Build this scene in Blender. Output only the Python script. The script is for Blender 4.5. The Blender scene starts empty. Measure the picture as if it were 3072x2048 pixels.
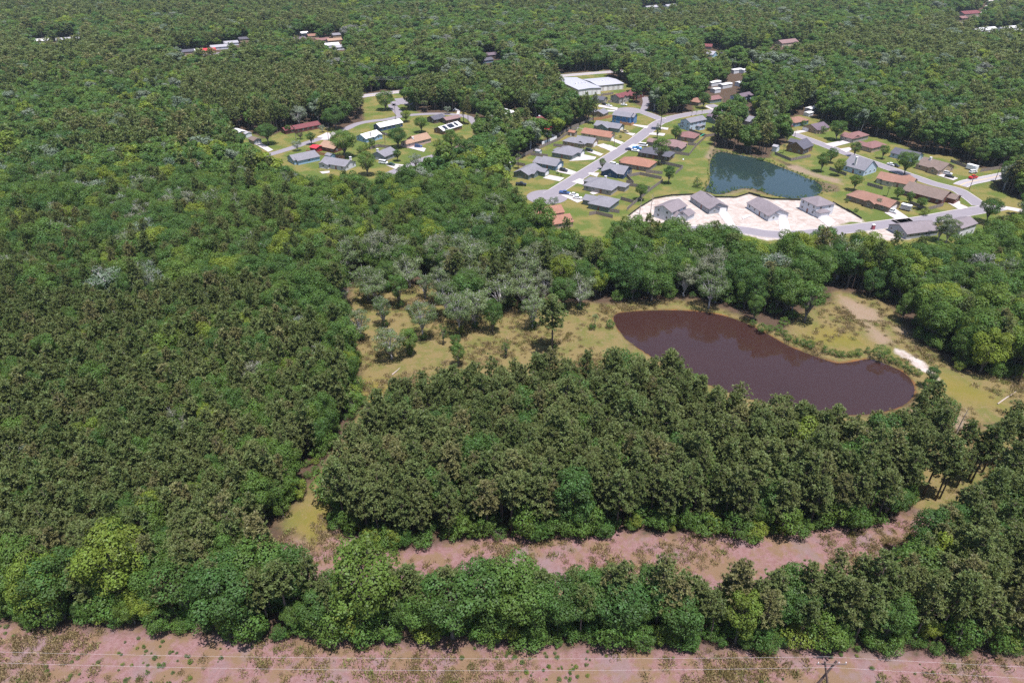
import bpy, bmesh, math, random
import numpy as np
from mathutils import Vector, Matrix

# ------------------------------------------------------------------ camera, sky, sun, exposure
scn = bpy.context.scene
col = scn.collection
R = math.radians
cam_d = bpy.data.cameras.new('camera'); cam = bpy.data.objects.new('camera', cam_d); col.objects.link(cam)
cam.location = (0, 0, 122.0)
cam.rotation_euler = (R(90 - 32.0), 0, 0)
cam_d.sensor_width = 36.0; cam_d.lens = 24.0
cam_d.clip_start = 1.0; cam_d.clip_end = 9000
scn.camera = cam

SUN_EL, SUN_AZ = 75.0, 148.0          # azimuth of the sun measured clockwise from +Y (the view direction)
world = bpy.data.worlds.new('World'); scn.world = world; world.use_nodes = True
wn = world.node_tree
sky = wn.nodes.new('ShaderNodeTexSky'); sky.sky_type = 'NISHITA'; sky.sun_disc = False
sky.sun_elevation = R(SUN_EL); sky.sun_rotation = R(SUN_AZ); sky.air_density = 1.0; sky.dust_density = 0.8
bg = wn.nodes['Background']; bg.inputs[1].default_value = 0.10
wn.links.new(sky.outputs[0], bg.inputs[0])

sun_d = bpy.data.lights.new('sun', 'SUN'); sun_d.energy = 5.0; sun_d.angle = R(0.53); sun_d.color = (1.0, 0.955, 0.93)
sun = bpy.data.objects.new('sun', sun_d); col.objects.link(sun)
sd = Vector((math.sin(R(SUN_AZ)) * math.cos(R(SUN_EL)), math.cos(R(SUN_AZ)) * math.cos(R(SUN_EL)), math.sin(R(SUN_EL))))
sun.rotation_euler = sd.to_track_quat('Z', 'Y').to_euler()
sun.location = sd * 400

vs = scn.view_settings
vs.view_transform = 'Standard'; vs.look = 'None'; vs.gamma = 1.0; vs.use_curve_mapping = False
vs.exposure = 0.95
scn.render.engine = 'CYCLES'
cy = scn.cycles
cy.max_bounces = 6; cy.diffuse_bounces = 3; cy.glossy_bounces = 3; cy.transmission_bounces = 4; cy.transparent_max_bounces = 8
cy.volume_bounces = 0
cy.use_adaptive_sampling = True; cy.adaptive_threshold = 0.015
cy.use_denoising = False
cy.sample_clamp_indirect = 4.0

# ------------------------------------------------------------------ surveyed positions, all in metres on the ground
CLEAR = {'bank': [(36.8, 220.7), (42.6, 222.4), (59.1, 224.0), (68.9, 224.0), (80.6, 213.6), (87.0, 206.5), (92.9, 199.2), (97.7, 206.5), (106.5, 215.8), (119.2, 224.0), (123.1, 231.7), (134.0, 228.2),
          (139.6, 219.0), (136.7, 205.0), (137.0, 195.0), (139.3, 188.2), (139.5, 178.1), (147.4, 175.2), (159.0, 173.8), (178.7, 173.3), (163.7, 152.3), (144.9, 151.5), (131.6, 150.4),
          (124.5, 149.6), (120.3, 156.9), (120.0, 166.5), (121.6, 178.1), (107.5, 180.6), (78.9, 202.1)],
 'barnlot': [(33.9, 643.1), (86.6, 669.4), (84.5, 643.1), (96.6, 614.0), (101.6, 582.8), (80.9, 566.2), (65.4, 521.5), (46.0, 492.4), (41.7, 509.3), (38.3, 532.4)],
 'eastside': [(153.8, 402.4), (162.1, 420.8), (175.0, 431.6), (180.2, 462.1), (189.4, 485.5), (205.8, 502.2), (220.3, 488.2), (221.4, 462.1), (232.9, 447.6), (239.8, 439.5), (243.3, 428.3),
              (247.4, 409.4), (263.4, 401.5), (260.5, 393.6), (264.7, 379.0), (280.4, 382.5), (270.8, 366.8), (258.4, 355.4), (254.0, 344.5), (256.5, 327.0), (263.4, 325.6), (253.0, 309.6),
              (208.7, 307.1), (169.2, 337.1), (166.6, 346.1), (171.1, 358.7), (169.1, 371.2)],
 'farlot': [(207.2, 765.5), (220.1, 779.4), (234.5, 758.7), (280.9, 752.1), (272.3, 720.3), (259.7, 702.4), (205.6, 693.7), (196.1, 720.3)],
 'meadow': [(-62.7, 236.4), (-46.8, 237.5), (-31.5, 236.4), (-22.1, 224.0), (-13.6, 215.8), (0.6, 219.0), (20.1, 224.0), (36.0, 220.7), (44.0, 220.7), (81.0, 209.5), (77.4, 202.1), (40.0, 193.6),
            (38.2, 165.8), (20.5, 165.1), (7.9, 161.5), (-9.2, 159.3), (-21.4, 159.3), (-29.3, 154.3), (-51.4, 190.9)],
 'midlots': [(-9.9, 496.7), (0.0, 523.2), (9.6, 475.0), (13.5, 496.7), (23.7, 488.4), (25.7, 467.3), (21.8, 443.1), (17.7, 434.0), (8.4, 445.4), (2.7, 457.3), (-8.6, 459.8), (-17.8, 440.8),
             (-22.3, 454.9), (-8.6, 464.8)],
 'newlots': [(55.8, 315.5), (73.8, 334.8), (94.1, 339.2), (123.2, 341.6), (145.9, 331.4), (162.7, 340.0), (171.7, 343.0), (217.2, 346.1), (220.7, 320.1), (252.1, 320.1), (216.8, 273.4),
             (184.2, 252.5), (173.7, 246.8), (148.3, 246.8), (141.2, 254.4), (129.9, 256.6), (116.1, 252.2), (101.2, 243.6), (90.2, 252.2), (81.9, 260.3), (69.0, 265.9), (59.7, 264.5),
             (49.2, 265.9)],
 'path': [(-61.9, 236.4), (-58.6, 214.2), (-53.7, 196.4), (-47.9, 178.1), (-43.6, 160.0), (-45.1, 152.9), (-46.5, 143.4), (-49.5, 131.4), (-51.5, 123.6), (-44.1, 124.4), (-42.7, 133.9),
          (-38.3, 140.8), (-35.6, 146.2), (-35.9, 160.0), (-35.9, 173.3), (-34.5, 183.1), (-39.5, 220.7)],
 'pondside': [(122.8, 425.3), (131.1, 416.9), (146.3, 398.8), (153.7, 400.5), (157.4, 385.4), (171.3, 371.2), (178.0, 357.9), (170.5, 340.8), (155.0, 334.2), (121.7, 341.6), (99.9, 342.2),
              (115.5, 393.0)],
 'row': [(-130.7, 88.2), (-103.5, 87.2), (-91.2, 85.7), (-76.4, 85.7), (-64.8, 84.9), (-49.6, 83.5), (-27.9, 82.8), (-6.5, 82.3), (27.6, 81.6), (52.9, 81.1), (78.0, 80.5), (98.8, 79.8), (127.5, 79.0),
         (190, 30), (-190, 30)],
 'shore': [(38.9, 196.4), (48.3, 183.6), (57.7, 175.2), (63.2, 170.1), (73.2, 163.9), (85.0, 156.9), (101.8, 154.9), (121.7, 162.2), (122.3, 155.9), (103.3, 138.0), (97.8, 137.1), (89.3, 135.4),
           (81.0, 139.5), (76.1, 144.5), (65.4, 143.2), (59.2, 146.0), (52.3, 151.6), (47.0, 160.9), (38.2, 165.8)],
 'street': [(-4.5, 372.0), (-3.5, 391.8), (10.7, 405.3), (21.8, 429.3), (33.5, 450.3), (47.8, 480.4), (58.3, 488.5), (51.8, 509.8), (68.0, 552.5), (81.9, 577.2), (95.9, 573.5), (92.4, 539.2),
            (99.8, 520.3), (102.1, 504.0), (105.5, 499.7), (128.8, 505.4), (157.1, 517.3), (147.3, 480.4), (135.3, 457.5), (124.1, 425.3), (116.4, 396.8), (108.2, 361.1), (100.4, 342.2),
            (89.0, 334.8), (59.7, 264.5), (49.4, 267.3), (35.4, 254.4), (21.7, 256.8), (18.5, 263.5), (12.0, 280.9), (1.8, 297.3), (-2.3, 318.0)],
 'toplot': [(137.3, 536.8), (150.3, 555.4), (165.4, 563.2), (160.3, 536.8), (159.7, 515.8), (143.3, 502.6), (140.9, 512.4), (132.8, 509.1)],
 'track': [(-57.5, 105.2), (-55.0, 113.7), (-51.5, 123.6), (-48.8, 128.2), (-45.1, 126.7), (-41.7, 112.7), (-31.1, 106.0), (-26.5, 104.4), (-21.4, 107.0), (-7.6, 108.8), (6.4, 108.8), (22.6, 110.6),
           (38.9, 111.0), (52.5, 109.0), (62.7, 109.4), (73.7, 112.0), (84.9, 112.0), (91.1, 114.3), (102.9, 127.5), (113.1, 145.3), (124.8, 149.0), (145.1, 151.9), (164.1, 152.9), (151.7, 135.6),
           (122.9, 125.9), (112.3, 117.1), (102.2, 111.9), (87.5, 102.8), (76, 92), (48, 90), (20, 90.5), (-10, 90), (-30, 90.5), (-46, 94)],
 'westside': [(-187.0, 450.3), (-174.9, 458.6), (-159.3, 439.7), (-149.4, 467.1), (-138.5, 485.0), (-128.6, 470.0), (-111.0, 462.8), (-102.9, 485.0), (-115.3, 542.9), (-115.8, 570.3), (-97.3, 580.7),
              (-72.6, 591.4), (-62.3, 602.5), (-47.0, 602.5), (-46.3, 591.4), (-59.7, 574.4), (-77.0, 558.2), (-71.7, 514.2), (-62.3, 504.2), (-33.2, 510.8), (-27.5, 487.7), (-26.4, 466.8),
              (-23.0, 424.2), (-24.3, 367.5), (-35.2, 367.0), (-40.4, 356.8), (-44.5, 350.9), (-45.3, 355.1), (-48.4, 336.2), (-56.4, 325.2), (-62.9, 321.3), (-74.0, 322.2), (-80.3, 323.9),
              (-93.5, 323.9), (-108.7, 335.3), (-121.1, 342.8), (-149.1, 379.8), (-155.5, 379.8), (-162.8, 401.1), (-162.7, 414.9), (-178.0, 427.0)]}
WOODS = {'corner': [(252.4, 344.1), (257.8, 329.1), (266.7, 321.2), (336.0, 424.5), (309.4, 410.2), (287.3, 388.1)],
 'grove': [(100.9, 509.1), (113.6, 502.5), (132.3, 509.1), (139.9, 535.4), (159.3, 591.4), (143.3, 653.4), (108.5, 591.4), (95.6, 535.4)],
 'pond_wood': [(130.9, 425.3), (136.0, 412.7), (149.4, 408.6), (150.1, 396.6), (157.1, 416.6), (174.9, 499.3), (194.8, 555.9), (163.6, 539.2), (148.0, 480.4), (138.0, 452.7)],
 'yard_wood': [(-77.3, 510.4), (-42.4, 507.1), (-44.7, 538.7), (-61.9, 573.9), (-75.9, 538.7)]}
SPECIES = [([(-33.5, 175.7), (-46.2, 129.0), (-41.4, 112.3), (-26.9, 104.0), (12.4, 108.4), (52.3, 108.4), (84.6, 111.4), (102.9, 127.5), (113.6, 146.2), (111.8, 150.0), (72.7, 158.0), (45.4, 183.1),
   (10.3, 180.6), (-24.2, 178.1)],
  0.93),
 ([(-42.8, 146.2), (-56.5, 105.2), (-129.0, 85.4), (-222.2, 202.1), (-134.7, 208.0), (-86.1, 220.7), (-51.2, 175.7)], 0.72), ([(94.5, 121.4), (152.9, 137.3), (120.8, 80.6), (78.4, 80.6)], 0.72),
 ([(-128.2, 84.4), (120.8, 80.6), (137.0, 101.6), (-146.9, 107.7)], 0.5), ([(-237.2, 202.1), (-134.7, 208.0), (-86.1, 220.7), (-63.2, 234.6), (-95.7, 295.4), (-185.8, 275.7), (-284.9, 258.0)], 0.38),
 ([(-63.2, 234.6), (36.0, 220.7), (116.3, 220.7), (173.8, 166.5), (266.1, 295.4), (108.3, 306.0), (5.8, 370.2), (-118.9, 385.7), (-368.2, 355.7), (-284.9, 258.0), (-185.8, 275.7), (-95.7, 295.4)],
  0.08),
 ([(-205.1, 472.9), (-168.5, 485.0), (-139.2, 488.1), (-135.9, 500.9), (-105.1, 488.1), (-115.1, 546.6), (-172.6, 623.4), (-220.4, 618.7), (-256.4, 562.2), (-241.3, 504.2)], 0.93),
 ([(-468.5, 603.9), (-354.4, 652.4), (-389.7, 739.7), (-480.7, 801.0), (-562.0, 739.7)], 0.92),
 ([(-677.9, 883.4), (-660.5, 1056.3), (-433.1, 943.3), (-202.5, 872.3), (-305.3, 1353.6), (-1060.5, 1353.6)], 0.75),
 ([(341.4, 642.1), (456.9, 642.1), (621.2, 809.0), (612.8, 887.3), (513.8, 925.3), (387.3, 809.0)], 0.85)]
MOSSY = [(-64.3, 224.0), (-67.1, 253.9), (-54.9, 266.6), (-30.4, 262.3), (-15.2, 249.8), (11.0, 242.0), (25.9, 234.6), (19.9, 220.7), (-4.1, 214.2), (-27.1, 208.0), (-41.5, 202.1)]
AREAS = {'bare': [[(123.5, 228.4), (127.6, 224.6), (130.1, 218.7), (133.7, 215.9), (130.8, 209.0), (127.9, 207.6), (122.4, 209.0), (121.2, 215.9), (122.0, 223.1)],
          [(122.5, 212.4), (125.8, 209.0), (126.8, 203.7), (128.3, 199.9), (127.7, 193.1), (124.5, 193.1), (122.0, 196.2), (123.4, 203.7)],
          [(134.0, 205.0), (137.1, 203.7), (136.6, 196.8), (134.1, 194.9), (132.9, 200.5)], [(126.7, 156.8), (130.5, 156.4), (127.2, 148.0), (123.8, 148.0), (124.6, 153.3)],
          [(115.9, 158.8), (120.6, 159.2), (116.6, 151.0), (113.1, 150.6)], [(99.7, 140.8), (102.5, 140.8), (100.8, 137.7), (98.5, 137.7)],
          [(155.1, 383.5), (163.7, 387.2), (165.7, 379.9), (170.7, 369.5), (178.8, 361.1), (175.5, 353.1), (168.1, 362.8), (159.3, 374.6)],
          [(99.6, 345.2), (109.7, 336.3), (122.5, 345.2), (126.3, 340.7), (127.2, 343.7), (124.2, 347.5), (110.5, 339.2)], [(124.7, 425.3), (124.0, 412.7), (115.9, 396.8), (114.4, 400.7)]],
 'grass': [[(-61.9, 236.4), (-58.6, 214.2), (-53.7, 196.4), (-47.9, 178.1), (-43.6, 160.0), (-45.1, 152.9), (-46.5, 143.4), (-49.5, 131.4), (-51.5, 123.6), (-44.1, 124.4), (-42.7, 133.9),
            (-38.3, 140.8), (-35.6, 146.2), (-35.9, 160.0), (-35.9, 173.3), (-34.5, 183.1), (-39.5, 220.7)],
           [(-62.7, 236.4), (-46.8, 237.5), (-31.5, 236.4), (-22.1, 224.0), (-13.6, 215.8), (0.6, 219.0), (20.1, 224.0), (36.0, 220.7), (44.0, 220.7), (81.0, 209.5), (77.4, 202.1), (40.0, 193.6),
            (38.2, 165.8), (20.5, 165.1), (7.9, 161.5), (-9.2, 159.3), (-21.4, 159.3), (-29.3, 154.3), (-51.4, 190.9)],
           [(36.8, 220.7), (42.6, 222.4), (59.1, 224.0), (68.9, 224.0), (80.6, 213.6), (87.0, 206.5), (92.9, 199.2), (97.7, 206.5), (106.5, 215.8), (119.2, 224.0), (123.1, 231.7), (134.0, 228.2),
            (139.6, 219.0), (136.7, 205.0), (137.0, 195.0), (139.3, 188.2), (139.5, 178.1), (147.4, 175.2), (159.0, 173.8), (178.7, 173.3), (163.7, 152.3), (144.9, 151.5), (131.6, 150.4),
            (124.5, 149.6), (120.3, 156.9), (120.0, 166.5), (121.6, 178.1), (107.5, 180.6), (78.9, 202.1)],
           [(38.9, 196.4), (48.3, 183.6), (57.7, 175.2), (63.2, 170.1), (73.2, 163.9), (85.0, 156.9), (101.8, 154.9), (121.7, 162.2), (122.3, 155.9), (103.3, 138.0), (97.8, 137.1), (89.3, 135.4),
            (81.0, 139.5), (76.1, 144.5), (65.4, 143.2), (59.2, 146.0), (52.3, 151.6), (47.0, 160.9), (38.2, 165.8)],
           [(112.4, 146.2), (124.8, 149.0), (164.8, 153.9), (144.8, 125.9), (112.3, 117.1), (102.1, 113.7), (97.5, 120.0)],
           [(-55.0, 113.7), (-51.5, 123.6), (-45.1, 126.7), (-41.7, 112.7), (-45.4, 107.7)]],
 'lawn': [[(-4.5, 372.0), (-3.5, 391.8), (10.7, 405.3), (21.8, 429.3), (33.5, 450.3), (47.8, 480.4), (58.3, 488.5), (51.8, 509.8), (68.0, 552.5), (81.9, 577.2), (95.9, 573.5), (92.4, 539.2),
           (99.8, 520.3), (102.1, 504.0), (105.5, 499.7), (128.8, 505.4), (157.1, 517.3), (147.3, 480.4), (135.3, 457.5), (124.1, 425.3), (116.4, 396.8), (108.2, 361.1), (100.4, 342.2), (89.0, 334.8),
           (59.7, 264.5), (49.4, 267.3), (35.4, 254.4), (21.7, 256.8), (18.5, 263.5), (12.0, 280.9), (1.8, 297.3), (-2.3, 318.0)],
          [(122.8, 425.3), (131.1, 416.9), (146.3, 398.8), (153.7, 400.5), (157.4, 385.4), (171.3, 371.2), (178.0, 357.9), (170.5, 340.8), (155.0, 334.2), (121.7, 341.6), (99.9, 342.2),
           (115.5, 393.0)],
          [(55.8, 315.5), (73.8, 334.8), (94.1, 339.2), (123.2, 341.6), (145.9, 331.4), (162.7, 340.0), (171.7, 343.0), (217.2, 346.1), (220.7, 320.1), (252.1, 320.1), (216.8, 273.4), (184.2, 252.5),
           (173.7, 246.8), (148.3, 246.8), (141.2, 254.4), (129.9, 256.6), (116.1, 252.2), (101.2, 243.6), (90.2, 252.2), (81.9, 260.3), (69.0, 265.9), (59.7, 264.5), (49.2, 265.9)],
          [(153.8, 402.4), (162.1, 420.8), (175.0, 431.6), (180.2, 462.1), (189.4, 485.5), (205.8, 502.2), (220.3, 488.2), (221.4, 462.1), (232.9, 447.6), (239.8, 439.5), (243.3, 428.3),
           (247.4, 409.4), (263.4, 401.5), (260.5, 393.6), (264.7, 379.0), (280.4, 382.5), (270.8, 366.8), (258.4, 355.4), (254.0, 344.5), (256.5, 327.0), (263.4, 325.6), (253.0, 309.6),
           (208.7, 307.1), (169.2, 337.1), (166.6, 346.1), (171.1, 358.7), (169.1, 371.2)],
          [(-187.0, 450.3), (-174.9, 458.6), (-159.3, 439.7), (-149.4, 467.1), (-138.5, 485.0), (-128.6, 470.0), (-111.0, 462.8), (-102.9, 485.0), (-115.3, 542.9), (-115.8, 570.3), (-97.3, 580.7),
           (-72.6, 591.4), (-62.3, 602.5), (-47.0, 602.5), (-46.3, 591.4), (-59.7, 574.4), (-77.0, 558.2), (-71.7, 514.2), (-62.3, 504.2), (-33.2, 510.8), (-27.5, 487.7), (-26.4, 466.8),
           (-23.0, 424.2), (-24.3, 367.5), (-35.2, 367.0), (-40.4, 356.8), (-44.5, 350.9), (-45.3, 355.1), (-48.4, 336.2), (-56.4, 325.2), (-62.9, 321.3), (-74.0, 322.2), (-80.3, 323.9),
           (-93.5, 323.9), (-108.7, 335.3), (-121.1, 342.8), (-149.1, 379.8), (-155.5, 379.8), (-162.8, 401.1), (-162.7, 414.9), (-178.0, 427.0)],
          [(-9.9, 496.7), (0.0, 523.2), (9.6, 475.0), (13.5, 496.7), (23.7, 488.4), (25.7, 467.3), (21.8, 443.1), (17.7, 434.0), (8.4, 445.4), (2.7, 457.3), (-8.6, 459.8), (-17.8, 440.8),
           (-22.3, 454.9), (-8.6, 464.8)],
          [(33.9, 643.1), (86.6, 669.4), (84.5, 643.1), (96.6, 614.0), (101.6, 582.8), (80.9, 566.2), (65.4, 521.5), (46.0, 492.4), (41.7, 509.3), (38.3, 532.4)],
          [(207.2, 765.5), (220.1, 779.4), (234.5, 758.7), (280.9, 752.1), (272.3, 720.3), (259.7, 702.4), (205.6, 693.7), (196.1, 720.3)],
          [(137.3, 536.8), (150.3, 555.4), (165.4, 563.2), (160.3, 536.8), (159.7, 515.8), (143.3, 502.6), (140.9, 512.4), (132.8, 509.1)]],
 'pink': [[(-130.7, 88.2), (-103.5, 87.2), (-91.2, 85.7), (-76.4, 85.7), (-64.8, 84.9), (-49.6, 83.5), (-27.9, 82.8), (-6.5, 82.3), (27.6, 81.6), (52.9, 81.1), (78.0, 80.5), (98.8, 79.8),
           (127.5, 79.0), (190, 30), (-190, 30)],
          [(-59.2, 101.6), (-48.4, 111.6), (-39.6, 113.7), (-31.3, 107.1), (-26.6, 105.2), (-7.6, 109.7), (22.8, 111.6), (52.8, 110.1), (74.4, 113.7), (85.7, 113.7), (99.4, 118.5), (101.3, 110.3),
           (86.9, 101.6), (46.7, 88.4), (-42.4, 88.4)],
          [(-28.6, 224.0), (-15.8, 227.5), (-11.9, 214.2), (-17.7, 206.5), (-27.1, 208.0)], [(18.5, 224.0), (26.6, 224.0), (24.2, 214.2), (17.9, 214.2)]],
 'sand': [[(55.6, 307.8), (62.7, 319.5), (72.1, 331.2), (81.4, 334.8), (91.5, 337.0), (93.1, 334.8), (103.8, 333.1), (113.8, 332.7), (122.0, 338.5), (126.6, 334.8), (121.9, 338.6), (125.4, 333.5),
           (131.3, 329.9), (145.1, 329.2), (151.8, 325.7), (159.7, 325.7), (163.2, 312.3), (165.4, 304.7), (164.6, 299.8), (158.4, 301.0), (142.5, 291.5), (124.5, 281.3), (112.3, 279.2),
           (95.9, 293.1), (75.9, 295.5), (67.6, 300.3), (55.4, 302.8)],
          [(127.2, 191.3), (128.9, 190.2), (130.6, 186.1), (132.7, 182.7), (132.8, 179.5), (132.3, 170.6), (130.3, 170.1), (131.2, 175.7), (128.6, 177.9), (128.0, 183.9), (125.9, 187.8)],
          [(161.0, 291.1), (178.0, 293.5), (185.7, 290.6), (176.2, 280.5), (166.0, 279.4), (160.8, 281.6)]],
 'yellow': [[(104.0, 205.0), (112.8, 203.7), (118.4, 196.8), (118.5, 192.5), (111.9, 191.9), (105.1, 194.9)], [(101.3, 200.7), (112.9, 199.0), (117.8, 194.1), (113.9, 190.9), (102.4, 194.1)],
            [(-51.7, 117.7), (-45.2, 120.7), (-42.6, 111.2), (-46.2, 107.6), (-49.2, 111.2)], [(-46.7, 173.3), (-38.6, 171.9), (-36.0, 165.3), (-42.5, 159.0)],
            [(133.0, 177.2), (136.8, 174.4), (142.7, 166.3), (143.7, 159.6), (134.7, 161.3), (129.9, 166.3)]]}
POND1 = [(36.3, 211.7), (37.2, 214.2), (40.1, 215.8), (48.2, 216.9), (61.0, 217.3), (73.1, 215.2), (81.1, 209.8), (87.6, 201.2), (92.2, 192.8), (98.7, 186.7), (103.5, 182.8), (106.1, 182.3), (110.9, 183.6),
 (116.6, 185.4), (120.5, 181.6), (123.9, 177.1), (123.6, 171.0), (120.8, 165.4), (114.9, 160.0), (103.5, 155.9), (91.1, 156.3), (79.6, 159.6), (70.6, 163.9), (62.9, 169.0), (57.3, 173.8),
 (48.3, 183.3), (39.8, 195.2), (37.8, 201.2), (36.5, 207.4)]
POND2 = [(114.1, 388.1), (119.2, 403.3), (126.2, 414.9), (132.9, 409.0), (141.4, 403.3), (149.6, 396.7), (144.1, 396.7), (149.4, 394.5), (153.2, 383.9), (158.1, 373.8), (161.7, 363.1), (164.7, 359.4),
 (164.9, 351.2), (159.6, 339.8), (151.0, 334.0), (142.1, 333.2), (134.8, 337.3), (128.4, 345.0), (132.7, 343.3), (125.5, 349.4), (117.6, 346.7), (110.6, 340.7), (105.5, 339.0), (101.9, 343.3),
 (100.3, 344.1), (105.9, 354.8), (109.7, 367.9)]
REEDS = [[(99.9, 342.2), (103.5, 353.0), (107.4, 357.8), (108.4, 351.4), (111.5, 353.0), (106.1, 342.2)], [(159.5, 364.4), (166.2, 357.9), (173.3, 351.5), (170.6, 342.3), (162.8, 340.8), (159.0, 349.9)],
 [(106.2, 341.6), (110.4, 341.6), (118.2, 347.7), (123.9, 349.2), (129.6, 345.4), (134.1, 338.6), (134.0, 335.0), (127.9, 340.1), (122.8, 345.4), (115.9, 343.1), (108.5, 338.6)],
 [(122.0, 416.9), (124.3, 418.9), (137.3, 406.6), (139.7, 404.6), (131.4, 406.6), (124.7, 408.6), (117.1, 385.6), (113.3, 382.0)]]
ROADS = [([(19.3, 337.0), (25.0, 346.7), (37.1, 366.8), (50.5, 388.9), (73.1, 426.0), (101.7, 481.8), (104.6, 483.6), (112.9, 494.1), (125.3, 502.6), (138.7, 510.7), (148.1, 513.7), (157.6, 513.7),
   (165.1, 517.3)],
  7.6, 'asphalt', 'residential street running past the grey roofed houses'),
 ([(105.0, 488.5), (100.6, 499.1), (95.2, 509.8), (88.9, 515.8), (82.9, 514.9)], 7.0, 'asphalt', 'short side street'),
 ([(95.7, 512.8), (101.2, 532.8), (103.7, 545.8), (104.8, 559.4)], 5.0, 'asphalt', 'shaded side lane'),
 ([(149.2, 533.2), (175.7, 474.8), (180.7, 463.4), (183.2, 455.2), (192.4, 432.7), (201.9, 407.4), (215.8, 375.9), (220.1, 366.6), (223.5, 358.4), (225.0, 354.6), (229.5, 349.1), (233.2, 344.5),
   (233.0, 338.5), (232.6, 329.8), (231.3, 321.5)],
  7.0, 'asphalt', 'street past the small pond houses'),
 ([(79.5, 290.8), (102.0, 293.7), (120.2, 283.0), (162.6, 294.6), (170.5, 297.0), (192.0, 303.1), (176.1, 298.2), (192.0, 302.1), (210.0, 309.4), (228.3, 316.4), (234.2, 318.1), (239.8, 320.1)], 8.0,
  'asphalt', 'road in front of the new houses'),
 ([(239.5, 320.1), (243.9, 318.1), (248.3, 314.2), (256.0, 307.1)], 5.0, 'concrete', 'pale concrete farm road'),
 ([(238.1, 351.4), (244.0, 356.2), (254.0, 360.5), (271.8, 368.5), (287.3, 375.4), (305.0, 388.1)], 7.5, 'highway', 'two lane road with yellow lines'),
 ([(-150.6, 401.7), (-144.1, 407.7), (-135.6, 420.5), (-129.7, 430.8), (-120.4, 444.9), (-116.2, 455.1), (-111.1, 464.3), (-107.1, 477.6), (-98.1, 485.1), (-88.2, 488.4), (-79.1, 498.1),
   (-71.8, 502.4), (-58.6, 505.3), (-50.9, 505.3), (-38.5, 502.4), (-32.6, 498.1), (-27.9, 489.7), (-24.5, 475.0), (-21.3, 464.8)],
  6.0, 'asphalt', 'curving street through the older houses'),
 ([(-78.8, 498.7), (-85.4, 517.1), (-92.0, 534.2), (-87.0, 531.3), (-91.2, 544.3)], 6.5, 'asphalt', 'short lane up to the parking lot'),
 ([(-69.4, 367.9), (-65.6, 375.6), (-57.6, 387.3), (-52.9, 396.7), (-45.5, 404.5)], 6.0, 'asphalt', 'dead end street by the grey house'),
 ([(-126.8, 554.3), (-114.0, 565.4), (-96.4, 574.7), (-83.8, 582.8), (-68.6, 592.2), (-56.8, 600.0), (-47.1, 603.9), (-36.3, 605.9), (14.2, 623.4), (34.6, 638.1), (85.3, 658.7), (114.9, 669.4),
   (131.9, 663.5), (167.4, 685.2), (208.7, 705.3), (233.7, 716.6), (273.0, 728.9), (292.3, 739.1)],
  10.0, 'highway', 'main road beyond the houses'),
 ([(-61.8, 600.0), (-67.2, 611.9), (-72.7, 624.3), (-76.0, 630.7)], 6.0, 'asphalt', 'side road joining the main road'),
 ([(39.5, 635.6), (44.6, 621.0), (47.7, 609.3)], 8.0, 'asphalt', 'drive into the metal building lot'),
 ([(-8.6, 464.8), (-0.6, 466.0), (8.7, 465.3), (16.0, 462.3)], 4.5, 'asphalt', 'narrow street past the maroon house'),
 ([(-350.7, 741.2), (-320.4, 741.2), (-296.5, 767.8), (-264.3, 806.0), (-215.4, 806.0), (-179.9, 741.2)], 7.0, 'asphalt', 'far street among the trees'),
 ([(530.2, 886.4), (613.7, 1002.2), (683.9, 1092.5), (755.2, 1199.4), (828.4, 1312.3)], 7.0, 'concrete', 'far road at the edge')]
CUL = [((17.9, 334.1), 10.5), ((85.8, 514.9), 9.5)]
PARKING = [[(-92.4, 552.6), (-84.3, 556.0), (-76.8, 555.0), (-72.8, 531.3), (-79.0, 532.9), (-85.2, 534.5)], [(42.8, 623.4), (48.5, 621.0), (51.6, 609.3), (46.9, 598.0)],
 [(597.6, 1002.2), (618.8, 1006.8), (598.3, 975.1), (561.4, 941.0)]]
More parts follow.
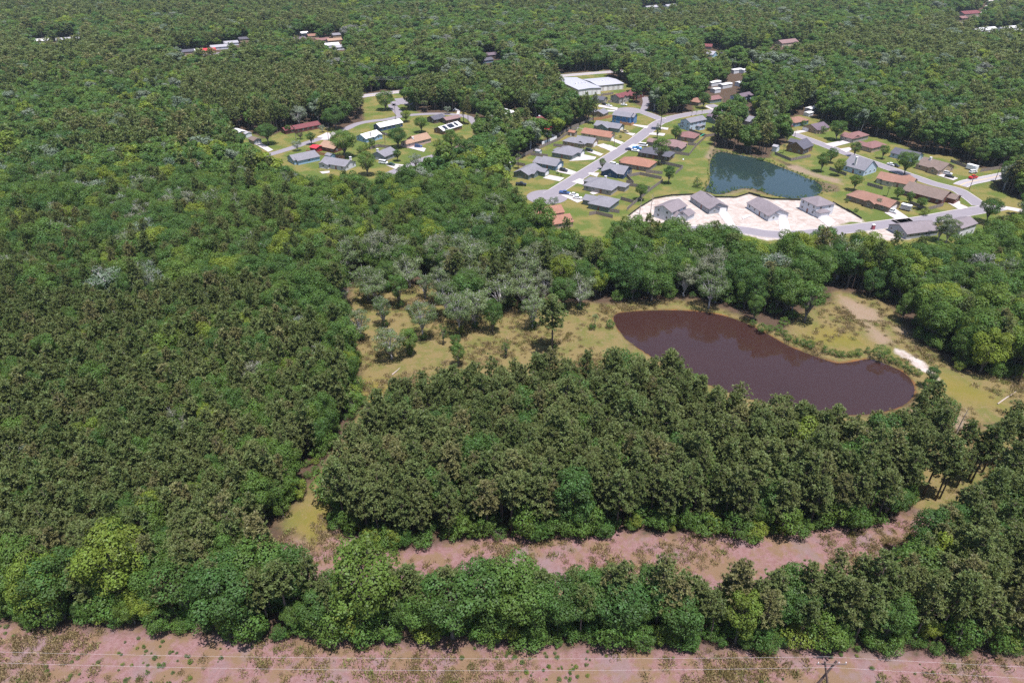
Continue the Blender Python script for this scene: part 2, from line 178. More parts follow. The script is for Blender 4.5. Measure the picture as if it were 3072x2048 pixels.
DRIVES = [[(16.8, 363.5), (20.8, 368.5), (28.7, 363.5), (25.7, 357.8)], [(24.4, 374.6), (29.3, 381.6), (36.1, 373.7), (32.9, 368.5)],
 [(33.0, 393.6), (37.5, 399.4), (42.3, 406.9), (50.1, 401.3), (48.4, 396.5)], [(32.0, 357.0), (36.8, 362.7), (41.9, 357.0), (40.0, 350.6)],
 [(25.0, 337.0), (27.6, 338.5), (36.0, 329.1), (32.7, 325.6)], [(43.2, 372.8), (48.6, 372.0), (46.5, 365.2), (41.9, 371.1)],
 [(52.6, 426.0), (57.4, 429.3), (63.3, 421.7), (60.6, 415.4), (55.1, 420.7)], [(44.7, 413.4), (48.0, 416.5), (54.9, 407.3), (52.6, 403.3)],
 [(55.6, 421.1), (60.6, 426.4), (65.2, 418.9), (60.1, 412.7)], [(62.0, 438.6), (64.9, 440.9), (70.6, 431.9), (68.1, 427.5)],
 [(72.2, 462.4), (75.8, 455.1), (81.3, 452.7), (78.5, 446.7), (72.7, 456.3)], [(82.3, 476.5), (93.0, 471.3), (90.6, 464.9), (81.9, 473.9)],
 [(54.9, 389.3), (59.3, 387.4), (57.6, 382.9), (53.8, 384.7)], [(69.5, 414.8), (76.4, 412.7), (81.5, 425.3), (75.8, 428.6), (72.5, 423.2)],
 [(65.8, 532.8), (78.9, 523.4), (77.2, 515.8), (64.4, 526.5)], [(61.2, 517.3), (76.4, 515.8), (76.6, 511.3), (61.4, 511.3)], [(90.7, 453.9), (100.3, 452.7), (98.5, 446.7), (89.4, 450.3)],
 [(99.3, 313.5), (104.3, 314.2), (103.4, 295.5), (99.6, 293.1)], [(125.6, 303.5), (130.5, 305.3), (125.6, 284.7), (119.7, 283.0)], [(144.4, 307.5), (150.8, 310.4), (151.8, 301.0), (145.7, 293.8)],
 [(179.7, 312.3), (187.5, 317.5), (188.2, 305.3), (181.2, 303.4)], [(217.6, 325.7), (223.9, 329.9), (224.5, 327.1), (221.4, 321.6)], [(217.3, 325.6), (222.0, 327.0), (224.3, 318.8), (218.0, 316.1)],
 [(231.4, 375.4), (236.5, 370.2), (240.7, 372.0), (243.3, 362.7), (238.8, 359.4), (235.2, 366.8)], [(195.7, 428.3), (210.9, 436.5), (213.9, 431.6), (198.7, 421.8)],
 [(200.7, 417.6), (208.3, 421.2), (209.2, 417.6), (202.0, 410.4)], [(183.4, 456.0), (196.8, 462.1), (197.5, 458.4), (186.8, 452.3)], [(180.6, 467.1), (189.0, 472.2), (190.2, 469.7), (180.7, 463.4)],
 [(-162.5, 412.7), (-150.3, 406.7), (-147.9, 404.7), (-149.4, 399.8), (-161.5, 409.7)], [(-160.6, 427.5), (-157.9, 430.8), (-145.9, 415.8), (-147.7, 411.7)],
 [(-122.5, 437.5), (-118.4, 458.8), (-115.3, 453.9), (-116.8, 437.5)], [(-155.9, 379.3), (-151.7, 382.0), (-148.8, 376.6), (-153.0, 374.0)],
 [(-69.8, 389.2), (-62.0, 386.4), (-65.4, 378.3), (-72.1, 385.5)], [(-64.8, 420.9), (-61.2, 426.3), (-52.9, 418.8), (-53.3, 411.6)], [(-40.1, 515.6), (-38.0, 517.1), (-37.9, 503.8), (-40.0, 502.4)],
 [(-126.3, 444.2), (-122.3, 454.9), (-116.6, 452.5), (-119.1, 440.8)], [(-107.6, 373.9), (-102.4, 375.6), (-101.6, 372.2), (-105.1, 370.4)],
 [(40.0, 339.9), (43.4, 342.9), (45.2, 339.9), (41.8, 337.0)], [(109.3, 306.5), (114.2, 310.3), (113.9, 307.8), (108.9, 303.4)], [(92.7, 455.1), (100.8, 452.7), (99.2, 447.9), (91.4, 451.5)],
 [(100.6, 468.7), (105.5, 466.2), (103.9, 461.2), (99.0, 463.7)], [(146.1, 529.6), (149.4, 518.8), (147.2, 515.8), (144.6, 526.5)]]
HOUSES = [{'L': 9.25,
  'W': 14.5,
  'a': -31,
  'cat': 'house',
  'chim': None,
  'far': 0,
  'garage': ('w1', 0.5),
  'h': 2.65,
  'label': 'grey green gabled house at the end of the curved street, palm behind it',
  'name': 'house',
  'o': (0.92, 365.3),
  'open': False,
  'pitch': 0.42,
  'porch': None,
  'ridge': 'y',
  'roof': 'grey',
  'rt': 'gable',
  'solar': False,
  'wall': 'sage',
  'windows': True,
  'wings': [(0.55, 0.25, 1.15, 0.6, 2.6, 'gable', 'x', 0.45), (0.9, 0.62, 1.55, 1.0, 2.6, 'gable', 'x', 0.4)]},
 {'L': 14.53,
  'W': 9.5,
  'a': -31,
  'cat': 'house',
  'chim': None,
  'far': 0,
  'garage': ('x1', 0.5),
  'h': 2.65,
  'label': 'slate blue house with white garage gable and black car in front',
  'name': 'house',
  'o': (12.06, 383.44),
  'open': False,
  'pitch': 0.42,
  'porch': None,
  'ridge': 'x',
  'roof': 'grey',
  'rt': 'gable',
  'solar': False,
  'wall': 'slateblue',
  'windows': True,
  'wings': [(0.1, 0.75, 0.8, 1.35, 2.6, 'gable', 'x', 0.38)]},
 {'L': 12.94,
  'W': 14.47,
  'a': -31,
  'cat': 'house',
  'chim': None,
  'far': 0,
  'garage': ('w0', 0.5),
  'h': 2.65,
  'label': 'dark grey green hip roofed house with brick garage drive',
  'name': 'house',
  'o': (23.79, 402.01),
  'open': False,
  'pitch': 0.42,
  'porch': None,
  'ridge': 'x',
  'roof': 'grey',
  'rt': 'hip',
  'solar': False,
  'wall': 'sage',
  'windows': True,
  'wings': [(0.55, 0.55, 1.12, 1.0, 2.6, 'gable', 'x', 0.42), (-0.15, 0.35, 0.3, 0.75, 2.5, 'hip', 'x', 0.3)]},
 {'L': 13.49,
  'W': 9,
  'a': -31,
  'cat': 'house',
  'chim': None,
  'far': 0,
  'garage': ('w0', 0.5),
  'h': 2.65,
  'label': 'tan house with grey cross gables and arched window',
  'name': 'house',
  'o': (31.59, 425.9),
  'open': False,
  'pitch': 0.42,
  'porch': None,
  'ridge': 'x',
  'roof': 'grey',
  'rt': 'hip',
  'solar': False,
  'wall': 'tan',
  'windows': True,
  'wings': [(0.45, 0.5, 1.35, 1.4, 2.75, 'gable', 'x', 0.55), (0.7, 0.1, 1.05, 0.6, 2.7, 'gable', 'y', 0.6)]},
 {'L': 19.15,
  'W': 10,
  'a': -31,
  'cat': 'house',
  'chim': None,
  'far': 0,
  'garage': ('w0', 0.5),
  'h': 2.65,
  'label': 'cream house under a long orange shingle roof',
  'name': 'house',
  'o': (44.7, 444.66),
  'open': False,
  'pitch': 0.42,
  'porch': None,
  'ridge': 'x',
  'roof': 'orange',
  'rt': 'gable',
  'solar': False,
  'wall': 'cream',
  'windows': True,
  'wings': [(0.62, -0.02, 1.08, 0.5, 2.6, 'gable', 'x', 0.45)]},
 {'L': 17.86,
  'W': 9.5,
  'a': -31,
  'cat': 'house',
  'chim': None,
  'far': 0,
  'garage': ('x1', 0.5),
  'h': 2.65,
  'label': 'green grey gabled house beside the tan pickup',
  'name': 'house',
  'o': (54.86, 463.78),
  'open': False,
  'pitch': 0.42,
  'porch': None,
  'ridge': 'x',
  'roof': 'grey',
  'rt': 'gable',
  'solar': False,
  'wall': 'sage',
  'windows': True,
  'wings': [(0.15, -0.25, 0.6, 0.6, 2.65, 'gable', 'y', 0.5)]},
 {'L': 12.93,
  'W': 9,
  'a': -31,
  'cat': 'house',
  'chim': None,
  'far': 0,
  'garage': ('x1', 0.6),
  'h': 5.2,
  'label': 'bright blue two storey house with grey roof',
  'name': 'house',
  'o': (69.14, 480.79),
  'open': False,
  'pitch': 0.42,
  'porch': None,
  'ridge': 'x',
  'roof': 'grey',
  'rt': 'gable',
  'solar': False,
  'wall': 'blue',
  'windows': True,
  'wings': [(0.72, 0.3, 1.12, 1.0, 4.9, 'gable', 'x', 0.5)]},
 {'L': 8,
  'W': 9,
  'a': -31,
  'cat': 'house',
  'chim': None,
  'far': 0,
  'garage': None,
  'h': 2.65,
  'label': 'taupe house with grey gables behind the rough timber fence',
  'name': 'house',
  'o': (57.49, 497.06),
  'open': False,
  'pitch': 0.42,
  'porch': None,
  'ridge': 'y',
  'roof': 'grey',
  'rt': 'gable',
  'solar': False,
  'wall': 'tan',
  'windows': True,
  'wings': [(-1.0, 0.3, 0.2, 1.0, 2.6, 'gable', 'x', 0.4)]},
 {'L': 8.5,
  'W': 13,
  'a': -45,
  'cat': 'house',
  'chim': None,
  'far': 0,
  'garage': None,
  'h': 4.6,
  'label': 'two storey grey house with maroon roof and beige front gable',
  'name': 'house',
  'o': (75.36, 541.36),
  'open': False,
  'pitch': 0.42,
  'porch': None,
  'ridge': 'y',
  'roof': 'maroon',
  'rt': 'gable',
  'solar': False,
  'wall': 'greybeige',
  'windows': True,
  'wings': [(0.2, 0.25, 1.1, 0.6, 4.4, 'gable', 'x', 0.6)]},
 {'L': 8,
  'W': 13,
  'a': -45,
  'cat': 'house',
  'chim': None,
  'far': 0,
  'garage': None,
  'h': 2.65,
  'label': 'maroon brick house half hidden by trees near the court',
  'name': 'house',
  'o': (89.13, 554.79),
  'open': False,
  'pitch': 0.42,
  'porch': None,
  'ridge': 'x',
  'roof': 'maroon',
  'rt': 'gable',
  'solar': False,
  'wall': 'brick',
  'windows': True,
  'wings': []},
 {'L': 9,
  'W': 8,
  'a': -31,
  'cat': 'house',
  'chim': None,
  'far': 0,
  'garage': None,
  'h': 2.65,
  'label': 'small grey roofed house tucked behind the tall pines',
  'name': 'house',
  'o': (61.5, 540.63),
  'open': False,
  'pitch': 0.42,
  'porch': None,
  'ridge': 'x',
  'roof': 'slate',
  'rt': 'gable',
  'solar': False,
  'wall': 'greybeige',
  'windows': True,
  'wings': []},
 {'L': 8.5,
  'W': 15.5,
  'a': -55,
  'cat': 'house',
  'chim': None,
  'far': 0,
  'garage': None,
  'h': 5.4,
  'label': 'white two storey house with glazed sunroom above the pond',
  'name': 'house',
  'o': (112.98, 465.93),
  'open': False,
  'pitch': 0.42,
  'porch': None,
  'ridge': 'y',
  'roof': 'grey',
  'rt': 'gable',
  'solar': False,
  'wall': 'paleblue',
  'windows': True,
  'wings': [(0.85, 0.42, 1.35, 0.75, 2.6, 'gable', 'x', 0.2), (-0.25, 0.0, 0.4, 0.35, 2.7, 'gable', 'y', 0.4)]},
 {'L': 8.5,
  'W': 11,
  'a': -55,
  'cat': 'house',
  'chim': None,
  'far': 0,
  'garage': None,
  'h': 2.65,
  'label': 'grey green house with dark purple roof beside the white one',
  'name': 'house',
  'o': (134.23, 483.44),
  'open': False,
  'pitch': 0.42,
  'porch': None,
  'ridge': 'y',
  'roof': 'plum',
  'rt': 'gable',
  'solar': False,
  'wall': 'sage',
  'windows': True,
  'wings': [(-0.4, 0.45, 0.6, 0.95, 2.7, 'gable', 'x', 0.5)]},
 {'L': 11,
  'W': 11,
  'a': -31,
  'cat': 'house',
  'chim': None,
  'far': 0,
  'garage': None,
  'h': 2.65,
  'label': 'maroon hip roofed house behind the round oak',
  'name': 'house',
  'o': (105.0, 437.12),
  'open': False,
  'pitch': 0.42,
  'porch': None,
  'ridge': 'x',
  'roof': 'rust',
  'rt': 'hip',
  'solar': False,
  'wall': 'taupe',
  'windows': True,
  'wings': []},
 {'L': 13,
  'W': 11.5,
  'a': -31,
  'cat': 'house',
  'chim': None,
  'far': 0,
  'garage': None,
  'h': 2.65,
  'label': 'tan house with brown hip roof and screened porch',
  'name': 'house',
  'o': (90.79, 417.98),
  'open': False,
  'pitch': 0.42,
  'porch': (0.62, 1.0),
  'ridge': 'x',
  'roof': 'brownrose',
  'rt': 'hip',
  'solar': False,
  'wall': 'taupe',
  'windows': True,
  'wings': [(-0.75, 0.25, 0.2, 0.85, 2.6, 'gable', 'x', 0.35), (0.7, -0.12, 1.05, 0.6, 2.5, 'gable', 'y', 0.4)]},
 {'L': 19,
  'W': 10,
  'a': -31,
  'cat': 'house',
  'chim': None,
  'far': 0,
  'garage': None,
  'h': 2.65,
  'label': 'long house with dark slate hip roof behind the lone tree',
  'name': 'house',
  'o': (74.81, 402.44),
  'open': False,
  'pitch': 0.42,
  'porch': (0.75, 1.0),
  'ridge': 'x',
  'roof': 'slate',
  'rt': 'hip',
  'solar': False,
  'wall': 'darkbrown',
  'windows': True,
  'wings': [(0.1, 0.5, 0.5, 1.3, 2.6, 'hip', 'y', 0.42)]},
 {'L': 17,
  'W': 12,
  'a': -31,
  'cat': 'house',
  'chim': None,
  'far': 0,
  'garage': None,
  'h': 2.65,
  'label': 'brown house under a broad orange hip roof',
  'name': 'house',
  'o': (61.56, 382.41),
  'open': False,
  'pitch': 0.42,
  'porch': (0.75, 1.0),
  'ridge': 'x',
  'roof': 'orange',
  'rt': 'hip',
  'solar': False,
  'wall': 'taupe',
  'windows': True,
  'wings': [(-0.12, 0.25, 0.5, 0.9, 2.6, 'hip', 'x', 0.4)]},
 {'L': 13,
  'W': 12.5,
  'a': -31,
  'cat': 'house',
  'chim': None,
  'far': 0,
  'garage': None,
  'h': 2.65,
  'label': 'navy blue gabled house with satellite dish',
  'name': 'house',
  'o': (49.17, 368.35),
  'open': False,
  'pitch': 0.42,
  'porch': (0.72, 1.0),
  'ridge': 'x',
  'roof': 'grey',
  'rt': 'gable',
  'solar': False,
  'wall': 'navy',
  'windows': True,
  'wings': [(0.1, -0.06, 0.75, 0.7, 2.7, 'gable', 'y', 0.48)]},
 {'L': 15.5,
  'W': 14.5,
  'a': -31,
  'cat': 'house',
  'chim': (0.55, 0.55),
  'far': 0,
  'garage': None,
  'h': 2.65,
  'label': 'grey hip roofed house with a white chimney',
  'name': 'house',
  'o': (37.3, 343.96),
  'open': False,
  'pitch': 0.42,
  'porch': None,
  'ridge': 'x',
  'roof': 'grey',
  'rt': 'hip',
  'solar': False,
  'wall': 'greybeige',
  'windows': True,
  'wings': [(-0.2, 0.45, 0.5, 0.95, 2.6, 'hip', 'x', 0.4), (0.6, 0.6, 1.25, 1.0, 2.5, 'hip', 'x', 0.4)]},
 {'L': 10.8,
  'W': 12.5,
  'a': -31,
  'cat': 'house',
  'chim': None,
  'far': 0,
  'garage': None,
  'h': 2.65,
  'label': 'grey hip roofed house at the fence corner by the sand',
  'name': 'house',
  'o': (37.23, 317.9),
  'open': False,
  'pitch': 0.42,
  'porch': (0.0, 0.0),
  'ridge': 'x',
  'roof': 'grey',
  'rt': 'hip',
  'solar': False,
  'wall': 'sage',
  'windows': True,
  'wings': [(-0.45, 0.3, 0.35, 0.9, 2.6, 'gable', 'x', 0.38)]},
 {'L': 17,
  'W': 9,
  'a': 20,
  'cat': 'house',
  'chim': None,
  'far': 0,
  'garage': None,
  'h': 4.9,
  'label': 'tan two storey house with orange roof at the edge of the wood',
  'name': 'house',
  'o': (8.19, 295.08),
  'open': False,
  'pitch': 0.42,
  'porch': None,
  'ridge': 'x',
  'roof': 'orange',
  'rt': 'gable',
  'solar': False,
  'wall': 'tan',
  'windows': True,
  'wings': [(0.35, -0.75, 1.1, 0.3, 2.6, 'gable', 'x', 0.42)]},
 {'L': 9.5,
  'W': 12.5,
  'a': -45,
  'cat': 'house',
  'chim': None,
  'far': 0,
  'garage': ('w1', 0.5),
  'h': 4.9,
  'label': 'white two storey new house on pale sand nearest the fence',
  'name': 'house',
  'o': (67.37, 307.03),
  'open': False,
  'pitch': 0.42,
  'porch': None,
  'ridge': 'y',
  'roof': 'newroof',
  'rt': 'gable',
  'solar': False,
  'wall': 'white',
  'windows': True,
  'wings': [(0.6, 0.1, 1.15, 0.55, 2.7, 'gable', 'x', 0.6), (0.9, 0.55, 1.5, 1.0, 2.6, 'gable', 'y', 0.45)]},
 {'L': 17.36,
  'W': 10.6,
  'a': -74,
  'cat': 'house',
  'chim': None,
  'far': 0,
  'garage': ('x1', 0.72),
  'h': 2.65,
  'label': 'grey new house with roof vents on the sand lots',
  'name': 'house',
  'o': (89.34, 327.76),
  'open': False,
  'pitch': 0.42,
  'porch': None,
  'ridge': 'x',
  'roof': 'newroof',
  'rt': 'gable',
  'solar': False,
  'wall': 'greywall',
  'windows': True,
  'wings': [(0.72, 0.02, 1.04, 0.55, 2.68, 'gable', 'x', 0.5)]},
 {'L': 17.21,
  'W': 11.2,
  'a': -74,
  'cat': 'house',
  'chim': None,
  'far': 0,
  'garage': ('x1', 0.72),
  'h': 2.65,
  'label': 'white single storey new house in the middle of the sand',
  'name': 'house',
  'o': (114.99, 318.54),
  'open': False,
  'pitch': 0.42,
  'porch': None,
  'ridge': 'x',
  'roof': 'newroof',
  'rt': 'gable',
  'solar': False,
  'wall': 'white',
  'windows': True,
  'wings': [(0.75, 0.02, 1.03, 0.5, 2.68, 'gable', 'x', 0.5)]},
 {'L': 11,
  'W': 10.3,
  'a': -70,
  'cat': 'house',
  'chim': None,
  'far': 0,
  'garage': ('w0', 0.5),
  'h': 5.1,
  'label': 'white two storey new house next to the green lawn',
  'name': 'house',
  'o': (140.35, 317.56),
  'open': False,
  'pitch': 0.42,
  'porch': None,
  'ridge': 'x',
  'roof': 'newroof',
  'rt': 'hip',
  'solar': False,
  'wall': 'white',
  'windows': True,
  'wings': [(0.85, 0.02, 1.22, 0.6, 2.6, 'hip', 'y', 0.4)]},
 {'L': 11,
  'W': 17,
  'a': -74,
  'cat': 'house',
  'chim': None,
  'far': 0,
  'garage': None,
  'h': 2.65,
  'label': 'lavender roofed new house half hidden by near trees below the road',
  'name': 'house',
  'o': (171.36, 291.05),
  'open': False,
  'pitch': 0.42,
  'porch': None,
  'ridge': 'y',
  'roof': 'newroof',
  'rt': 'gable',
  'solar': False,
  'wall': 'greywall',
  'windows': True,
  'wings': []},
 {'L': 8,
  'W': 12,
  'a': -60,
  'cat': 'house',
  'chim': None,
  'far': 0,
  'garage': None,
  'h': 4.8,
  'label': 'pale two storey new house below the road by the oak',
  'name': 'house',
  'o': (194.08, 288.5),
  'open': False,
  'pitch': 0.42,
  'porch': None,
  'ridge': 'y',
  'roof': 'newroof',
  'rt': 'gable',
  'solar': False,
  'wall': 'white',
  'windows': True,
  'wings': []},
 {'L': 20.5,
  'W': 10.8,
  'a': -52,
  'cat': 'house',
  'chim': None,
  'far': 0,
  'garage': ('w1', 0.5),
  'h': 2.65,
  'label': 'brown house with orange brown hip roof and arched gable',
  'name': 'house',
  'o': (168.03, 329.49),
  'open': False,
  'pitch': 0.42,
  'porch': None,
  'ridge': 'x',
  'roof': 'rustorange',
  'rt': 'hip',
  'solar': False,
  'wall': 'darktan',
  'windows': True,
  'wings': [(0.48, -0.12, 0.72, 0.6, 2.7, 'gable', 'y', 0.45), (0.72, 0.0, 1.06, 1.0, 2.7, 'gable', 'x', 0.4)]},
 {'L': 19,
  'W': 13.5,
  'a': -50,
  'cat': 'house',
  'chim': None,
  'far': 0,
  'garage': ('x1', 0.7),
  'h': 2.65,
  'label': 'red brick house with long brown shingle roof',
  'name': 'house',
  'o': (199.84, 337.22),
  'open': False,
  'pitch': 0.42,
  'porch': None,
  'ridge': 'x',
  'roof': 'brown',
  'rt': 'gable',
  'solar': False,
  'wall': 'brick',
  'windows': True,
  'wings': [(0.75, 0.45, 1.2, 1.0, 2.6, 'gable', 'x', 0.35)]},
 {'L': 17,
  'W': 10.5,
  'a': -42,
  'cat': 'house',
  'chim': None,
  'far': 0,
  'garage': None,
  'h': 2.65,
  'label': 'cream house with orange brown roof beside the street',
  'name': 'house',
  'o': (195.07, 355.63),
  'open': False,
  'pitch': 0.42,
  'porch': None,
  'ridge': 'x',
  'roof': 'rustorange',
  'rt': 'gable',
  'solar': False,
  'wall': 'cream',
  'windows': True,
  'wings': [(0.2, -0.12, 0.5, 0.5, 2.6, 'hip', 'y', 0.35), (0.55, 0.5, 0.85, 1.3, 2.6, 'gable', 'y', 0.4)]},
 {'L': 12.5,
  'W': 12.5,
  'a': -55,
  'cat': 'house',
  'chim': (0.45, 0.12),
  'far': 0,
  'garage': None,
  'h': 3.2,
  'label': 'pale blue gabled house with white chimney by the pond',
  'name': 'house',
  'o': (185.89, 376.86),
  'open': False,
  'pitch': 0.7,
  'porch': None,
  'ridge': 'x',
  'roof': 'grey',
  'rt': 'gable',
  'solar': False,
  'wall': 'paleblue',
  'windows': True,
  'wings': []},
 {'L': 14,
  'W': 13.5,
  'a': -58,
  'cat': 'house',
  'chim': (0.3, 0.4),
  'far': 0,
  'garage': ('y0', 0.82),
  'h': 2.65,
  'label': 'tan ranch house with brown roof and chimney by the grass',
  'name': 'house',
  'o': (228.35, 380.18),
  'open': False,
  'pitch': 0.42,
  'porch': None,
  'ridge': 'x',
  'roof': 'brown',
  'rt': 'gable',
  'solar': False,
  'wall': 'tan',
  'windows': True,
  'wings': [(0.55, -0.1, 0.95, 0.5, 2.6, 'gable', 'y', 0.42)]},
 {'L': 9,
  'W': 14,
  'a': -58,
  'cat': 'house',
  'chim': None,
  'far': 0,
  'garage': None,
  'h': 2.65,
  'label': 'beige house with rosy hip roof and small dormer',
  'name': 'house',
  'o': (212.02, 417.67),
  'open': False,
  'pitch': 0.42,
  'porch': None,
  'ridge': 'x',
  'roof': 'rust',
  'rt': 'hip',
  'solar': False,
  'wall': 'tan',
  'windows': True,
  'wings': [(-0.2, 0.0, 0.6, 0.4, 2.8, 'gable', 'x', 0.5)]},
 {'L': 9,
  'W': 15.5,
  'a': -58,
  'cat': 'house',
  'chim': None,
  'far': 0,
  'garage': ('y0', 0.5),
  'h': 2.65,
  'label': 'beige house with wide maroon roof and double garage',
  'name': 'house',
  'o': (209.89, 438.8),
  'open': False,
  'pitch': 0.42,
  'porch': None,
  'ridge': 'x',
  'roof': 'rust',
  'rt': 'hip',
  'solar': False,
  'wall': 'greybeige',
  'windows': True,
  'wings': [(0.0, -0.04, 0.95, 0.5, 2.6, 'gable', 'x', 0.38)]},
 {'L': 14.5,
  'W': 10,
  'a': -50,
  'cat': 'house',
  'chim': None,
  'far': 0,
  'garage': None,
  'h': 2.65,
  'label': 'slate roofed house with pale blue end gable',
  'name': 'house',
  'o': (224.14, 401.67),
  'open': False,
  'pitch': 0.42,
  'porch': None,
  'ridge': 'x',
  'roof': 'slate',
  'rt': 'gable',
  'solar': False,
  'wall': 'paleblue',
  'windows': True,
  'wings': []},
 {'L': 10.5,
  'W': 12.5,
  'a': -46,
  'cat': 'house',
  'chim': None,
  'far': 0,
  'garage': None,
  'h': 3.4,
  'label': 'brown clapboard house with slate roof and screened porch on the bank',
  'name': 'house',
  'o': (166.65, 413.53),
  'open': False,
  'pitch': 0.6,
  'porch': (0.0, 0.6),
  'ridge': 'y',
  'roof': 'slate',
  'rt': 'gable',
  'solar': False,
  'wall': 'brownwood',
  'windows': True,
  'wings': [(-0.25, 0.55, 0.3, 0.95, 4.2, 'gable', 'x', 0.5)]},
 {'L': 10,
  'W': 14,
  'a': -58,
  'cat': 'house',
  'chim': None,
  'far': 0,
  'garage': ('y0', 0.6),
  'h': 2.65,
  'label': 'house with tan hip roof and white garage up the pond street',
  'name': 'house',
  'o': (186.05, 477.64),
  'open': False,
  'pitch': 0.42,
  'porch': None,
  'ridge': 'x',
  'roof': 'rustorange',
  'rt': 'hip',
  'solar': False,
  'wall': 'slateblue',
  'windows': True,
  'wings': []},
 {'L': 11,
  'W': 12.5,
  'a': -58,
  'cat': 'house',
  'chim': None,
  'far': 0,
  'garage': ('y0', 0.2),
  'h': 2.65,
  'label': 'house with purple brown roof and gabled porch up the pond street',
  'name': 'house',
  'o': (193.79, 461.19),
  'open': False,
  'pitch': 0.42,
  'porch': None,
  'ridge': 'y',
  'roof': 'plum',
  'rt': 'gable',
  'solar': False,
  'wall': 'tan',
  'windows': True,
  'wings': [(0.5, 0.1, 1.1, 0.45, 2.6, 'gable', 'x', 0.5)]},
 {'L': 7.5,
  'W': 18,
  'a': -48,
  'cat': 'house',
  'chim': None,
  'far': 0,
  'garage': None,
  'h': 2.65,
  'label': 'brick ranch house with maroon roof below the tall dark trees',
  'name': 'house',
  'o': (-147.04, 458.98),
  'open': False,
  'pitch': 0.42,
  'porch': None,
  'ridge': 'y',
  'roof': 'maroon',
  'rt': 'gable',
  'solar': False,
  'wall': 'brick',
  'windows': True,
  'wings': [(-0.1, -0.35, 0.75, 0.2, 2.55, 'gable', 'y', 0.4)]},
 {'L': 7,
  'W': 5,
  'a': -45,
  'cat': 'house',
  'chim': None,
  'far': 0,
  'garage': None,
  'h': 2.4,
  'label': 'small grey garage beside the driveway',
  'name': 'house',
  'o': (-166.01, 432.06),
  'open': False,
  'pitch': 0.42,
  'porch': None,
  'ridge': 'x',
  'roof': 'brown',
  'rt': 'gable',
  'solar': False,
  'wall': 'greywall',
  'windows': True,
  'wings': []},
 {'L': 11,
  'W': 8,
  'a': -40,
  'cat': 'carport',
  'chim': None,
  'far': 0,
  'garage': None,
  'h': 2.6,
  'label': 'open carport with white metal roof at the edge of the trees',
  'name': 'carport',
  'o': (-185.8, 449.17),
  'open': True,
  'pitch': 0.25,
  'porch': None,
  'ridge': 'x',
  'roof': 'whitemetal',
  'rt': 'gable',
  'solar': False,
  'wall': 'greywall',
  'windows': False,
  'wings': []},
 {'L': 3,
  'W': 4,
  'a': -45,
  'cat': 'shed',
  'chim': None,
  'far': 0,
  'garage': None,
  'h': 2.4,
  'label': 'white storage shed beside the open carport',
  'name': 'shed',
  'o': (-173.25, 444.69),
  'open': False,
  'pitch': 0.3,
  'porch': None,
  'ridge': 'x',
  'roof': 'greylight',
  'rt': 'gable',
  'solar': False,
  'wall': 'white',
  'windows': False,
  'wings': []},
 {'L': 9,
  'W': 15,
  'a': -50,
  'cat': 'house',
  'chim': None,
  'far': 0,
  'garage': None,
  'h': 2.7,
  'label': 'light blue house with grey gables and back porch',
  'name': 'house',
  'o': (-130.73, 393.43),
  'open': False,
  'pitch': 0.42,
  'porch': None,
  'ridge': 'y',
  'roof': 'grey',
  'rt': 'gable',
  'solar': False,
  'wall': 'skyblue',
  'windows': True,
  'wings': [(0.55, 0.1, 1.2, 1.0, 2.5, 'gable', 'y', 0.35)]},
 {'L': 12,
  'W': 10,
  'a': -31,
  'cat': 'house',
  'chim': None,
  'far': 0,
  'garage': None,
  'h': 2.65,
  'label': 'brick house with tan roof beside the red carport',
  'name': 'house',
  'o': (-117.4, 415.47),
  'open': False,
  'pitch': 0.42,
  'porch': None,
  'ridge': 'x',
  'roof': 'tanroof',
  'rt': 'gable',
  'solar': False,
  'wall': 'brick',
  'windows': True,
  'wings': []},
 {'L': 5,
  'W': 6,
  'a': -31,
  'cat': 'carport',
  'chim': None,
  'far': 0,
  'garage': None,
  'h': 2.6,
  'label': 'bright red metal carport next to the tan roofed house',
  'name': 'carport',
  'o': (-122.39, 412.67),
  'open': False,
  'pitch': 0.25,
  'porch': None,
  'ridge': 'x',
  'roof': 'red',
  'rt': 'gable',
  'solar': False,
  'wall': 'red',
  'windows': False,
  'wings': []},
 {'L': 17,
  'W': 10,
  'a': -25,
  'cat': 'house',
  'chim': (0.92, 0.75),
  'far': 0,
  'garage': None,
  'h': 2.65,
  'label': 'white house with grey purple roof and tall white chimney',
  'name': 'house',
  'o': (-108.81, 382.47),
  'open': False,
  'pitch': 0.42,
  'porch': None,
  'ridge': 'x',
  'roof': 'grey',
  'rt': 'gable',
  'solar': False,
  'wall': 'white',
  'windows': True,
  'wings': [(0.0, -0.15, 0.35, 0.6, 2.55, 'gable', 'y', 0.35)]},
 {'L': 4,
  'W': 4.2,
  'a': -31,
  'cat': 'shed',
  'chim': None,
  'far': 0,
  'garage': None,
  'h': 2.5,
  'label': 'light blue garden shed with grey roof',
  'name': 'shed',
  'o': (-109.72, 397.44),
  'open': False,
  'pitch': 0.42,
  'porch': None,
  'ridge': 'x',
  'roof': 'grey',
  'rt': 'gable',
  'solar': False,
  'wall': 'skyblue',
  'windows': False,
  'wings': []},
 {'L': 9,
  'W': 13,
  'a': -38,
  'cat': 'house',
  'chim': (0.95, 0.35),
  'far': 0,
  'garage': None,
  'h': 2.65,
  'label': 'blue house with white metal roof and white chimney',
  'name': 'house',
  'o': (-98.93, 436.86),
  'open': False,
  'pitch': 0.42,
  'porch': None,
  'ridge': 'y',
  'roof': 'whitemetal',
  'rt': 'gable',
  'solar': False,
  'wall': 'skyblue',
  'windows': True,
  'wings': [(0.5, 0.5, 1.1, 1.0, 2.5, 'gable', 'x', 0.3)]},
 {'L': 8,
  'W': 18,
  'a': -46,
  'cat': 'house',
  'chim': None,
  'far': 0,
  'garage': None,
  'h': 2.65,
  'label': 'navy house with long white metal roof by the curve',
  'name': 'house',
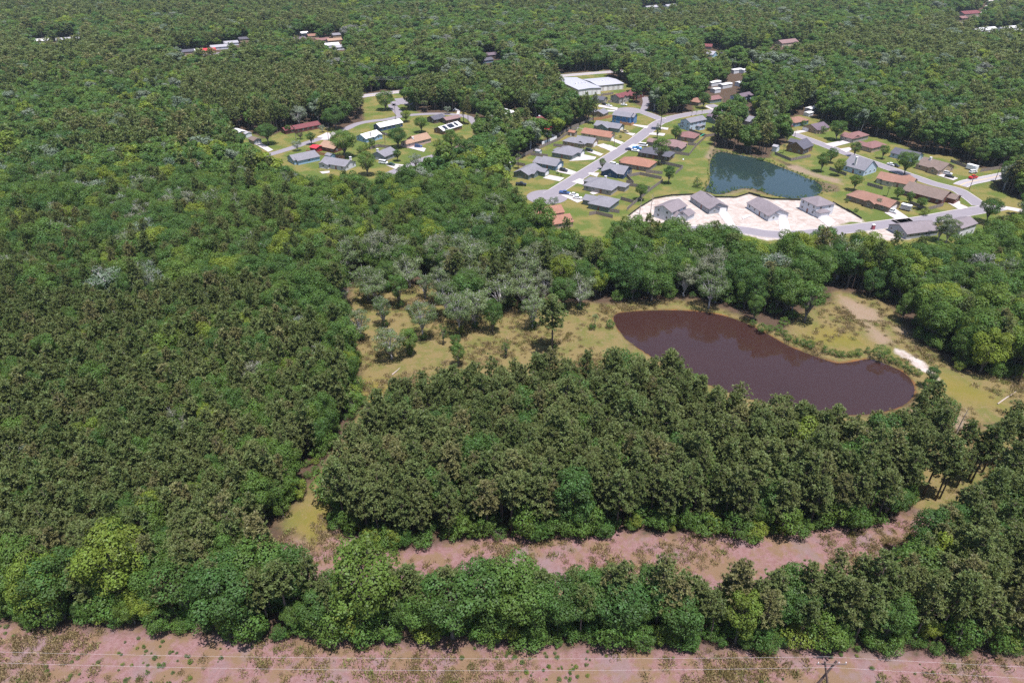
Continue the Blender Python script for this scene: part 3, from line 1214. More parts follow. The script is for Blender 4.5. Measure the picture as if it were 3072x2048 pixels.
  'o': (-92.67, 463.83),
  'open': False,
  'pitch': 0.42,
  'porch': None,
  'ridge': 'y',
  'roof': 'whitemetal',
  'rt': 'gable',
  'solar': False,
  'wall': 'navy',
  'windows': True,
  'wings': []},
 {'L': 10,
  'W': 11.5,
  'a': -30,
  'cat': 'house',
  'chim': (0.35, 0.15),
  'far': 0,
  'garage': None,
  'h': 2.65,
  'label': 'grey house with white chimney beside the white van',
  'name': 'house',
  'o': (-82.64, 398.48),
  'open': False,
  'pitch': 0.42,
  'porch': None,
  'ridge': 'y',
  'roof': 'grey',
  'rt': 'gable',
  'solar': False,
  'wall': 'greywall',
  'windows': True,
  'wings': []},
 {'L': 6,
  'W': 9,
  'a': -46,
  'cat': 'house',
  'chim': (0.6, 0.75),
  'far': 0,
  'garage': None,
  'h': 2.65,
  'label': 'pink house with tan roof and front porch',
  'name': 'house',
  'o': (-68.9, 423.76),
  'open': False,
  'pitch': 0.42,
  'porch': None,
  'ridge': 'y',
  'roof': 'tanroof',
  'rt': 'gable',
  'solar': False,
  'wall': 'pink',
  'windows': True,
  'wings': [(-0.5, 0.8, 1.0, 2.1, 2.7, 'gable', 'y', 0.55)]},
 {'L': 8.5,
  'W': 18,
  'a': -38,
  'cat': 'house',
  'chim': None,
  'far': 0,
  'garage': None,
  'h': 2.65,
  'label': 'brown house whose white roof carries black solar panels',
  'name': 'house',
  'o': (-51.32, 454.87),
  'open': False,
  'pitch': 0.42,
  'porch': None,
  'ridge': 'y',
  'roof': 'whitemetal',
  'rt': 'gable',
  'solar': True,
  'wall': 'brownwood',
  'windows': True,
  'wings': []},
 {'L': 8,
  'W': 10,
  'a': -45,
  'cat': 'house',
  'chim': None,
  'far': 0,
  'garage': None,
  'h': 2.65,
  'label': 'dark brown house with charcoal roof beyond the round oak',
  'name': 'house',
  'o': (-58.94, 483.28),
  'open': False,
  'pitch': 0.42,
  'porch': None,
  'ridge': 'y',
  'roof': 'slate',
  'rt': 'gable',
  'solar': False,
  'wall': 'darkbrown',
  'windows': True,
  'wings': []},
 {'L': 6,
  'W': 12,
  'a': -50,
  'cat': 'house',
  'chim': None,
  'far': 0,
  'garage': None,
  'h': 2.65,
  'label': 'dark timber house with rusty roof near the curve',
  'name': 'house',
  'o': (-48.83, 480.9),
  'open': False,
  'pitch': 0.42,
  'porch': None,
  'ridge': 'y',
  'roof': 'brownrose',
  'rt': 'gable',
  'solar': False,
  'wall': 'darkbrown',
  'windows': True,
  'wings': []},
 {'L': 11,
  'W': 9.5,
  'a': -38,
  'cat': 'house',
  'chim': None,
  'far': 0,
  'garage': None,
  'h': 2.65,
  'label': 'cream house with bright white roof under the trees',
  'name': 'house',
  'o': (-12.5, 500.09),
  'open': False,
  'pitch': 0.42,
  'porch': None,
  'ridge': 'x',
  'roof': 'whitemetal',
  'rt': 'hip',
  'solar': False,
  'wall': 'cream',
  'windows': True,
  'wings': []},
 {'L': 13,
  'W': 10.5,
  'a': -40,
  'cat': 'house',
  'chim': (0.5, 0.85),
  'far': 0,
  'garage': None,
  'h': 2.65,
  'label': 'maroon brick house with maroon roof and chimney',
  'name': 'house',
  'o': (7.97, 473.12),
  'open': False,
  'pitch': 0.42,
  'porch': None,
  'ridge': 'y',
  'roof': 'maroon',
  'rt': 'gable',
  'solar': False,
  'wall': 'brick',
  'windows': True,
  'wings': [(0.3, -0.05, 1.05, 0.5, 2.7, 'gable', 'x', 0.5)]},
 {'L': 9,
  'W': 9,
  'a': -35,
  'cat': 'house',
  'chim': None,
  'far': 0,
  'garage': None,
  'h': 2.65,
  'label': 'house with orange roof hidden among the yard trees',
  'name': 'house',
  'o': (-0.92, 449.4),
  'open': False,
  'pitch': 0.42,
  'porch': None,
  'ridge': 'x',
  'roof': 'orange',
  'rt': 'gable',
  'solar': False,
  'wall': 'cream',
  'windows': True,
  'wings': []},
 {'L': 8,
  'W': 9,
  'a': -50,
  'cat': 'house',
  'chim': None,
  'far': 0,
  'garage': None,
  'h': 2.65,
  'label': 'house with bright white roof deep among the yard trees',
  'name': 'house',
  'o': (-21.16, 420.36),
  'open': False,
  'pitch': 0.42,
  'porch': None,
  'ridge': 'x',
  'roof': 'whitemetal',
  'rt': 'gable',
  'solar': False,
  'wall': 'paleblue',
  'windows': True,
  'wings': [(-0.5, 0.6, 0.5, 1.2, 2.4, 'gable', 'x', 0.3)]},
 {'L': 8,
  'W': 13,
  'a': -45,
  'cat': 'house',
  'chim': None,
  'far': 0,
  'garage': None,
  'h': 2.65,
  'label': 'house with rosy brown roof behind the leafy trees',
  'name': 'house',
  'o': (-36.4, 404.3),
  'open': False,
  'pitch': 0.42,
  'porch': None,
  'ridge': 'x',
  'roof': 'brownrose',
  'rt': 'gable',
  'solar': False,
  'wall': 'tan',
  'windows': True,
  'wings': []},
 {'L': 4,
  'W': 4,
  'a': -31,
  'cat': 'shed',
  'chim': None,
  'far': 0,
  'garage': None,
  'h': 2.6,
  'label': 'grey garden shed with white roof near the palm',
  'name': 'shed',
  'o': (-4.81, 382.47),
  'open': False,
  'pitch': 0.42,
  'porch': None,
  'ridge': 'x',
  'roof': 'whitemetal',
  'rt': 'gable',
  'solar': False,
  'wall': 'sage',
  'windows': False,
  'wings': []},
 {'L': 3,
  'W': 3,
  'a': -31,
  'cat': 'shed',
  'chim': None,
  'far': 0,
  'garage': None,
  'h': 2,
  'label': 'tiny white shed in the corner of a green lawn',
  'name': 'shed',
  'o': (13.83, 407.66),
  'open': False,
  'pitch': 0.42,
  'porch': None,
  'ridge': 'x',
  'roof': 'greylight',
  'rt': 'gable',
  'solar': False,
  'wall': 'white',
  'windows': False,
  'wings': []},
 {'L': 4.5,
  'W': 4,
  'a': -31,
  'cat': 'shed',
  'chim': None,
  'far': 0,
  'garage': None,
  'h': 2.4,
  'label': 'playhouse with orange roof by the swing set',
  'name': 'shed',
  'o': (36.46, 447.87),
  'open': False,
  'pitch': 0.42,
  'porch': None,
  'ridge': 'x',
  'roof': 'orange',
  'rt': 'gable',
  'solar': False,
  'wall': 'taupe',
  'windows': False,
  'wings': []},
 {'L': 4,
  'W': 6,
  'a': -31,
  'cat': 'carport',
  'chim': None,
  'far': 0,
  'garage': None,
  'h': 2.6,
  'label': 'red canopy shelter beside the white fence',
  'name': 'carport',
  'o': (20.77, 455.04),
  'open': True,
  'pitch': 0.15,
  'porch': None,
  'ridge': 'x',
  'roof': 'red',
  'rt': 'gable',
  'solar': False,
  'wall': 'greybeige',
  'windows': False,
  'wings': []},
 {'L': 3,
  'W': 3.5,
  'a': -46,
  'cat': 'shed',
  'chim': None,
  'far': 0,
  'garage': None,
  'h': 3,
  'label': 'small white shed beside the fenced pond bank yard',
  'name': 'shed',
  'o': (157.87, 413.59),
  'open': False,
  'pitch': 0.42,
  'porch': None,
  'ridge': 'x',
  'roof': 'greylight',
  'rt': 'gable',
  'solar': False,
  'wall': 'white',
  'windows': False,
  'wings': []},
 {'L': 23.91,
  'W': 27,
  'a': 22,
  'cat': 'warehouse',
  'chim': None,
  'far': 0,
  'garage': None,
  'h': 4.5,
  'label': 'long metal building with pale steel roof, far half',
  'name': 'warehouse',
  'o': (69.5, 578.12),
  'open': False,
  'pitch': 0.07,
  'porch': None,
  'ridge': 'x',
  'roof': 'steel',
  'rt': 'gable',
  'solar': False,
  'wall': 'whitewall',
  'windows': False,
  'wings': []},
 {'L': 20.0,
  'W': 44,
  'a': 22,
  'cat': 'warehouse',
  'chim': None,
  'far': 0,
  'garage': None,
  'h': 4.8,
  'label': 'long metal building with pale steel roof, near half',
  'name': 'warehouse',
  'o': (52.63, 561.56),
  'open': False,
  'pitch': 0.06,
  'porch': None,
  'ridge': 'y',
  'roof': 'steel',
  'rt': 'gable',
  'solar': False,
  'wall': 'whitewall',
  'windows': False,
  'wings': []},
 {'L': 9,
  'W': 10,
  'a': -40,
  'cat': 'house',
  'chim': None,
  'far': 1,
  'garage': None,
  'h': 2.65,
  'label': 'house with orange tan roof beside the bend of the street',
  'name': 'house',
  'o': (132.62, 533.64),
  'open': False,
  'pitch': 0.42,
  'porch': None,
  'ridge': 'x',
  'roof': 'rustorange',
  'rt': 'hip',
  'solar': False,
  'wall': 'taupe',
  'windows': True,
  'wings': []},
 {'L': 8,
  'W': 12,
  'a': -60,
  'cat': 'house',
  'chim': None,
  'far': 1,
  'garage': None,
  'h': 2.65,
  'label': 'house with rosy roof behind a shady yard tree',
  'name': 'house',
  'o': (146.32, 542.98),
  'open': False,
  'pitch': 0.42,
  'porch': None,
  'ridge': 'y',
  'roof': 'rust',
  'rt': 'gable',
  'solar': False,
  'wall': 'sage',
  'windows': True,
  'wings': []},
 {'L': 8,
  'W': 17,
  'a': -55,
  'cat': 'house',
  'chim': None,
  'far': 1,
  'garage': None,
  'h': 2.65,
  'label': 'house with purple slate roof among dense trees',
  'name': 'house',
  'o': (169.64, 550.66),
  'open': False,
  'pitch': 0.42,
  'porch': None,
  'ridge': 'y',
  'roof': 'plum',
  'rt': 'gable',
  'solar': False,
  'wall': 'paleblue',
  'windows': True,
  'wings': []},
 {'L': 9,
  'W': 11,
  'a': -50,
  'cat': 'house',
  'chim': None,
  'far': 1,
  'garage': None,
  'h': 2.65,
  'label': 'grey roofed house showing through the pond side trees',
  'name': 'house',
  'o': (155.71, 479.47),
  'open': False,
  'pitch': 0.42,
  'porch': None,
  'ridge': 'x',
  'roof': 'grey',
  'rt': 'gable',
  'solar': False,
  'wall': 'greywall',
  'windows': True,
  'wings': []},
 {'L': 8,
  'W': 11,
  'a': -40,
  'cat': 'house',
  'chim': None,
  'far': 1,
  'garage': None,
  'h': 2.65,
  'label': 'pale grey house on the lawn across the main road',
  'name': 'house',
  'o': (195.59, 739.11),
  'open': False,
  'pitch': 0.42,
  'porch': None,
  'ridge': 'x',
  'roof': 'greylight',
  'rt': 'gable',
  'solar': False,
  'wall': 'skyblue',
  'windows': True,
  'wings': []},
 {'L': 10,
  'W': 9,
  'a': -20,
  'cat': 'house',
  'chim': None,
  'far': 1,
  'garage': None,
  'h': 2.65,
  'label': 'dark roofed house across the main road',
  'name': 'house',
  'o': (210.2, 741.2),
  'open': False,
  'pitch': 0.42,
  'porch': None,
  'ridge': 'x',
  'roof': 'slate',
  'rt': 'gable',
  'solar': False,
  'wall': 'sage',
  'windows': True,
  'wings': []},
 {'L': 11,
  'W': 9,
  'a': -20,
  'cat': 'house',
  'chim': None,
  'far': 1,
  'garage': None,
  'h': 2.65,
  'label': 'maroon roofed house at the back of the far lawn',
  'name': 'house',
  'o': (202.38, 786.69),
  'open': False,
  'pitch': 0.42,
  'porch': None,
  'ridge': 'x',
  'roof': 'maroon',
  'rt': 'gable',
  'solar': False,
  'wall': 'taupe',
  'windows': True,
  'wings': []},
 {'L': 12,
  'W': 26,
  'a': -60,
  'cat': 'building',
  'chim': None,
  'far': 1,
  'garage': None,
  'h': 3.6,
  'label': 'long tan roofed commercial building beyond the main road',
  'name': 'building',
  'o': (286.6, 807.79),
  'open': False,
  'pitch': 0.42,
  'porch': None,
  'ridge': 'y',
  'roof': 'brownrose',
  'rt': 'gable',
  'solar': False,
  'wall': 'cream',
  'windows': True,
  'wings': []},
 {'L': 5,
  'W': 10,
  'a': -50,
  'cat': 'house',
  'chim': None,
  'far': 1,
  'garage': None,
  'h': 2.65,
  'label': 'white roofed trailer home right of the pond street',
  'name': 'house',
  'o': (213.32, 511.3),
  'open': False,
  'pitch': 0.2,
  'porch': None,
  'ridge': 'y',
  'roof': 'whitemetal',
  'rt': 'gable',
  'solar': False,
  'wall': 'white',
  'windows': True,
  'wings': []},
 {'L': 4,
  'W': 6,
  'a': -50,
  'cat': 'shed',
  'chim': None,
  'far': 0,
  'garage': None,
  'h': 2.2,
  'label': 'low white shed roof right of the pond street',
  'name': 'shed',
  'o': (208.43, 499.9),
  'open': False,
  'pitch': 0.2,
  'porch': None,
  'ridge': 'y',
  'roof': 'whitemetal',
  'rt': 'gable',
  'solar': False,
  'wall': 'white',
  'windows': False,
  'wings': []},
 {'L': 5,
  'W': 12,
  'a': -55,
  'cat': 'shed',
  'chim': None,
  'far': 1,
  'garage': None,
  'h': 3,
  'label': 'long white recreational vehicle shed in the storage lot',
  'name': 'shed',
  'o': (197.23, 654.65),
  'open': False,
  'pitch': 0.15,
  'porch': None,
  'ridge': 'y',
  'roof': 'whitemetal',
  'rt': 'gable',
  'solar': False,
  'wall': 'white',
  'windows': False,
  'wings': []},
 {'L': 5,
  'W': 12,
  'a': -55,
  'cat': 'shed',
  'chim': None,
  'far': 1,
  'garage': None,
  'h': 3,
  'label': 'second white roofed storage shed in the storage lot',
  'name': 'shed',
  'o': (206.29, 654.65),
  'open': False,
  'pitch': 0.15,
  'porch': None,
  'ridge': 'y',
  'roof': 'whitemetal',
  'rt': 'gable',
  'solar': False,
  'wall': 'white',
  'windows': False,
  'wings': []},
 {'L': 5,
  'W': 12,
  'a': -55,
  'cat': 'shed',
  'chim': None,
  'far': 1,
  'garage': None,
  'h': 3,
  'label': 'white storage shed with bright roof in the far lot',
  'name': 'shed',
  'o': (216.66, 662.36),
  'open': False,
  'pitch': 0.15,
  'porch': None,
  'ridge': 'y',
  'roof': 'whitemetal',
  'rt': 'gable',
  'solar': False,
  'wall': 'white',
  'windows': False,
  'wings': []},
 {'L': 5,
  'W': 12,
  'a': -55,
  'cat': 'shed',
  'chim': None,
  'far': 1,
  'garage': None,
  'h': 3,
  'label': 'pale grey storage building under pines',
  'name': 'shed',
  'o': (163.66, 600.47),
  'open': False,
  'pitch': 0.15,
  'porch': None,
  'ridge': 'y',
  'roof': 'whitemetal',
  'rt': 'gable',
  'solar': False,
  'wall': 'white',
  'windows': False,
  'wings': []},
 {'L': 5,
  'W': 12,
  'a': -55,
  'cat': 'shed',
  'chim': None,
  'far': 1,
  'garage': None,
  'h': 3,
  'label': 'white storage building under pines',
  'name': 'shed',
  'o': (170.74, 591.87),
  'open': False,
  'pitch': 0.15,
  'porch': None,
  'ridge': 'y',
  'roof': 'whitemetal',
  'rt': 'gable',
  'solar': False,
  'wall': 'white',
  'windows': False,
  'wings': []},
 {'L': 5,
  'W': 7,
  'a': -55,
  'cat': 'shed',
  'chim': None,
  'far': 1,
  'garage': None,
  'h': 3,
  'label': 'white storage shed lowest in the pine lot',
  'name': 'shed',
  'o': (160.12, 575.3),
  'open': False,
  'pitch': 0.15,
  'porch': None,
  'ridge': 'y',
  'roof': 'whitemetal',
  'rt': 'gable',
  'solar': False,
  'wall': 'white',
  'windows': False,
  'wings': []},
 {'L': 5,
  'W': 7,
  'a': -55,
  'cat': 'shed',
  'chim': None,
  'far': 1,
  'garage': None,
  'h': 3,
  'label': 'small white shed between the pine trunks',
  'name': 'shed',
  'o': (186.97, 600.47),
  'open': False,
  'pitch': 0.15,
  'porch': None,
  'ridge': 'y',
  'roof': 'whitemetal',
  'rt': 'gable',
  'solar': False,
  'wall': 'white',
  'windows': False,
  'wings': []},
 {'L': 5,
  'W': 7,
  'a': -55,
  'cat': 'shed',
  'chim': None,
  'far': 1,
  'garage': None,
  'h': 3,
  'label': 'small white shed at the end of the storage lot',
  'name': 'shed',
  'o': (234.33, 657.2),
  'open': False,
  'pitch': 0.15,
  'porch': None,
  'ridge': 'y',
  'roof': 'whitemetal',
  'rt': 'gable',
  'solar': False,
  'wall': 'white',
  'windows': False,
  'wings': []},
 {'L': 8,
  'W': 16,
  'a': -60,
  'cat': 'house',
  'chim': None,
  'far': 1,
  'garage': None,
  'h': 2.65,
  'label': 'house with dark roof at the start of the far row',
  'name': 'house',
  'o': (-344.32, 754.16),
  'open': False,
  'pitch': 0.42,
  'porch': None,
  'ridge': 'y',
  'roof': 'slate',
  'rt': 'gable',
  'solar': False,
  'wall': 'tan',
  'windows': True,
  'wings': []},
 {'L': 8,
  'W': 8,
  'a': -60,
  'cat': 'house',
  'chim': None,
  'far': 1,
  'garage': None,
  'h': 2.65,
  'label': 'small white roofed shed beside the red roof',
  'name': 'house',
  'o': (-329.69, 760.31),
  'open': False,
  'pitch': 0.42,
  'porch': None,
  'ridge': 'y',
  'roof': 'whitemetal',
  'rt': 'gable',
  'solar': False,
  'wall': 'white',
  'windows': True,
  'wings': []},
 {'L': 8,
  'W': 15,
  'a': -60,
  'cat': 'house',
  'chim': None,
  'far': 1,
  'garage': None,
  'h': 2.65,
  'label': 'house with bright red roof in the far row',
  'name': 'house',
  'o': (-325.0, 762.08),
  'open': False,
  'pitch': 0.42,
  'porch': None,
  'ridge': 'y',
  'roof': 'red',
  'rt': 'gable',
  'solar': False,
  'wall': 'tan',
  'windows': True,
  'wings': []},
 {'L': 8,
  'W': 18,
  'a': -60,
  'cat': 'house',
  'chim': None,
  'far': 1,
  'garage': None,
  'h': 2.65,
  'label': 'pale grey roofed house behind the red roof',
  'name': 'house',
  'o': (-322.72, 783.96),
  'open': False,
  'pitch': 0.42,
  'porch': None,
  'ridge': 'y',
  'roof': 'greylight',
  'rt': 'gable',
  'solar': False,
  'wall': 'white',
  'windows': True,
  'wings': []},
 {'L': 8,
  'W': 15,
  'a': -60,
  'cat': 'house',
  'chim': None,
  'far': 1,
  'garage': None,
  'h': 2.65,
  'label': 'pale house near the middle of the far row',
  'name': 'house',
  'o': (-318.17, 810.98),
  'open': False,
  'pitch': 0.42,
  'porch': None,
  'ridge': 'y',
  'roof': 'greylight',
  'rt': 'gable',
  'solar': False,
  'wall': 'white',
  'windows': True,
  'wings': []},
 {'L': 8,
  'W': 12,
  'a': -60,
  'cat': 'house',
  'chim': None,
  'far': 1,
  'garage': None,
  'h': 2.65,
  'label': 'dark roofed house at the far end of the row',
  'name': 'house',
  'o': (-311.64, 839.77),
  'open': False,
  'pitch': 0.42,
  'porch': None,
  'ridge': 'y',
  'roof': 'slate',
  'rt': 'gable',
  'solar': False,
  'wall': 'tan',
  'windows': True,
  'wings': []},
 {'L': 8,
  'W': 9,
  'a': -60,
  'cat': 'house',
  'chim': None,
  'far': 1,
  'garage': None,
  'h': 2.65,
  'label': 'white cottage at the back of the far cluster',
  'name': 'house',
  'o': (-252.95, 882.0),
  'open': False,
  'pitch': 0.42,
  'porch': None,
  'ridge': 'y',
  'roof': 'whitemetal',
  'rt': 'gable',
  'solar': False,
  'wall': 'white',
  'windows': True,
  'wings': []},
 {'L': 8,
  'W': 12,
  'a': -60,
  'cat': 'house',
  'chim': None,
  'far': 1,
  'garage': None,
  'h': 2.65,
  'label': 'tall house with orange roof in the far cluster',
  'name': 'house',
  'o': (-239.55, 863.75),
  'open': False,
  'pitch': 0.42,
  'porch': None,
  'ridge': 'y',
  'roof': 'rustorange',
  'rt': 'gable',
  'solar': False,
  'wall': 'tan',
  'windows': True,
  'wings': []},
 {'L': 8,
  'W': 14,
  'a': -60,
  'cat': 'house',
  'chim': None,
  'far': 1,
  'garage': None,
  'h': 2.65,
  'label': 'grey roofed house at the right of the far cluster',
  'name': 'house',
  'o': (-212.94, 870.52),
  'open': False,
  'pitch': 0.42,
  'porch': None,
  'ridge': 'y',
  'roof': 'grey',
  'rt': 'gable',
  'solar': False,
  'wall': 'tan',
  'windows': True,
  'wings': []},
 {'L': 8,
  'W': 15,
  'a': -60,
  'cat': 'house',
  'chim': None,
  'far': 1,
  'garage': None,
  'h': 2.65,
  'label': 'brick house with rosy gable in the far cluster',
  'name': 'house',
  'o': (-222.22, 831.36),
  'open': False,
  'pitch': 0.42,
  'porch': None,
  'ridge': 'y',
  'roof': 'rust',
  'rt': 'gable',
  'solar': False,
  'wall': 'tan',
  'windows': True,
  'wings': []},
 {'L': 8,
  'W': 16,
  'a': -60,
  'cat': 'house',
  'chim': None,
  'far': 1,
  'garage': None,
  'h': 2.65,
  'label': 'house with tan roof in the far cluster',
  'name': 'house',
  'o': (-208.76, 829.28),
  'open': False,
  'pitch': 0.42,
  'porch': None,
  'ridge': 'y',
  'roof': 'tanroof',
  'rt': 'gable',
  'solar': False,
  'wall': 'tan',
  'windows': True,
  'wings': []},
 {'L': 8,
  'W': 15,
  'a': -60,
  'cat': 'house',
  'chim': None,
  'far': 1,
  'garage': None,
  'h': 2.65,
  'label': 'house with wide white roof in the far cluster',
  'name': 'house',
  'o': (-204.02, 797.26),
  'open': False,
  'pitch': 0.42,
  'porch': None,
  'ridge': 'y',
  'roof': 'whitemetal',
  'rt': 'gable',
  'solar': False,
  'wall': 'white',
  'windows': True,
  'wings': []},
 {'L': 8,
  'W': 14,
  'a': -60,
  'cat': 'house',
  'chim': None,
  'far': 1,
  'garage': None,
  'h': 2.65,
  'label': 'house with pale green grey roof in the far cluster',
  'name': 'house',
  'o': (-191.02, 783.96),
  'open': False,
  'pitch': 0.42,
  'porch': None,
  'ridge': 'y',
  'roof': 'greylight',
  'rt': 'gable',
  'solar': False,
  'wall': 'white',
  'windows': True,
  'wings': []},
 {'L': 8,
  'W': 16,
  'a': -60,
  'cat': 'house',
  'chim': None,
  'far': 1,
  'garage': None,
  'h': 2.65,
  'label': 'house with purple roof left of the far cluster',
  'name': 'house',
  'o': (-251.7, 838.71),
  'open': False,
  'pitch': 0.42,
  'porch': None,
  'ridge': 'y',
  'roof': 'plum',
  'rt': 'gable',
  'solar': False,
  'wall': 'tan',
  'windows': True,
  'wings': []},
 {'L': 8,
  'W': 16,
  'a': -50,
  'cat': 'house',
  'chim': None,
  'far': 1,
  'garage': None,
  'h': 2.65,
  'label': 'white roofed house in the upper wood at the picture side',
  'name': 'house',
  'o': (-536.29, 824.41),
  'open': False,
  'pitch': 0.42,
  'porch': None,
  'ridge': 'y',
  'roof': 'whitemetal',
  'rt': 'gable',
  'solar': False,
  'wall': 'white',
  'windows': True,
  'wings': []},
 {'L': 8,
  'W': 24,
  'a': -60,
  'cat': 'house',
  'chim': None,
  'far': 1,
  'garage': None,
  'h': 2.65,
  'label': 'low grey roofed building in the upper wood',
  'name': 'house',
  'o': (-514.98, 834.11),
  'open': False,
  'pitch': 0.42,
  'porch': None,
  'ridge': 'y',
  'roof': 'greylight',
  'rt': 'gable',
  'solar': False,
  'wall': 'greywall',
  'windows': True,
  'wings': []},
 {'L': 8,
  'W': 13,
  'a': -50,
  'cat': 'house',
  'chim': None,
  'far': 1,
  'garage': None,
  'h': 2.65,
  'label': 'slate blue roofed house between trees over the parking lot',
  'name': 'house',
  'o': (-33.12, 706.03),
  'open': False,
  'pitch': 0.42,
  'porch': None,
  'ridge': 'y',
  'roof': 'slate',
  'rt': 'gable',
  'solar': False,
  'wall': 'slateblue',
  'windows': True,
  'wings': []},
 {'L': 8,
  'W': 16,
  'a': -60,
  'cat': 'house',
  'chim': None,
  'far': 1,
  'garage': None,
  'h': 2.65,
  'label': 'long dark roofed house between trees over the parking lot',
  'name': 'house',
  'o': (-32.22, 734.67),
  'open': False,
  'pitch': 0.42,
  'porch': None,
  'ridge': 'y',
  'roof': 'plum',
  'rt': 'gable',
  'solar': False,
  'wall': 'darkbrown',
  'windows': True,
  'wings': []},
 {'L': 10,
  'W': 26,
  'a': -50,
  'cat': 'house',
  'chim': None,
  'far': 1,
  'garage': None,
  'h': 2.65,
  'label': 'white roofed house near the top of the wood',
  'name': 'house',
  'o': (198.34, 1145.02),
  'open': False,
  'pitch': 0.42,
  'porch': None,
  'ridge': 'y',
  'roof': 'greylight',
  'rt': 'gable',
  'solar': False,
  'wall': 'white',
  'windows': True,
  'wings': []},
 {'L': 10,
  'W': 24,
  'a': -50,
  'cat': 'house',
  'chim': None,
  'far': 1,
  'garage': None,
  'h': 2.65,
  'label': 'pale roofed house near the top of the wood',
  'name': 'house',
  'o': (231.92, 1164.65),
  'open': False,
  'pitch': 0.42,
  'porch': None,
  'ridge': 'y',
  'roof': 'greylight',
  'rt': 'gable',
  'solar': False,
  'wall': 'white',
  'windows': True,
  'wings': []},
 {'L': 14,
  'W': 34,
  'a': -65,
  'cat': 'building',
  'chim': None,
  'far': 1,
  'garage': None,
  'h': 4,
  'label': 'long maroon roofed building on the far highway',
  'name': 'building',
  'o': (626.3, 1063.25),
  'open': False,
  'pitch': 0.42,
  'porch': None,
  'ridge': 'y',
  'roof': 'maroon',
  'rt': 'gable',
  'solar': False,
  'wall': 'taupe',
  'windows': True,
  'wings': []},
 {'L': 10,
  'W': 12,
  'a': -65,
  'cat': 'building',
  'chim': None,
  'far': 1,
  'garage': None,
  'h': 2.65,
  'label': 'small rust roofed building on the far highway',
  'name': 'building',
  'o': (605.61, 1025.3),
  'open': False,
  'pitch': 0.42,
  'porch': None,
  'ridge': 'y',
  'roof': 'rust',
  'rt': 'gable',
  'solar': False,
  'wall': 'darkbrown',
  'windows': True,
  'wings': []},
 {'L': 8,
  'W': 20,
  'a': -70,
  'cat': 'shed',
  'chim': None,
  'far': 1,
  'garage': None,
  'h': 4,
  'label': 'first white storage roof in the far yard',
  'name': 'storage_building',
  'o': (552.01, 895.38),
  'open': False,
  'pitch': 0.42,
  'porch': None,
  'ridge': 'y',
  'roof': 'whitemetal',
  'rt': 'gable',
  'solar': False,
  'wall': 'white',
  'windows': False,
  'wings': []},
 {'L': 8,
  'W': 26,
  'a': -70,
  'cat': 'shed',
  'chim': None,
  'far': 1,
  'garage': None,
  'h': 4,
  'label': 'widest white storage roof in the far yard',
  'name': 'storage_building',
  'o': (565.06, 907.37),
  'open': False,
  'pitch': 0.42,
  'porch': None,
  'ridge': 'y',
  'roof': 'whitemetal',
  'rt': 'gable',
  'solar': False,
  'wall': 'white',
  'windows': False,
  'wings': []},
 {'L': 8,
  'W': 14,
  'a': -70,
  'cat': 'shed',
  'chim': None,
  'far': 1,
  'garage': None,
  'h': 4,
  'label': 'third white storage roof in the far yard',
  'name': 'storage_building',
  'o': (574.01, 907.37),
  'open': False,
  'pitch': 0.42,
  'porch': None,
  'ridge': 'y',
  'roof': 'whitemetal',
  'rt': 'gable',
  'solar': False,
  'wall': 'white',
  'windows': False,
  'wings': []},
 {'L': 8,
  'W': 16,
  'a': -70,
  'cat': 'shed',
  'chim': None,
  'far': 1,
  'garage': None,
  'h': 4,
  'label': 'fourth white storage roof in the far yard',
  'name': 'storage_building',
  'o': (592.64, 910.42),
  'open': False,
  'pitch': 0.42,
  'porch': None,
  'ridge': 'y',
  'roof': 'whitemetal',
  'rt': 'gable',
  'solar': False,
  'wall': 'white',
  'windows': False,
  'wings': []},
 {'L': 8,
  'W': 14,
  'a': -70,
  'cat': 'shed',
  'chim': None,
  'far': 1,
  'garage': None,
  'h': 4,
  'label': 'fifth white storage roof in the far yard',
  'name': 'storage_building',
  'o': (607.81, 920.45),
  'open': False,
  'pitch': 0.42,
  'porch': None,
  'ridge': 'y',
  'roof': 'whitemetal',
  'rt': 'gable',
  'solar': False,
  'wall': 'white',
  'windows': False,
  'wings': []},
 {'L': 8,
  'W': 16,
  'a': -70,
  'cat': 'shed',
  'chim': None,
  'far': 1,
  'garage': None,
  'h': 4,
  'label': 'last white storage roof in the far yard',
  'name': 'storage_building',
  'o': (600.07, 895.38),
  'open': False,
  'pitch': 0.42,
  'porch': None,
  'ridge': 'y',
  'roof': 'whitemetal',
  'rt': 'gable',
  'solar': False,
  'wall': 'white',
  'windows': False,
  'wings': []}]
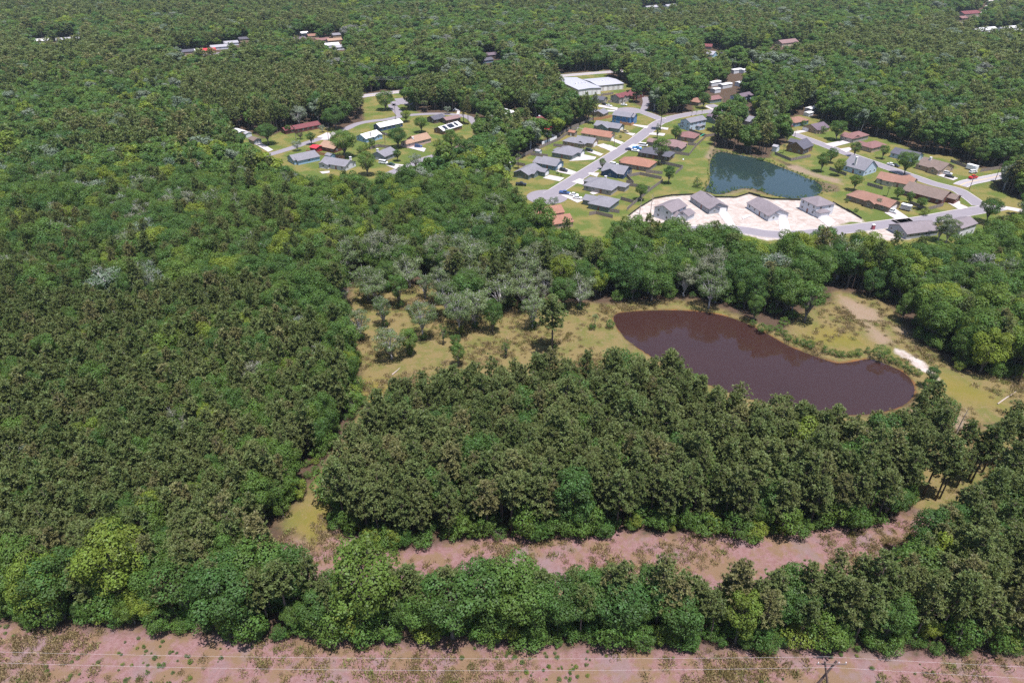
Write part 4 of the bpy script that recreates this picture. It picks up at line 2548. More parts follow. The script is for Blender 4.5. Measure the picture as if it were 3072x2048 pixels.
FENCES = [('weathered board fence behind the back lawns of the street', [(-3.4, 380.7), (5.5, 400.4), (11.4, 410.3), (22.3, 426.0), (30.2, 437.5), (33.9, 445.5)], 'wood'),
 ('dark board fence between the shed lawn and the palm', [(11.2, 404.9), (21.2, 401.3)], 'wood'), ('board fence beside the palm and slide', [(0.5, 387.7), (7.6, 383.4)], 'wood'),
 ('low dark board fence behind the tan house', [(25.7, 423.6), (32.3, 421.1)], 'wood'),
 ('reddish split board fence rising past the swing set', [(29.4, 445.5), (40.6, 466.2), (48.8, 476.5), (56.9, 488.5)], 'wood'),
 ('grey board fence from the playhouse to the orange roofed house', [(33.9, 445.5), (38.4, 455.1), (45.3, 466.2)], 'wood'),
 ('new orange timber fence beside the taupe house', [(57.1, 487.2), (62.5, 488.5), (71.0, 495.5)], 'newwood'),
 ('low tan fence below the blue two storey house', [(74.1, 476.5), (80.9, 472.1), (83.4, 475.2)], 'newwood'),
 ('weathered fence behind the navy house lawn', [(61.3, 355.7), (64.7, 353.0), (62.8, 364.4), (70.5, 368.6), (81.2, 361.1)], 'wood'),
 ('board fence dividing two green back lawns', [(60.9, 351.4), (72.0, 345.2)], 'wood'),
 ('weathered fence running down toward the pale sand', [(81.0, 357.0), (72.9, 344.5), (64.5, 330.5), (55.7, 314.8)], 'wood'),
 ('dark fence beside the sandy patch', [(54.8, 329.8), (60.5, 324.9)], 'wood'), ('dark fence left of the corner house porch', [(46.9, 313.5), (51.7, 311.6)], 'wood'),
 ('dark board fence below the corner house', [(37.0, 309.0), (40.3, 310.3), (47.7, 305.2)], 'wood'), ('fence behind the orange hip roofed house', [(74.7, 372.3), (83.3, 369.7)], 'wood'),
 ('fence from the dark slate house down to the lawn', [(85.8, 389.3), (96.8, 380.2), (90.5, 369.7)], 'wood'),
 ('wood fence behind the porch house', [(96.0, 408.6), (105.4, 403.7), (114.3, 423.2), (125.0, 443.2)], 'wood'), ('fence under the maroon hip roofed house', [(109.8, 426.4), (115.2, 424.3)], 'wood'),
 ('dark fence around the white house lawn', [(117.8, 458.7), (123.5, 446.7), (125.6, 444.4), (133.5, 447.9)], 'wood'),
 ('dark fence beside the trampoline yard', [(134.8, 466.2), (140.6, 452.7)], 'wood'), ('light picket fence around the pond bank yard', [(157.4, 406.4), (162.6, 393.7), (177.0, 401.4)], 'wood'),
 ('grey fence below the pale blue gabled house', [(178.7, 377.3), (183.9, 366.9)], 'wood'), ('dark fence behind the cream house yard', [(188.6, 351.5), (193.6, 344.6)], 'wood'),
 ('grey fence around the brick house side yard', [(197.6, 324.3), (201.2, 314.9), (212.6, 320.9)], 'wood'), ('fence behind the tan ranch house', [(254.8, 391.8), (257.8, 380.7)], 'wood'),
 ('weathered fence along the shady lot by the road', [(261.6, 373.7), (277.6, 379.8)], 'wood'),
 ('tall white vinyl fence beside the red canopy', [(17.4, 454.9), (24.7, 447.7), (28.6, 439.7), (18.7, 427.0)], 'white'),
 ('dark fence between the blue houses', [(-86.0, 451.3), (-77.8, 444.2)], 'wood'), ('dark board fence behind the grey house', [(-86.8, 416.7), (-82.8, 422.0), (-74.3, 418.8)], 'wood'),
 ('orange board fence beside the red carport', [(-124.3, 410.7), (-110.9, 403.7), (-98.4, 397.8)], 'newwood'),
 ('black silt fence around the pale sand lots',
  [(55.6, 307.8), (62.6, 318.8), (72.1, 331.2), (81.5, 335.6), (94.1, 337.0), (103.8, 333.1), (113.8, 332.7), (122.0, 338.5), (126.6, 334.8), (122.1, 339.3), (125.9, 333.5), (131.9, 330.2),
   (145.0, 328.9)],
  'silt'),
 ('black silt fence beside the green corner lawn', [(160.1, 325.5), (163.2, 312.3), (163.1, 316.2), (165.1, 304.1)], 'silt'),
 ('dark board fence behind the metal building lawn', [(70.4, 561.4), (81.2, 568.2)], 'wood'), ('board fence below the maroon house court', [(73.4, 539.2), (78.9, 540.9)], 'wood')]
VEHICLES = [('dark blue pickup truck parked beside two white cars', (27.1, 338.2), -18, 'pickup', 'blue'), ('white sedan parked between pickup and grass', (31.6, 335.8), -22, 'sedan', 'white'),
 ('white sedan parked closest to the grey hip roofed house', (33.1, 331.5), -22, 'sedan', 'white'),
 ('black sport utility vehicle on the driveway of the slate blue house', (28.9, 374.9), -31, 'suv', 'black'),
 ('black sport utility vehicle beside the tan house lawn', (46.9, 413.0), -31, 'suv', 'black'), ('white sport utility vehicle by the orange hip roof', (58.6, 385.4), -25, 'suv', 'white'),
 ('dark flatbed pickup with white cab at the wood edge', (4.8, 351.4), -10, 'pickup', 'black'), ('tan pickup truck outside the green grey house', (74.2, 455.1), -25, 'pickup', 'tan'),
 ('dark car parked by the small house behind the pines', (69.9, 532.2), -50, 'sedan', 'black'), ('white car parked near the maroon roofed house drive', (72.7, 527.1), -30, 'sedan', 'white'),
 ('white car in front of the maroon roofed two storey house', (84.3, 530.3), -20, 'sedan', 'white'), ('navy car nearest the street by the slate roofed house', (71.5, 415.2), -25, 'sedan', 'navy'),
 ('white car beside the navy car', (74.9, 412.7), -25, 'sedan', 'white'), ('blue pickup behind the navy car', (76.6, 417.3), -25, 'pickup', 'bluebright'),
 ('white van at the top of the shared drive', (81.5, 423.6), -25, 'van', 'white'), ('white sport utility vehicle on the brick drive of the brown house', (183.4, 312.6), -50, 'suv', 'white'),
 ('red pickup truck driving on the two lane road', (251.1, 362.5), 25, 'pickup', 'red'), ('white sport utility vehicle next to the camper trailer', (256.6, 372.0), 20, 'suv', 'white'),
 ('black sedan on the tan ranch house driveway', (239.2, 364.3), -40, 'sedan', 'black'), ('silver sport utility vehicle behind the black sedan', (240.9, 369.4), -40, 'suv', 'silver'),
 ('white car under the tree on the pond street', (217.2, 385.4), -60, 'sedan', 'white'), ('black car under the tree on the pond street', (218.9, 383.6), -60, 'sedan', 'black'),
 ('white passenger van parked by the grey house', (-74.3, 388.8), -20, 'van', 'white'), ('dark green sedan behind the white van', (-69.2, 385.5), -25, 'sedan', 'green'),
 ('blue sport utility vehicle outside the pink house', (-57.8, 421.3), -5, 'suv', 'blue'), ('dark sport utility vehicle on the main road', (-62.1, 582.8), 30, 'suv', 'black'),
 ('white car by the pale driveway near the main road', (-41.3, 514.4), 20, 'sedan', 'white'), ('dark red pickup in the drive up the pond street', (187.1, 467.6), 20, 'pickup', 'maroon'),
 ('dark car on the far stretch of the main road', (240.5, 715.4), 20, 'sedan', 'black'), ('white car inside the leafy yard', (-20.5, 384.0), -20, 'sedan', 'white')]
TRAILERS = [('grey enclosed trailer with white roof on the lawn', (191.4, 315.6), -45, 4.5, 2.2, 2.3, 'grey'), ('white camper trailer at the field edge', (258.7, 377.2), -60, 5.5, 2.4, 2.4, 'white'),
 ('red trailer standing by the main road sign', (-69.9, 566.5), 20, 7, 2.2, 1.8, 'red')]
POLES = [('wooden utility pole at the street corner grass', (239.4, 345.2), 10), ('wooden utility pole near the corner bushes', (257.9, 354.6), 11),
 ('wooden utility pole by the shady lot', (282.0, 384.4), 10), ('utility pole beside the maroon roofed ranch', (-137.3, 436.4), 9), ('utility pole beside the pale drive', (-116.7, 436.4), 9),
 ('utility pole by the curve of the old street', (-81.9, 490.1), 9), ('utility pole next to the main road trees', (-113.8, 575.4), 13),
 ('utility pole in front of the yellow green hedge', (-75.1, 582.8), 12), ('utility pole at the bend of the street', (153.3, 510.8), 11), ('utility pole on the far lawn', (235.2, 726.4), 11),
 ('utility pole at the far end of the main road', (262.8, 714.2), 11), ('lamp post in the yard of the white roofed house', (-79.7, 429.6), 6), ('lamp post by the dark pond street', (182.7, 444.1), 5),
 ('lamp post on the lawn before the tan house', (63.2, 422.1), 7), ('utility pole by the narrow street', (-5.3, 464.8), 9)]
BARE = [('bare leaning dead trunk on the sand edge', (66.1, 309.0), 11, 0.0), ('thin dead snag with sparse leaves on the sand', (61.3, 310.6), 10, 0.1),
 ('bare dead trunk at the meadow edge', (123.1, 146.9), 9, 0.0)]
TREES = [('pine', 20.5, (13.2, 189.2), 'tall lone pine with bare trunk in the meadow', 1.45), ('mossy', 12.32, (-51.1, 195.7), 'forked mossy oak at the meadow edge, dark shrub at its foot', 1.0),
 ('bush', 3.2, (-50.8, 195.4), 'dark bush at the foot of forked mossy oak', 1.0), ('mossy', 12.32, (-39.0, 184.0), 'crooked mossy oak casting a dark shadow on the path', 1.3),
 ('mossy', 15.680000000000001, (-30.1, 196.5), 'ivy clad mossy oak in the middle of the meadow', 0.85),
 ('bush', 3.2, (-29.8, 196.2), 'dark bush at the foot of ivy clad mossy oak in the middle of the meadow', 1.0),
 ('oak', 14.560000000000002, (-41.2, 218.6), 'mossy oak at the top of the clearing', 1.1), ('bush', 3.2, (-40.8, 218.3), 'dark bush at the foot of mossy oak', 1.0),
 ('mossy', 14.560000000000002, (-53.6, 224.5), 'upright mossy oak in the back of the clearing', 1.25), ('mossy', 15.680000000000001, (-18.0, 200.7), 'broad silvery oak with pale bare branches', 1.0),
 ('bush', 3.2, (-17.7, 200.3), 'dark bush at the foot of broad silvery oak', 1.0), ('mossy', 15.680000000000001, (-12.9, 204.1), 'widest silvery oak with pale bare branches', 1.3),
 ('bush', 3.2, (-12.6, 203.7), 'dark bush at the foot of widest silvery oak', 1.0), ('oak', 13.440000000000001, (-6.6, 200.7), 'silvery oak nearest the lone pine', 0.85),
 ('mossy', 14.560000000000002, (7.1, 204.1), 'leaning grey oak with dark shade', 1.1), ('bush', 3.2, (7.3, 203.7), 'dark bush at the foot of leaning grey oak', 1.0),
 ('mossy', 14.560000000000002, (3.7, 217.7), 'grey oak behind the lone pine', 1.25), ('bush', 3.2, (4.0, 217.3), 'dark bush at the foot of grey oak behind the lone pine', 1.45),
 ('mossy', 11.200000000000001, (-32.5, 225.5), 'small bright forked oak at the back', 1.0), ('oak', 10.080000000000002, (-33.4, 187.0), 'small grey oak beside the pine stand', 1.3),
 ('bush', 3.2, (-33.1, 186.7), 'dark bush at the foot of small grey oak beside the pine stand', 1.0), ('mossy', 13.440000000000001, (-44.6, 204.9), 'grey oak between the path and the meadow', 0.85),
 ('bush', 3.2, (-44.3, 204.6), 'dark bush at the foot of grey oak', 1.0), ('mossy', 13.440000000000001, (-61.0, 217.7), 'mossy oak closest to the left wood', 1.1),
 ('mossy', 13.440000000000001, (-50.4, 220.6), 'mossy oak behind the forked one', 1.25), ('bush', 3.2, (-50.0, 220.2), 'dark bush at the foot of mossy oak behind the forked one', 1.0),
 ('oak', 13.440000000000001, (-47.4, 231.6), 'mossy oak in the back row, near the fallen trunk', 1.0), ('bush', 3.2, (-47.0, 231.2), 'dark bush at the foot of mossy oak in the back row', 1.0),
 ('mossy', 13.440000000000001, (-39.3, 233.7), 'mossy oak in the back row, beside the small bright oak', 1.3),
 ('mossy', 15.680000000000001, (-26.0, 221.5), 'mossy oak behind the slim conical tree', 0.85), ('bush', 3.2, (-25.7, 221.2), 'dark bush at the foot of mossy oak behind the slim conical tree', 1.0),
 ('mossy', 14.560000000000002, (-22.8, 211.2), 'mossy oak just left of the silvery oaks', 1.1), ('bush', 3.2, (-22.5, 210.8), 'dark bush at the foot of mossy oak just left of the silvery oaks', 1.0),
 ('oak', 16.8, (-16.3, 216.7), 'tallest silvery oak behind the broad one', 1.25), ('mossy', 15.680000000000001, (-10.9, 222.5), 'silvery oak in the back of its clump', 1.0),
 ('bush', 3.2, (-10.6, 222.1), 'dark bush at the foot of silvery oak in the back of its clump', 1.0), ('mossy', 14.560000000000002, (-4.2, 215.8), 'mossy oak between the clump and the grey oak', 1.3),
 ('bush', 3.2, (-3.9, 215.4), 'dark bush at the foot of mossy oak', 1.0), ('mossy', 14.560000000000002, (11.7, 220.6), 'mossy oak right behind the lone pine', 0.85),
 ('oak', 13.440000000000001, (18.5, 216.7), 'mossy oak shading a bare pink patch', 1.1), ('bush', 3.2, (18.8, 216.4), 'dark bush at the foot of mossy oak shading a bare pink patch', 1.0),
 ('mossy', 13.440000000000001, (24.6, 217.7), 'mossy oak close to the pond corner', 1.25), ('bush', 3.2, (24.9, 217.3), 'dark bush at the foot of mossy oak close to the pond corner', 1.0),
 ('slim', 9, (-22.9, 193.3), 'slim conical tree beside the silvery oaks', 1.0), ('slim', 8, (-1.9, 185.1), 'slim conical tree at the edge of the pines', 1.0),
 ('oak', 9, (-17.1, 180.3), 'rounded green tree below the silvery oaks', 1.0), ('oak', 6, (-18.6, 190.1), 'low green tree behind the pine stand', 1.0),
 ('palm', 5, (28.8, 204.1), 'short cabbage palm at the pond edge', 1.0), ('shrub', 2.5, (27.9, 203.2), 'rounded green shrub in the meadow by the brown pond', 1.0),
 ('shrub', 3.2, (34.2, 204.1), 'rounded green shrub in the meadow by the brown pond', 1.0), ('shrub', 2.2, (13.9, 190.1), 'rounded green shrub in the meadow by the brown pond', 1.0),
 ('shrub', 2, (13.1, 183.2), 'rounded green shrub in the meadow by the brown pond', 1.0), ('shrub', 2.4, (84.2, 205.6), 'small bush along the brown pond bank', 1.0),
 ('shrub', 3.4, (85.8, 201.3), 'small bush along the brown pond bank', 1.0), ('shrub', 2.6, (89.0, 201.9), 'small bush along the brown pond bank', 1.0),
 ('shrub', 1.8, (90.8, 199.4), 'small bush along the brown pond bank', 1.0), ('shrub', 2.4, (92.7, 198.6), 'small bush along the brown pond bank', 1.0),
 ('shrub', 2.4, (93.1, 195.7), 'small bush along the brown pond bank', 1.0), ('shrub', 2, (95.1, 194.1), 'small bush along the brown pond bank', 1.0),
 ('shrub', 2.5, (97.1, 192.5), 'small bush along the brown pond bank', 1.0), ('shrub', 3, (98.6, 190.9), 'small bush along the brown pond bank', 1.0),
 ('shrub', 2.8, (102.7, 187.8), 'small bush along the brown pond bank', 1.0), ('shrub', 2.2, (104.7, 187.0), 'small bush along the brown pond bank', 1.0),
 ('shrub', 2.4, (106.3, 185.9), 'small bush along the brown pond bank', 1.0), ('shrub', 2.2, (107.6, 185.5), 'small bush along the brown pond bank', 1.0),
 ('shrub', 2.4, (110.1, 185.9), 'small bush along the brown pond bank', 1.0), ('shrub', 2.8, (112.7, 186.6), 'small bush along the brown pond bank', 1.0),
 ('shrub', 2.4, (116.7, 187.8), 'small bush along the brown pond bank', 1.0), ('shrub', 5, (119.1, 184.7), 'small bush along the brown pond bank', 1.0),
 ('shrub', 2.5, (121.3, 182.7), 'leafy shrub in the row between pond and sand strip', 1.0), ('shrub', 2.5, (122.9, 181.6), 'leafy shrub in the row between pond and sand strip', 1.0),
 ('shrub', 2.5, (124.3, 179.5), 'leafy shrub in the row between pond and sand strip', 1.0), ('shrub', 2.5, (125.1, 176.8), 'leafy shrub in the row between pond and sand strip', 1.0),
 ('shrub', 2.5, (126.4, 175.2), 'leafy shrub in the row between pond and sand strip', 1.0), ('oak', 8, (126.3, 168.6), 'bright bush tree at the corner of the brown pond', 1.0),
 ('oak', 8, (122.4, 162.8), 'bright tree overhanging the pond corner', 1.0), ('oak', 11, (85.3, 208.5), 'bright yellow green tree standing out on the pond bank', 1.0),
 ('mossy', 14, (71.7, 217.7), 'mossy oak leaning over the brown pond', 1.0), ('oak', 17, (103.0, 207.6), 'huge dark live oak spreading over the pond bank', 1.25),
 ('oak', 15, (98.1, 213.0), 'dark live oak second along the pond bank', 1.25), ('oak', 16, (51.8, 223.5), 'dark oak over the far pond shore', 1.25),
 ('oak', 15, (44.8, 224.5), 'oak at the far corner of the pond shore', 1.25), ('oak', 12, (134.4, 226.8), 'oak at the head of the sandy field', 1.0),
 ('oak', 5, (138.7, 223.1), 'low green bush at the head of the sandy field', 1.0), ('oak', 11, (138.0, 209.0), 'oak with dark shade beside the sandy field', 1.0),
 ('oak', 5, (141.4, 205.7), 'green bush under the field edge oaks', 1.0), ('oak', 14, (142.8, 193.7), 'leaning oak over the field edge', 1.0),
 ('oak', 15, (144.0, 182.2), 'tall oak with long shade on the field', 1.0), ('oak', 16, (146.7, 176.3), 'thick trunked tree at the field edge', 1.0),
 ('oak', 10, (164.4, 187.3), 'dark tree at the edge of the field', 1.0), ('pine', 20, (155.7, 171.4), 'tall bare trunked pine at the picture edge', 1.0),
 ('pine', 20, (101.8, 123.2), 'tall bare trunked pine in the open grass by the field', 1.0), ('pine', 19, (104.0, 121.6), 'tall bare trunked pine in the open grass by the field', 1.0),
 ('pine', 19, (108.0, 133.8), 'tall bare trunked pine in the open grass by the field', 1.0), ('pine', 17, (112.8, 131.2), 'tall bare trunked pine in the open grass by the field', 1.0),
 ('pine', 18, (116.3, 128.9), 'tall bare trunked pine in the open grass by the field', 1.0), ('pine', 18, (116.2, 127.7), 'tall bare trunked pine in the open grass by the field', 1.0),
 ('pine', 18, (109.8, 136.1), 'tall bare trunked pine in the open grass by the field', 1.0), ('pine', 18, (110.1, 138.4), 'tall bare trunked pine in the open grass by the field', 1.0),
 ('pine', 17, (133.0, 138.1), 'tall bare trunked pine in the open grass by the field', 1.0), ('pine', 17, (129.3, 139.1), 'tall bare trunked pine in the open grass by the field', 1.0),
 ('pine', 12, (111.7, 126.0), 'tall bare trunked pine in the open grass by the field', 1.0), ('pine', 16, (105.4, 122.2), 'tall bare trunked pine in the open grass by the field', 1.0),
 ('pine', 17, (114.1, 148.0), 'tall bare trunked pine in the open grass by the field', 1.0), ('pine', 17, (108.1, 142.9), 'tall bare trunked pine in the open grass by the field', 1.0),
 ('pine', 18, (121.0, 131.2), 'tall bare trunked pine in the open grass by the field', 1.0), ('pine', 18, (124.5, 133.5), 'tall bare trunked pine in the open grass by the field', 1.0),
 ('pine', 18, (128.5, 132.8), 'tall bare trunked pine in the open grass by the field', 1.0), ('pine', 17, (133.2, 135.1), 'tall bare trunked pine in the open grass by the field', 1.0),
 ('oak', 14, (-152.2, 427.0), 'broad shade tree over the driveway', 1.45), ('oak', 12, (-164.9, 403.3), 'yellow green tree by the old drive', 1.45),
 ('oak', 9, (-142.7, 381.8), 'rounded tree before the light blue house', 1.45), ('oak', 16, (-117.8, 462.8), 'huge round oak beside the curving street', 1.45),
 ('grey', 14, (-144.0, 470.0), 'grey green rounded tree beside the maroon ranch', 1.45), ('oak', 17, (-157.2, 472.9), 'bright broad tree behind the driveway', 1.45),
 ('oak', 16.5, (-99.0, 401.1), 'tall dense tree in front of the tan roofed house', 1.45), ('oak', 8, (-125.2, 427.0), 'leafy tree on the ranch house lawn', 1.45),
 ('grey', 7, (-130.5, 413.7), 'pale thin tree by the street', 1.45), ('oak', 14, (-92.7, 515.9), 'spreading oak alone on the dry lawn', 1.45),
 ('oak', 7, (-66.6, 393.4), 'small tree with round shade on the lawn', 1.45), ('oak', 13.5, (-70.1, 420.8), 'dense tree before the pink house', 1.45),
 ('oak', 14, (-79.6, 367.9), 'leafy tree beside the white van', 1.45), ('oak', 11, (-59.6, 454.4), 'dark round live oak by the charcoal roof', 1.45),
 ('grey', 9, (-54.4, 379.8), 'grey feathery tree at the end of the street', 1.45), ('oak', 8, (-73.3, 482.0), 'pale speckled tree at the bend', 1.45),
 ('oak', 6, (-86.0, 419.6), 'bright small tree by the board fence', 1.45), ('grey', 5, (-125.3, 455.8), 'small grey tree beside the ranch drive', 1.45),
 ('maroon', 6, (-135.3, 439.7), 'dark maroon leaved tree before the ranch house', 1.0), ('oak', 6, (-147.0, 453.0), 'small tree left of the ranch house', 1.45),
 ('grey', 6, (-46.3, 504.2), 'small purple grey tree by the drive', 1.45), ('shrub', 4, (-47.0, 424.5), 'trimmed rounded hedge bush beside the pink house', 1.0),
 ('shrub', 4, (-44.8, 427.0), 'trimmed rounded hedge bush beside the pink house', 1.0), ('shrub', 4, (-91.9, 410.2), 'yellow green hedge bush behind the tall tree', 1.0),
 ('shrub', 4, (-89.8, 413.7), 'yellow green hedge bush behind the tall tree', 1.0), ('shrub', 4, (-88.4, 417.2), 'yellow green hedge bush behind the tall tree', 1.0),
 ('palm', 7.5, (-64.1, 510.4), 'tall palm with a twin by the old street', 1.0), ('palm', 7.5, (-62.4, 509.7), 'twin palm leaning by the old street', 1.0),
 ('shrub', 8, (-79.2, 588.7), 'tall yellow green bamboo clump by the main road', 1.0), ('shrub', 8, (-87.5, 587.4), 'tall yellow green bamboo clump by the main road', 1.0),
 ('shrub', 8, (-94.7, 585.7), 'tall yellow green bamboo clump by the main road', 1.0), ('shrub', 8, (-98.2, 584.4), 'tall yellow green bamboo clump by the main road', 1.0),
 ('shrub', 8, (-91.4, 588.7), 'tall yellow green bamboo clump by the main road', 1.0), ('shrub', 8, (-83.2, 590.9), 'tall yellow green bamboo clump by the main road', 1.0),
 ('oak', 14, (-29.7, 396.4), 'broad oak in front of the rosy roof', 1.3), ('oak', 13, (-37.2, 416.9), 'oak beside the solar roof', 1.3),
 ('oak', 15, (-19.7, 431.7), 'feathery tree in the middle yards', 1.3), ('grey', 15, (-13.5, 439.4), 'tall airy tree in the middle yards', 1.3),
 ('oak', 13, (-6.4, 396.4), 'dense tree over the white roof', 1.3), ('oak', 14, (-0.4, 396.4), 'tall tree left of the white fence', 1.3),
 ('oak', 12, (13.0, 424.2), 'rounded tree at the fence corner', 1.3), ('oak', 13, (4.9, 469.7), 'conical broad tree by the narrow street', 1.3),
 ('oak', 16, (22.5, 507.1), 'large bright yellow green tree behind the maroon house', 1.3), ('oak', 12, (31.7, 466.8), 'spreading tree beside the maroon house', 1.3),
 ('pine', 19, (-33.3, 478.6), 'tall thin pine by the curve, first of two', 1.0), ('pine', 19, (-30.0, 475.6), 'tall thin pine by the curve, second of two', 1.0),
 ('oak', 11, (-51.9, 542.4), 'slim tree before the palms', 1.3), ('oak', 10, (-61.3, 531.4), 'evergreen in the parking lot screen', 1.3),
 ('oak', 11, (-69.9, 517.2), 'tall evergreen left of the parking lot screen', 1.3), ('oak', 11, (-56.5, 517.2), 'evergreen in the middle of the parking lot screen', 1.3),
 ('oak', 8, (22.5, 431.7), 'small tree against the white fence', 1.3), ('oak', 14, (-16.2, 510.4), 'tree beside the cream house', 1.3),
 ('oak', 13, (-25.9, 507.1), 'tree over the white cottage roof', 1.3), ('palm', 8, (3.5, 378.8), 'tall cabbage palm behind the grey green house', 1.0),
 ('oak', 6.5, (50.9, 378.8), 'small round street tree on the lawn', 1.2), ('slim', 11, (93.2, 441.0), 'ivy covered dark tree by the street', 1.0),
 ('pine', 22, (98.9, 461.4), 'very tall thin pine beside the street', 1.0), ('oak', 17, (84.4, 387.0), 'tall lone tree by the slate roof', 1.2),
 ('oak', 10, (103.8, 435.8), 'dense round oak beside the street', 1.2), ('oak', 10, (83.5, 353.9), 'leafy tree in the back lawn', 1.2),
 ('shrub', 5, (97.8, 348.5), 'large round bush on the pond lawn', 1.0), ('oak', 9, (64.7, 329.1), 'thin sapling by the weathered fence', 1.2),
 ('pine', 20, (55.7, 477.4), 'tall pine behind the taupe house, one of a group', 1.0), ('pine', 18, (51.1, 478.9), 'slender pine behind the taupe house, one of a group', 1.0),
 ('pine', 19, (46.0, 472.9), 'dark pine beside the timber fence', 1.0), ('pine', 17, (43.2, 497.6), 'pine in front of the metal building', 1.0),
 ('shrub', 2, (69.7, 442.3), 'small round bush on the lawn', 1.0), ('shrub', 1.8, (25.1, 369.8), 'small bush on the corner lawn', 1.0),
 ('shrub', 1.6, (27.1, 366.9), 'tiny bush on the corner lawn', 1.0), ('palm', 3, (132.0, 500.9), 'low palm clump beside the street bend', 1.0),
 ('palm', 3, (136.5, 502.5), 'second low palm at the street bend', 1.0), ('palm', 3, (128.4, 499.3), 'third low palm at the street bend', 1.0),
 ('oak', 12, (141.7, 521.1), 'dark evergreen at the street bend', 1.2), ('oak', 9, (33.5, 465.7), 'tree beside the split board fence', 1.2),
 ('grey', 7, (20.2, 316.6), 'thin grey tree at the cul de sac edge', 1.2), ('oak', 13.5, (216.5, 368.8), 'dead topped oak over the pond street', 1.25),
 ('oak', 9, (217.9, 397.8), 'dark round tree before the slate roof', 1.25), ('oak', 9, (203.1, 402.2), 'slender tree on the beige house lawn', 1.25),
 ('oak', 11, (172.6, 373.8), 'dark tree on the pond bank grass', 1.25), ('oak', 9, (184.2, 390.2), 'bright tree on the pond street lawn', 1.25),
 ('oak', 10, (179.1, 366.9), 'narrow tree beside the pale blue house', 1.25), ('oak', 13, (206.3, 437.1), 'broad tree between the street houses', 1.25),
 ('shrub', 5, (203.8, 453.0), 'rounded tree hiding the gabled porch', 1.0), ('shrub', 4, (197.8, 471.5), 'round bush at the tan roofed house', 1.0),
 ('oak', 9, (178.1, 343.3), 'large yellow green willowy tree at the pond corner', 1.25), ('palm', 5, (191.3, 334.8), 'dark fan palm between the two brown roofs', 1.0),
 ('oak', 6.5, (194.5, 330.7), 'leafy tree in the fenced side yard, back', 1.25), ('oak', 6.5, (197.1, 324.3), 'leafy tree in the fenced side yard, middle', 1.25),
 ('oak', 6.5, (198.9, 316.6), 'leafy tree in the fenced side yard, front', 1.25), ('grey', 5, (179.7, 318.9), 'weeping pale tree beside the brown house', 1.25),
 ('shrub', 4, (197.3, 309.2), 'narrow bush at the roadside', 1.0), ('shrub', 2, (167.3, 325.9), 'low bush by the brown house wall', 1.0),
 ('shrub', 2, (166.6, 313.6), 'low bush on the front lawn', 1.0), ('palm', 5, (163.3, 409.0), 'palm beside the brown clapboard house', 1.0),
 ('oak', 12, (266.6, 383.9), 'tree in the shady lot by the road', 1.25), ('oak', 13, (267.3, 396.7), 'tall tree behind the camper trailer', 1.25),
 ('oak', 12, (156.8, 424.5), 'tree at the pond end of the yard', 1.25), ('oak', 11, (169.6, 439.7), 'tree beside the small white shed', 1.25),
 ('mossy', 14, (187.5, 278.4), 'mossy grey tree rising in front of the new houses', 1.0), ('mossy', 12, (189.7, 276.0), 'second mossy tree in front of the new houses', 1.0),
 ('oak', 13, (220.8, 299.3), 'leaning tree at the corner by the concrete road', 1.25)]
XFRAME = (54.3, 69.8)
LOGS = [('pale fallen log on the grass at the field edge', (142.7, 160.4), (153.1, 167.4)), ('fallen bare branch on the grass path', (-37.5, 175.3), (-35.5, 179.6))]
MISC = {'bench': (100.3, 395.3), 'slide': (123.6, 446.0), 'swing': (45.0, 456.3), 'toilet': (165.0, 292.0), 'tramp': (142.1, 461.2)}

rng = np.random.default_rng(7)
random.seed(7)

# ------------------------------------------------------------------ helpers
def tag(o, label=None, cat=None, group=None, kind=None):
    if label: o['label'] = label
    if cat: o['category'] = cat
    if group: o['group'] = group
    if kind: o['kind'] = kind
    return o
def link(name, me, parent=None, mat=None):
    o = bpy.data.objects.new(name, me); col.objects.link(o)
    if parent is not None: o.parent = parent
    if mat is not None and me is not None and not me.materials: me.materials.append(mat)
    return o
def empty(name, loc=(0, 0, 0), rz=0.0, parent=None):
    o = bpy.data.objects.new(name, None); col.objects.link(o)
    o.empty_display_size = 0.5; o.location = loc; o.rotation_euler = (0, 0, rz)
    if parent is not None: o.parent = parent
    return o
def mesh(name, V, Fc, mat=None, smooth=False):
    me = bpy.data.meshes.new(name); me.from_pydata([tuple(map(float, v)) for v in V], [], [tuple(f) for f in Fc]); me.update()
    if smooth: me.polygons.foreach_set('use_smooth', [True] * len(me.polygons))
    if mat: me.materials.append(mat)
    return me
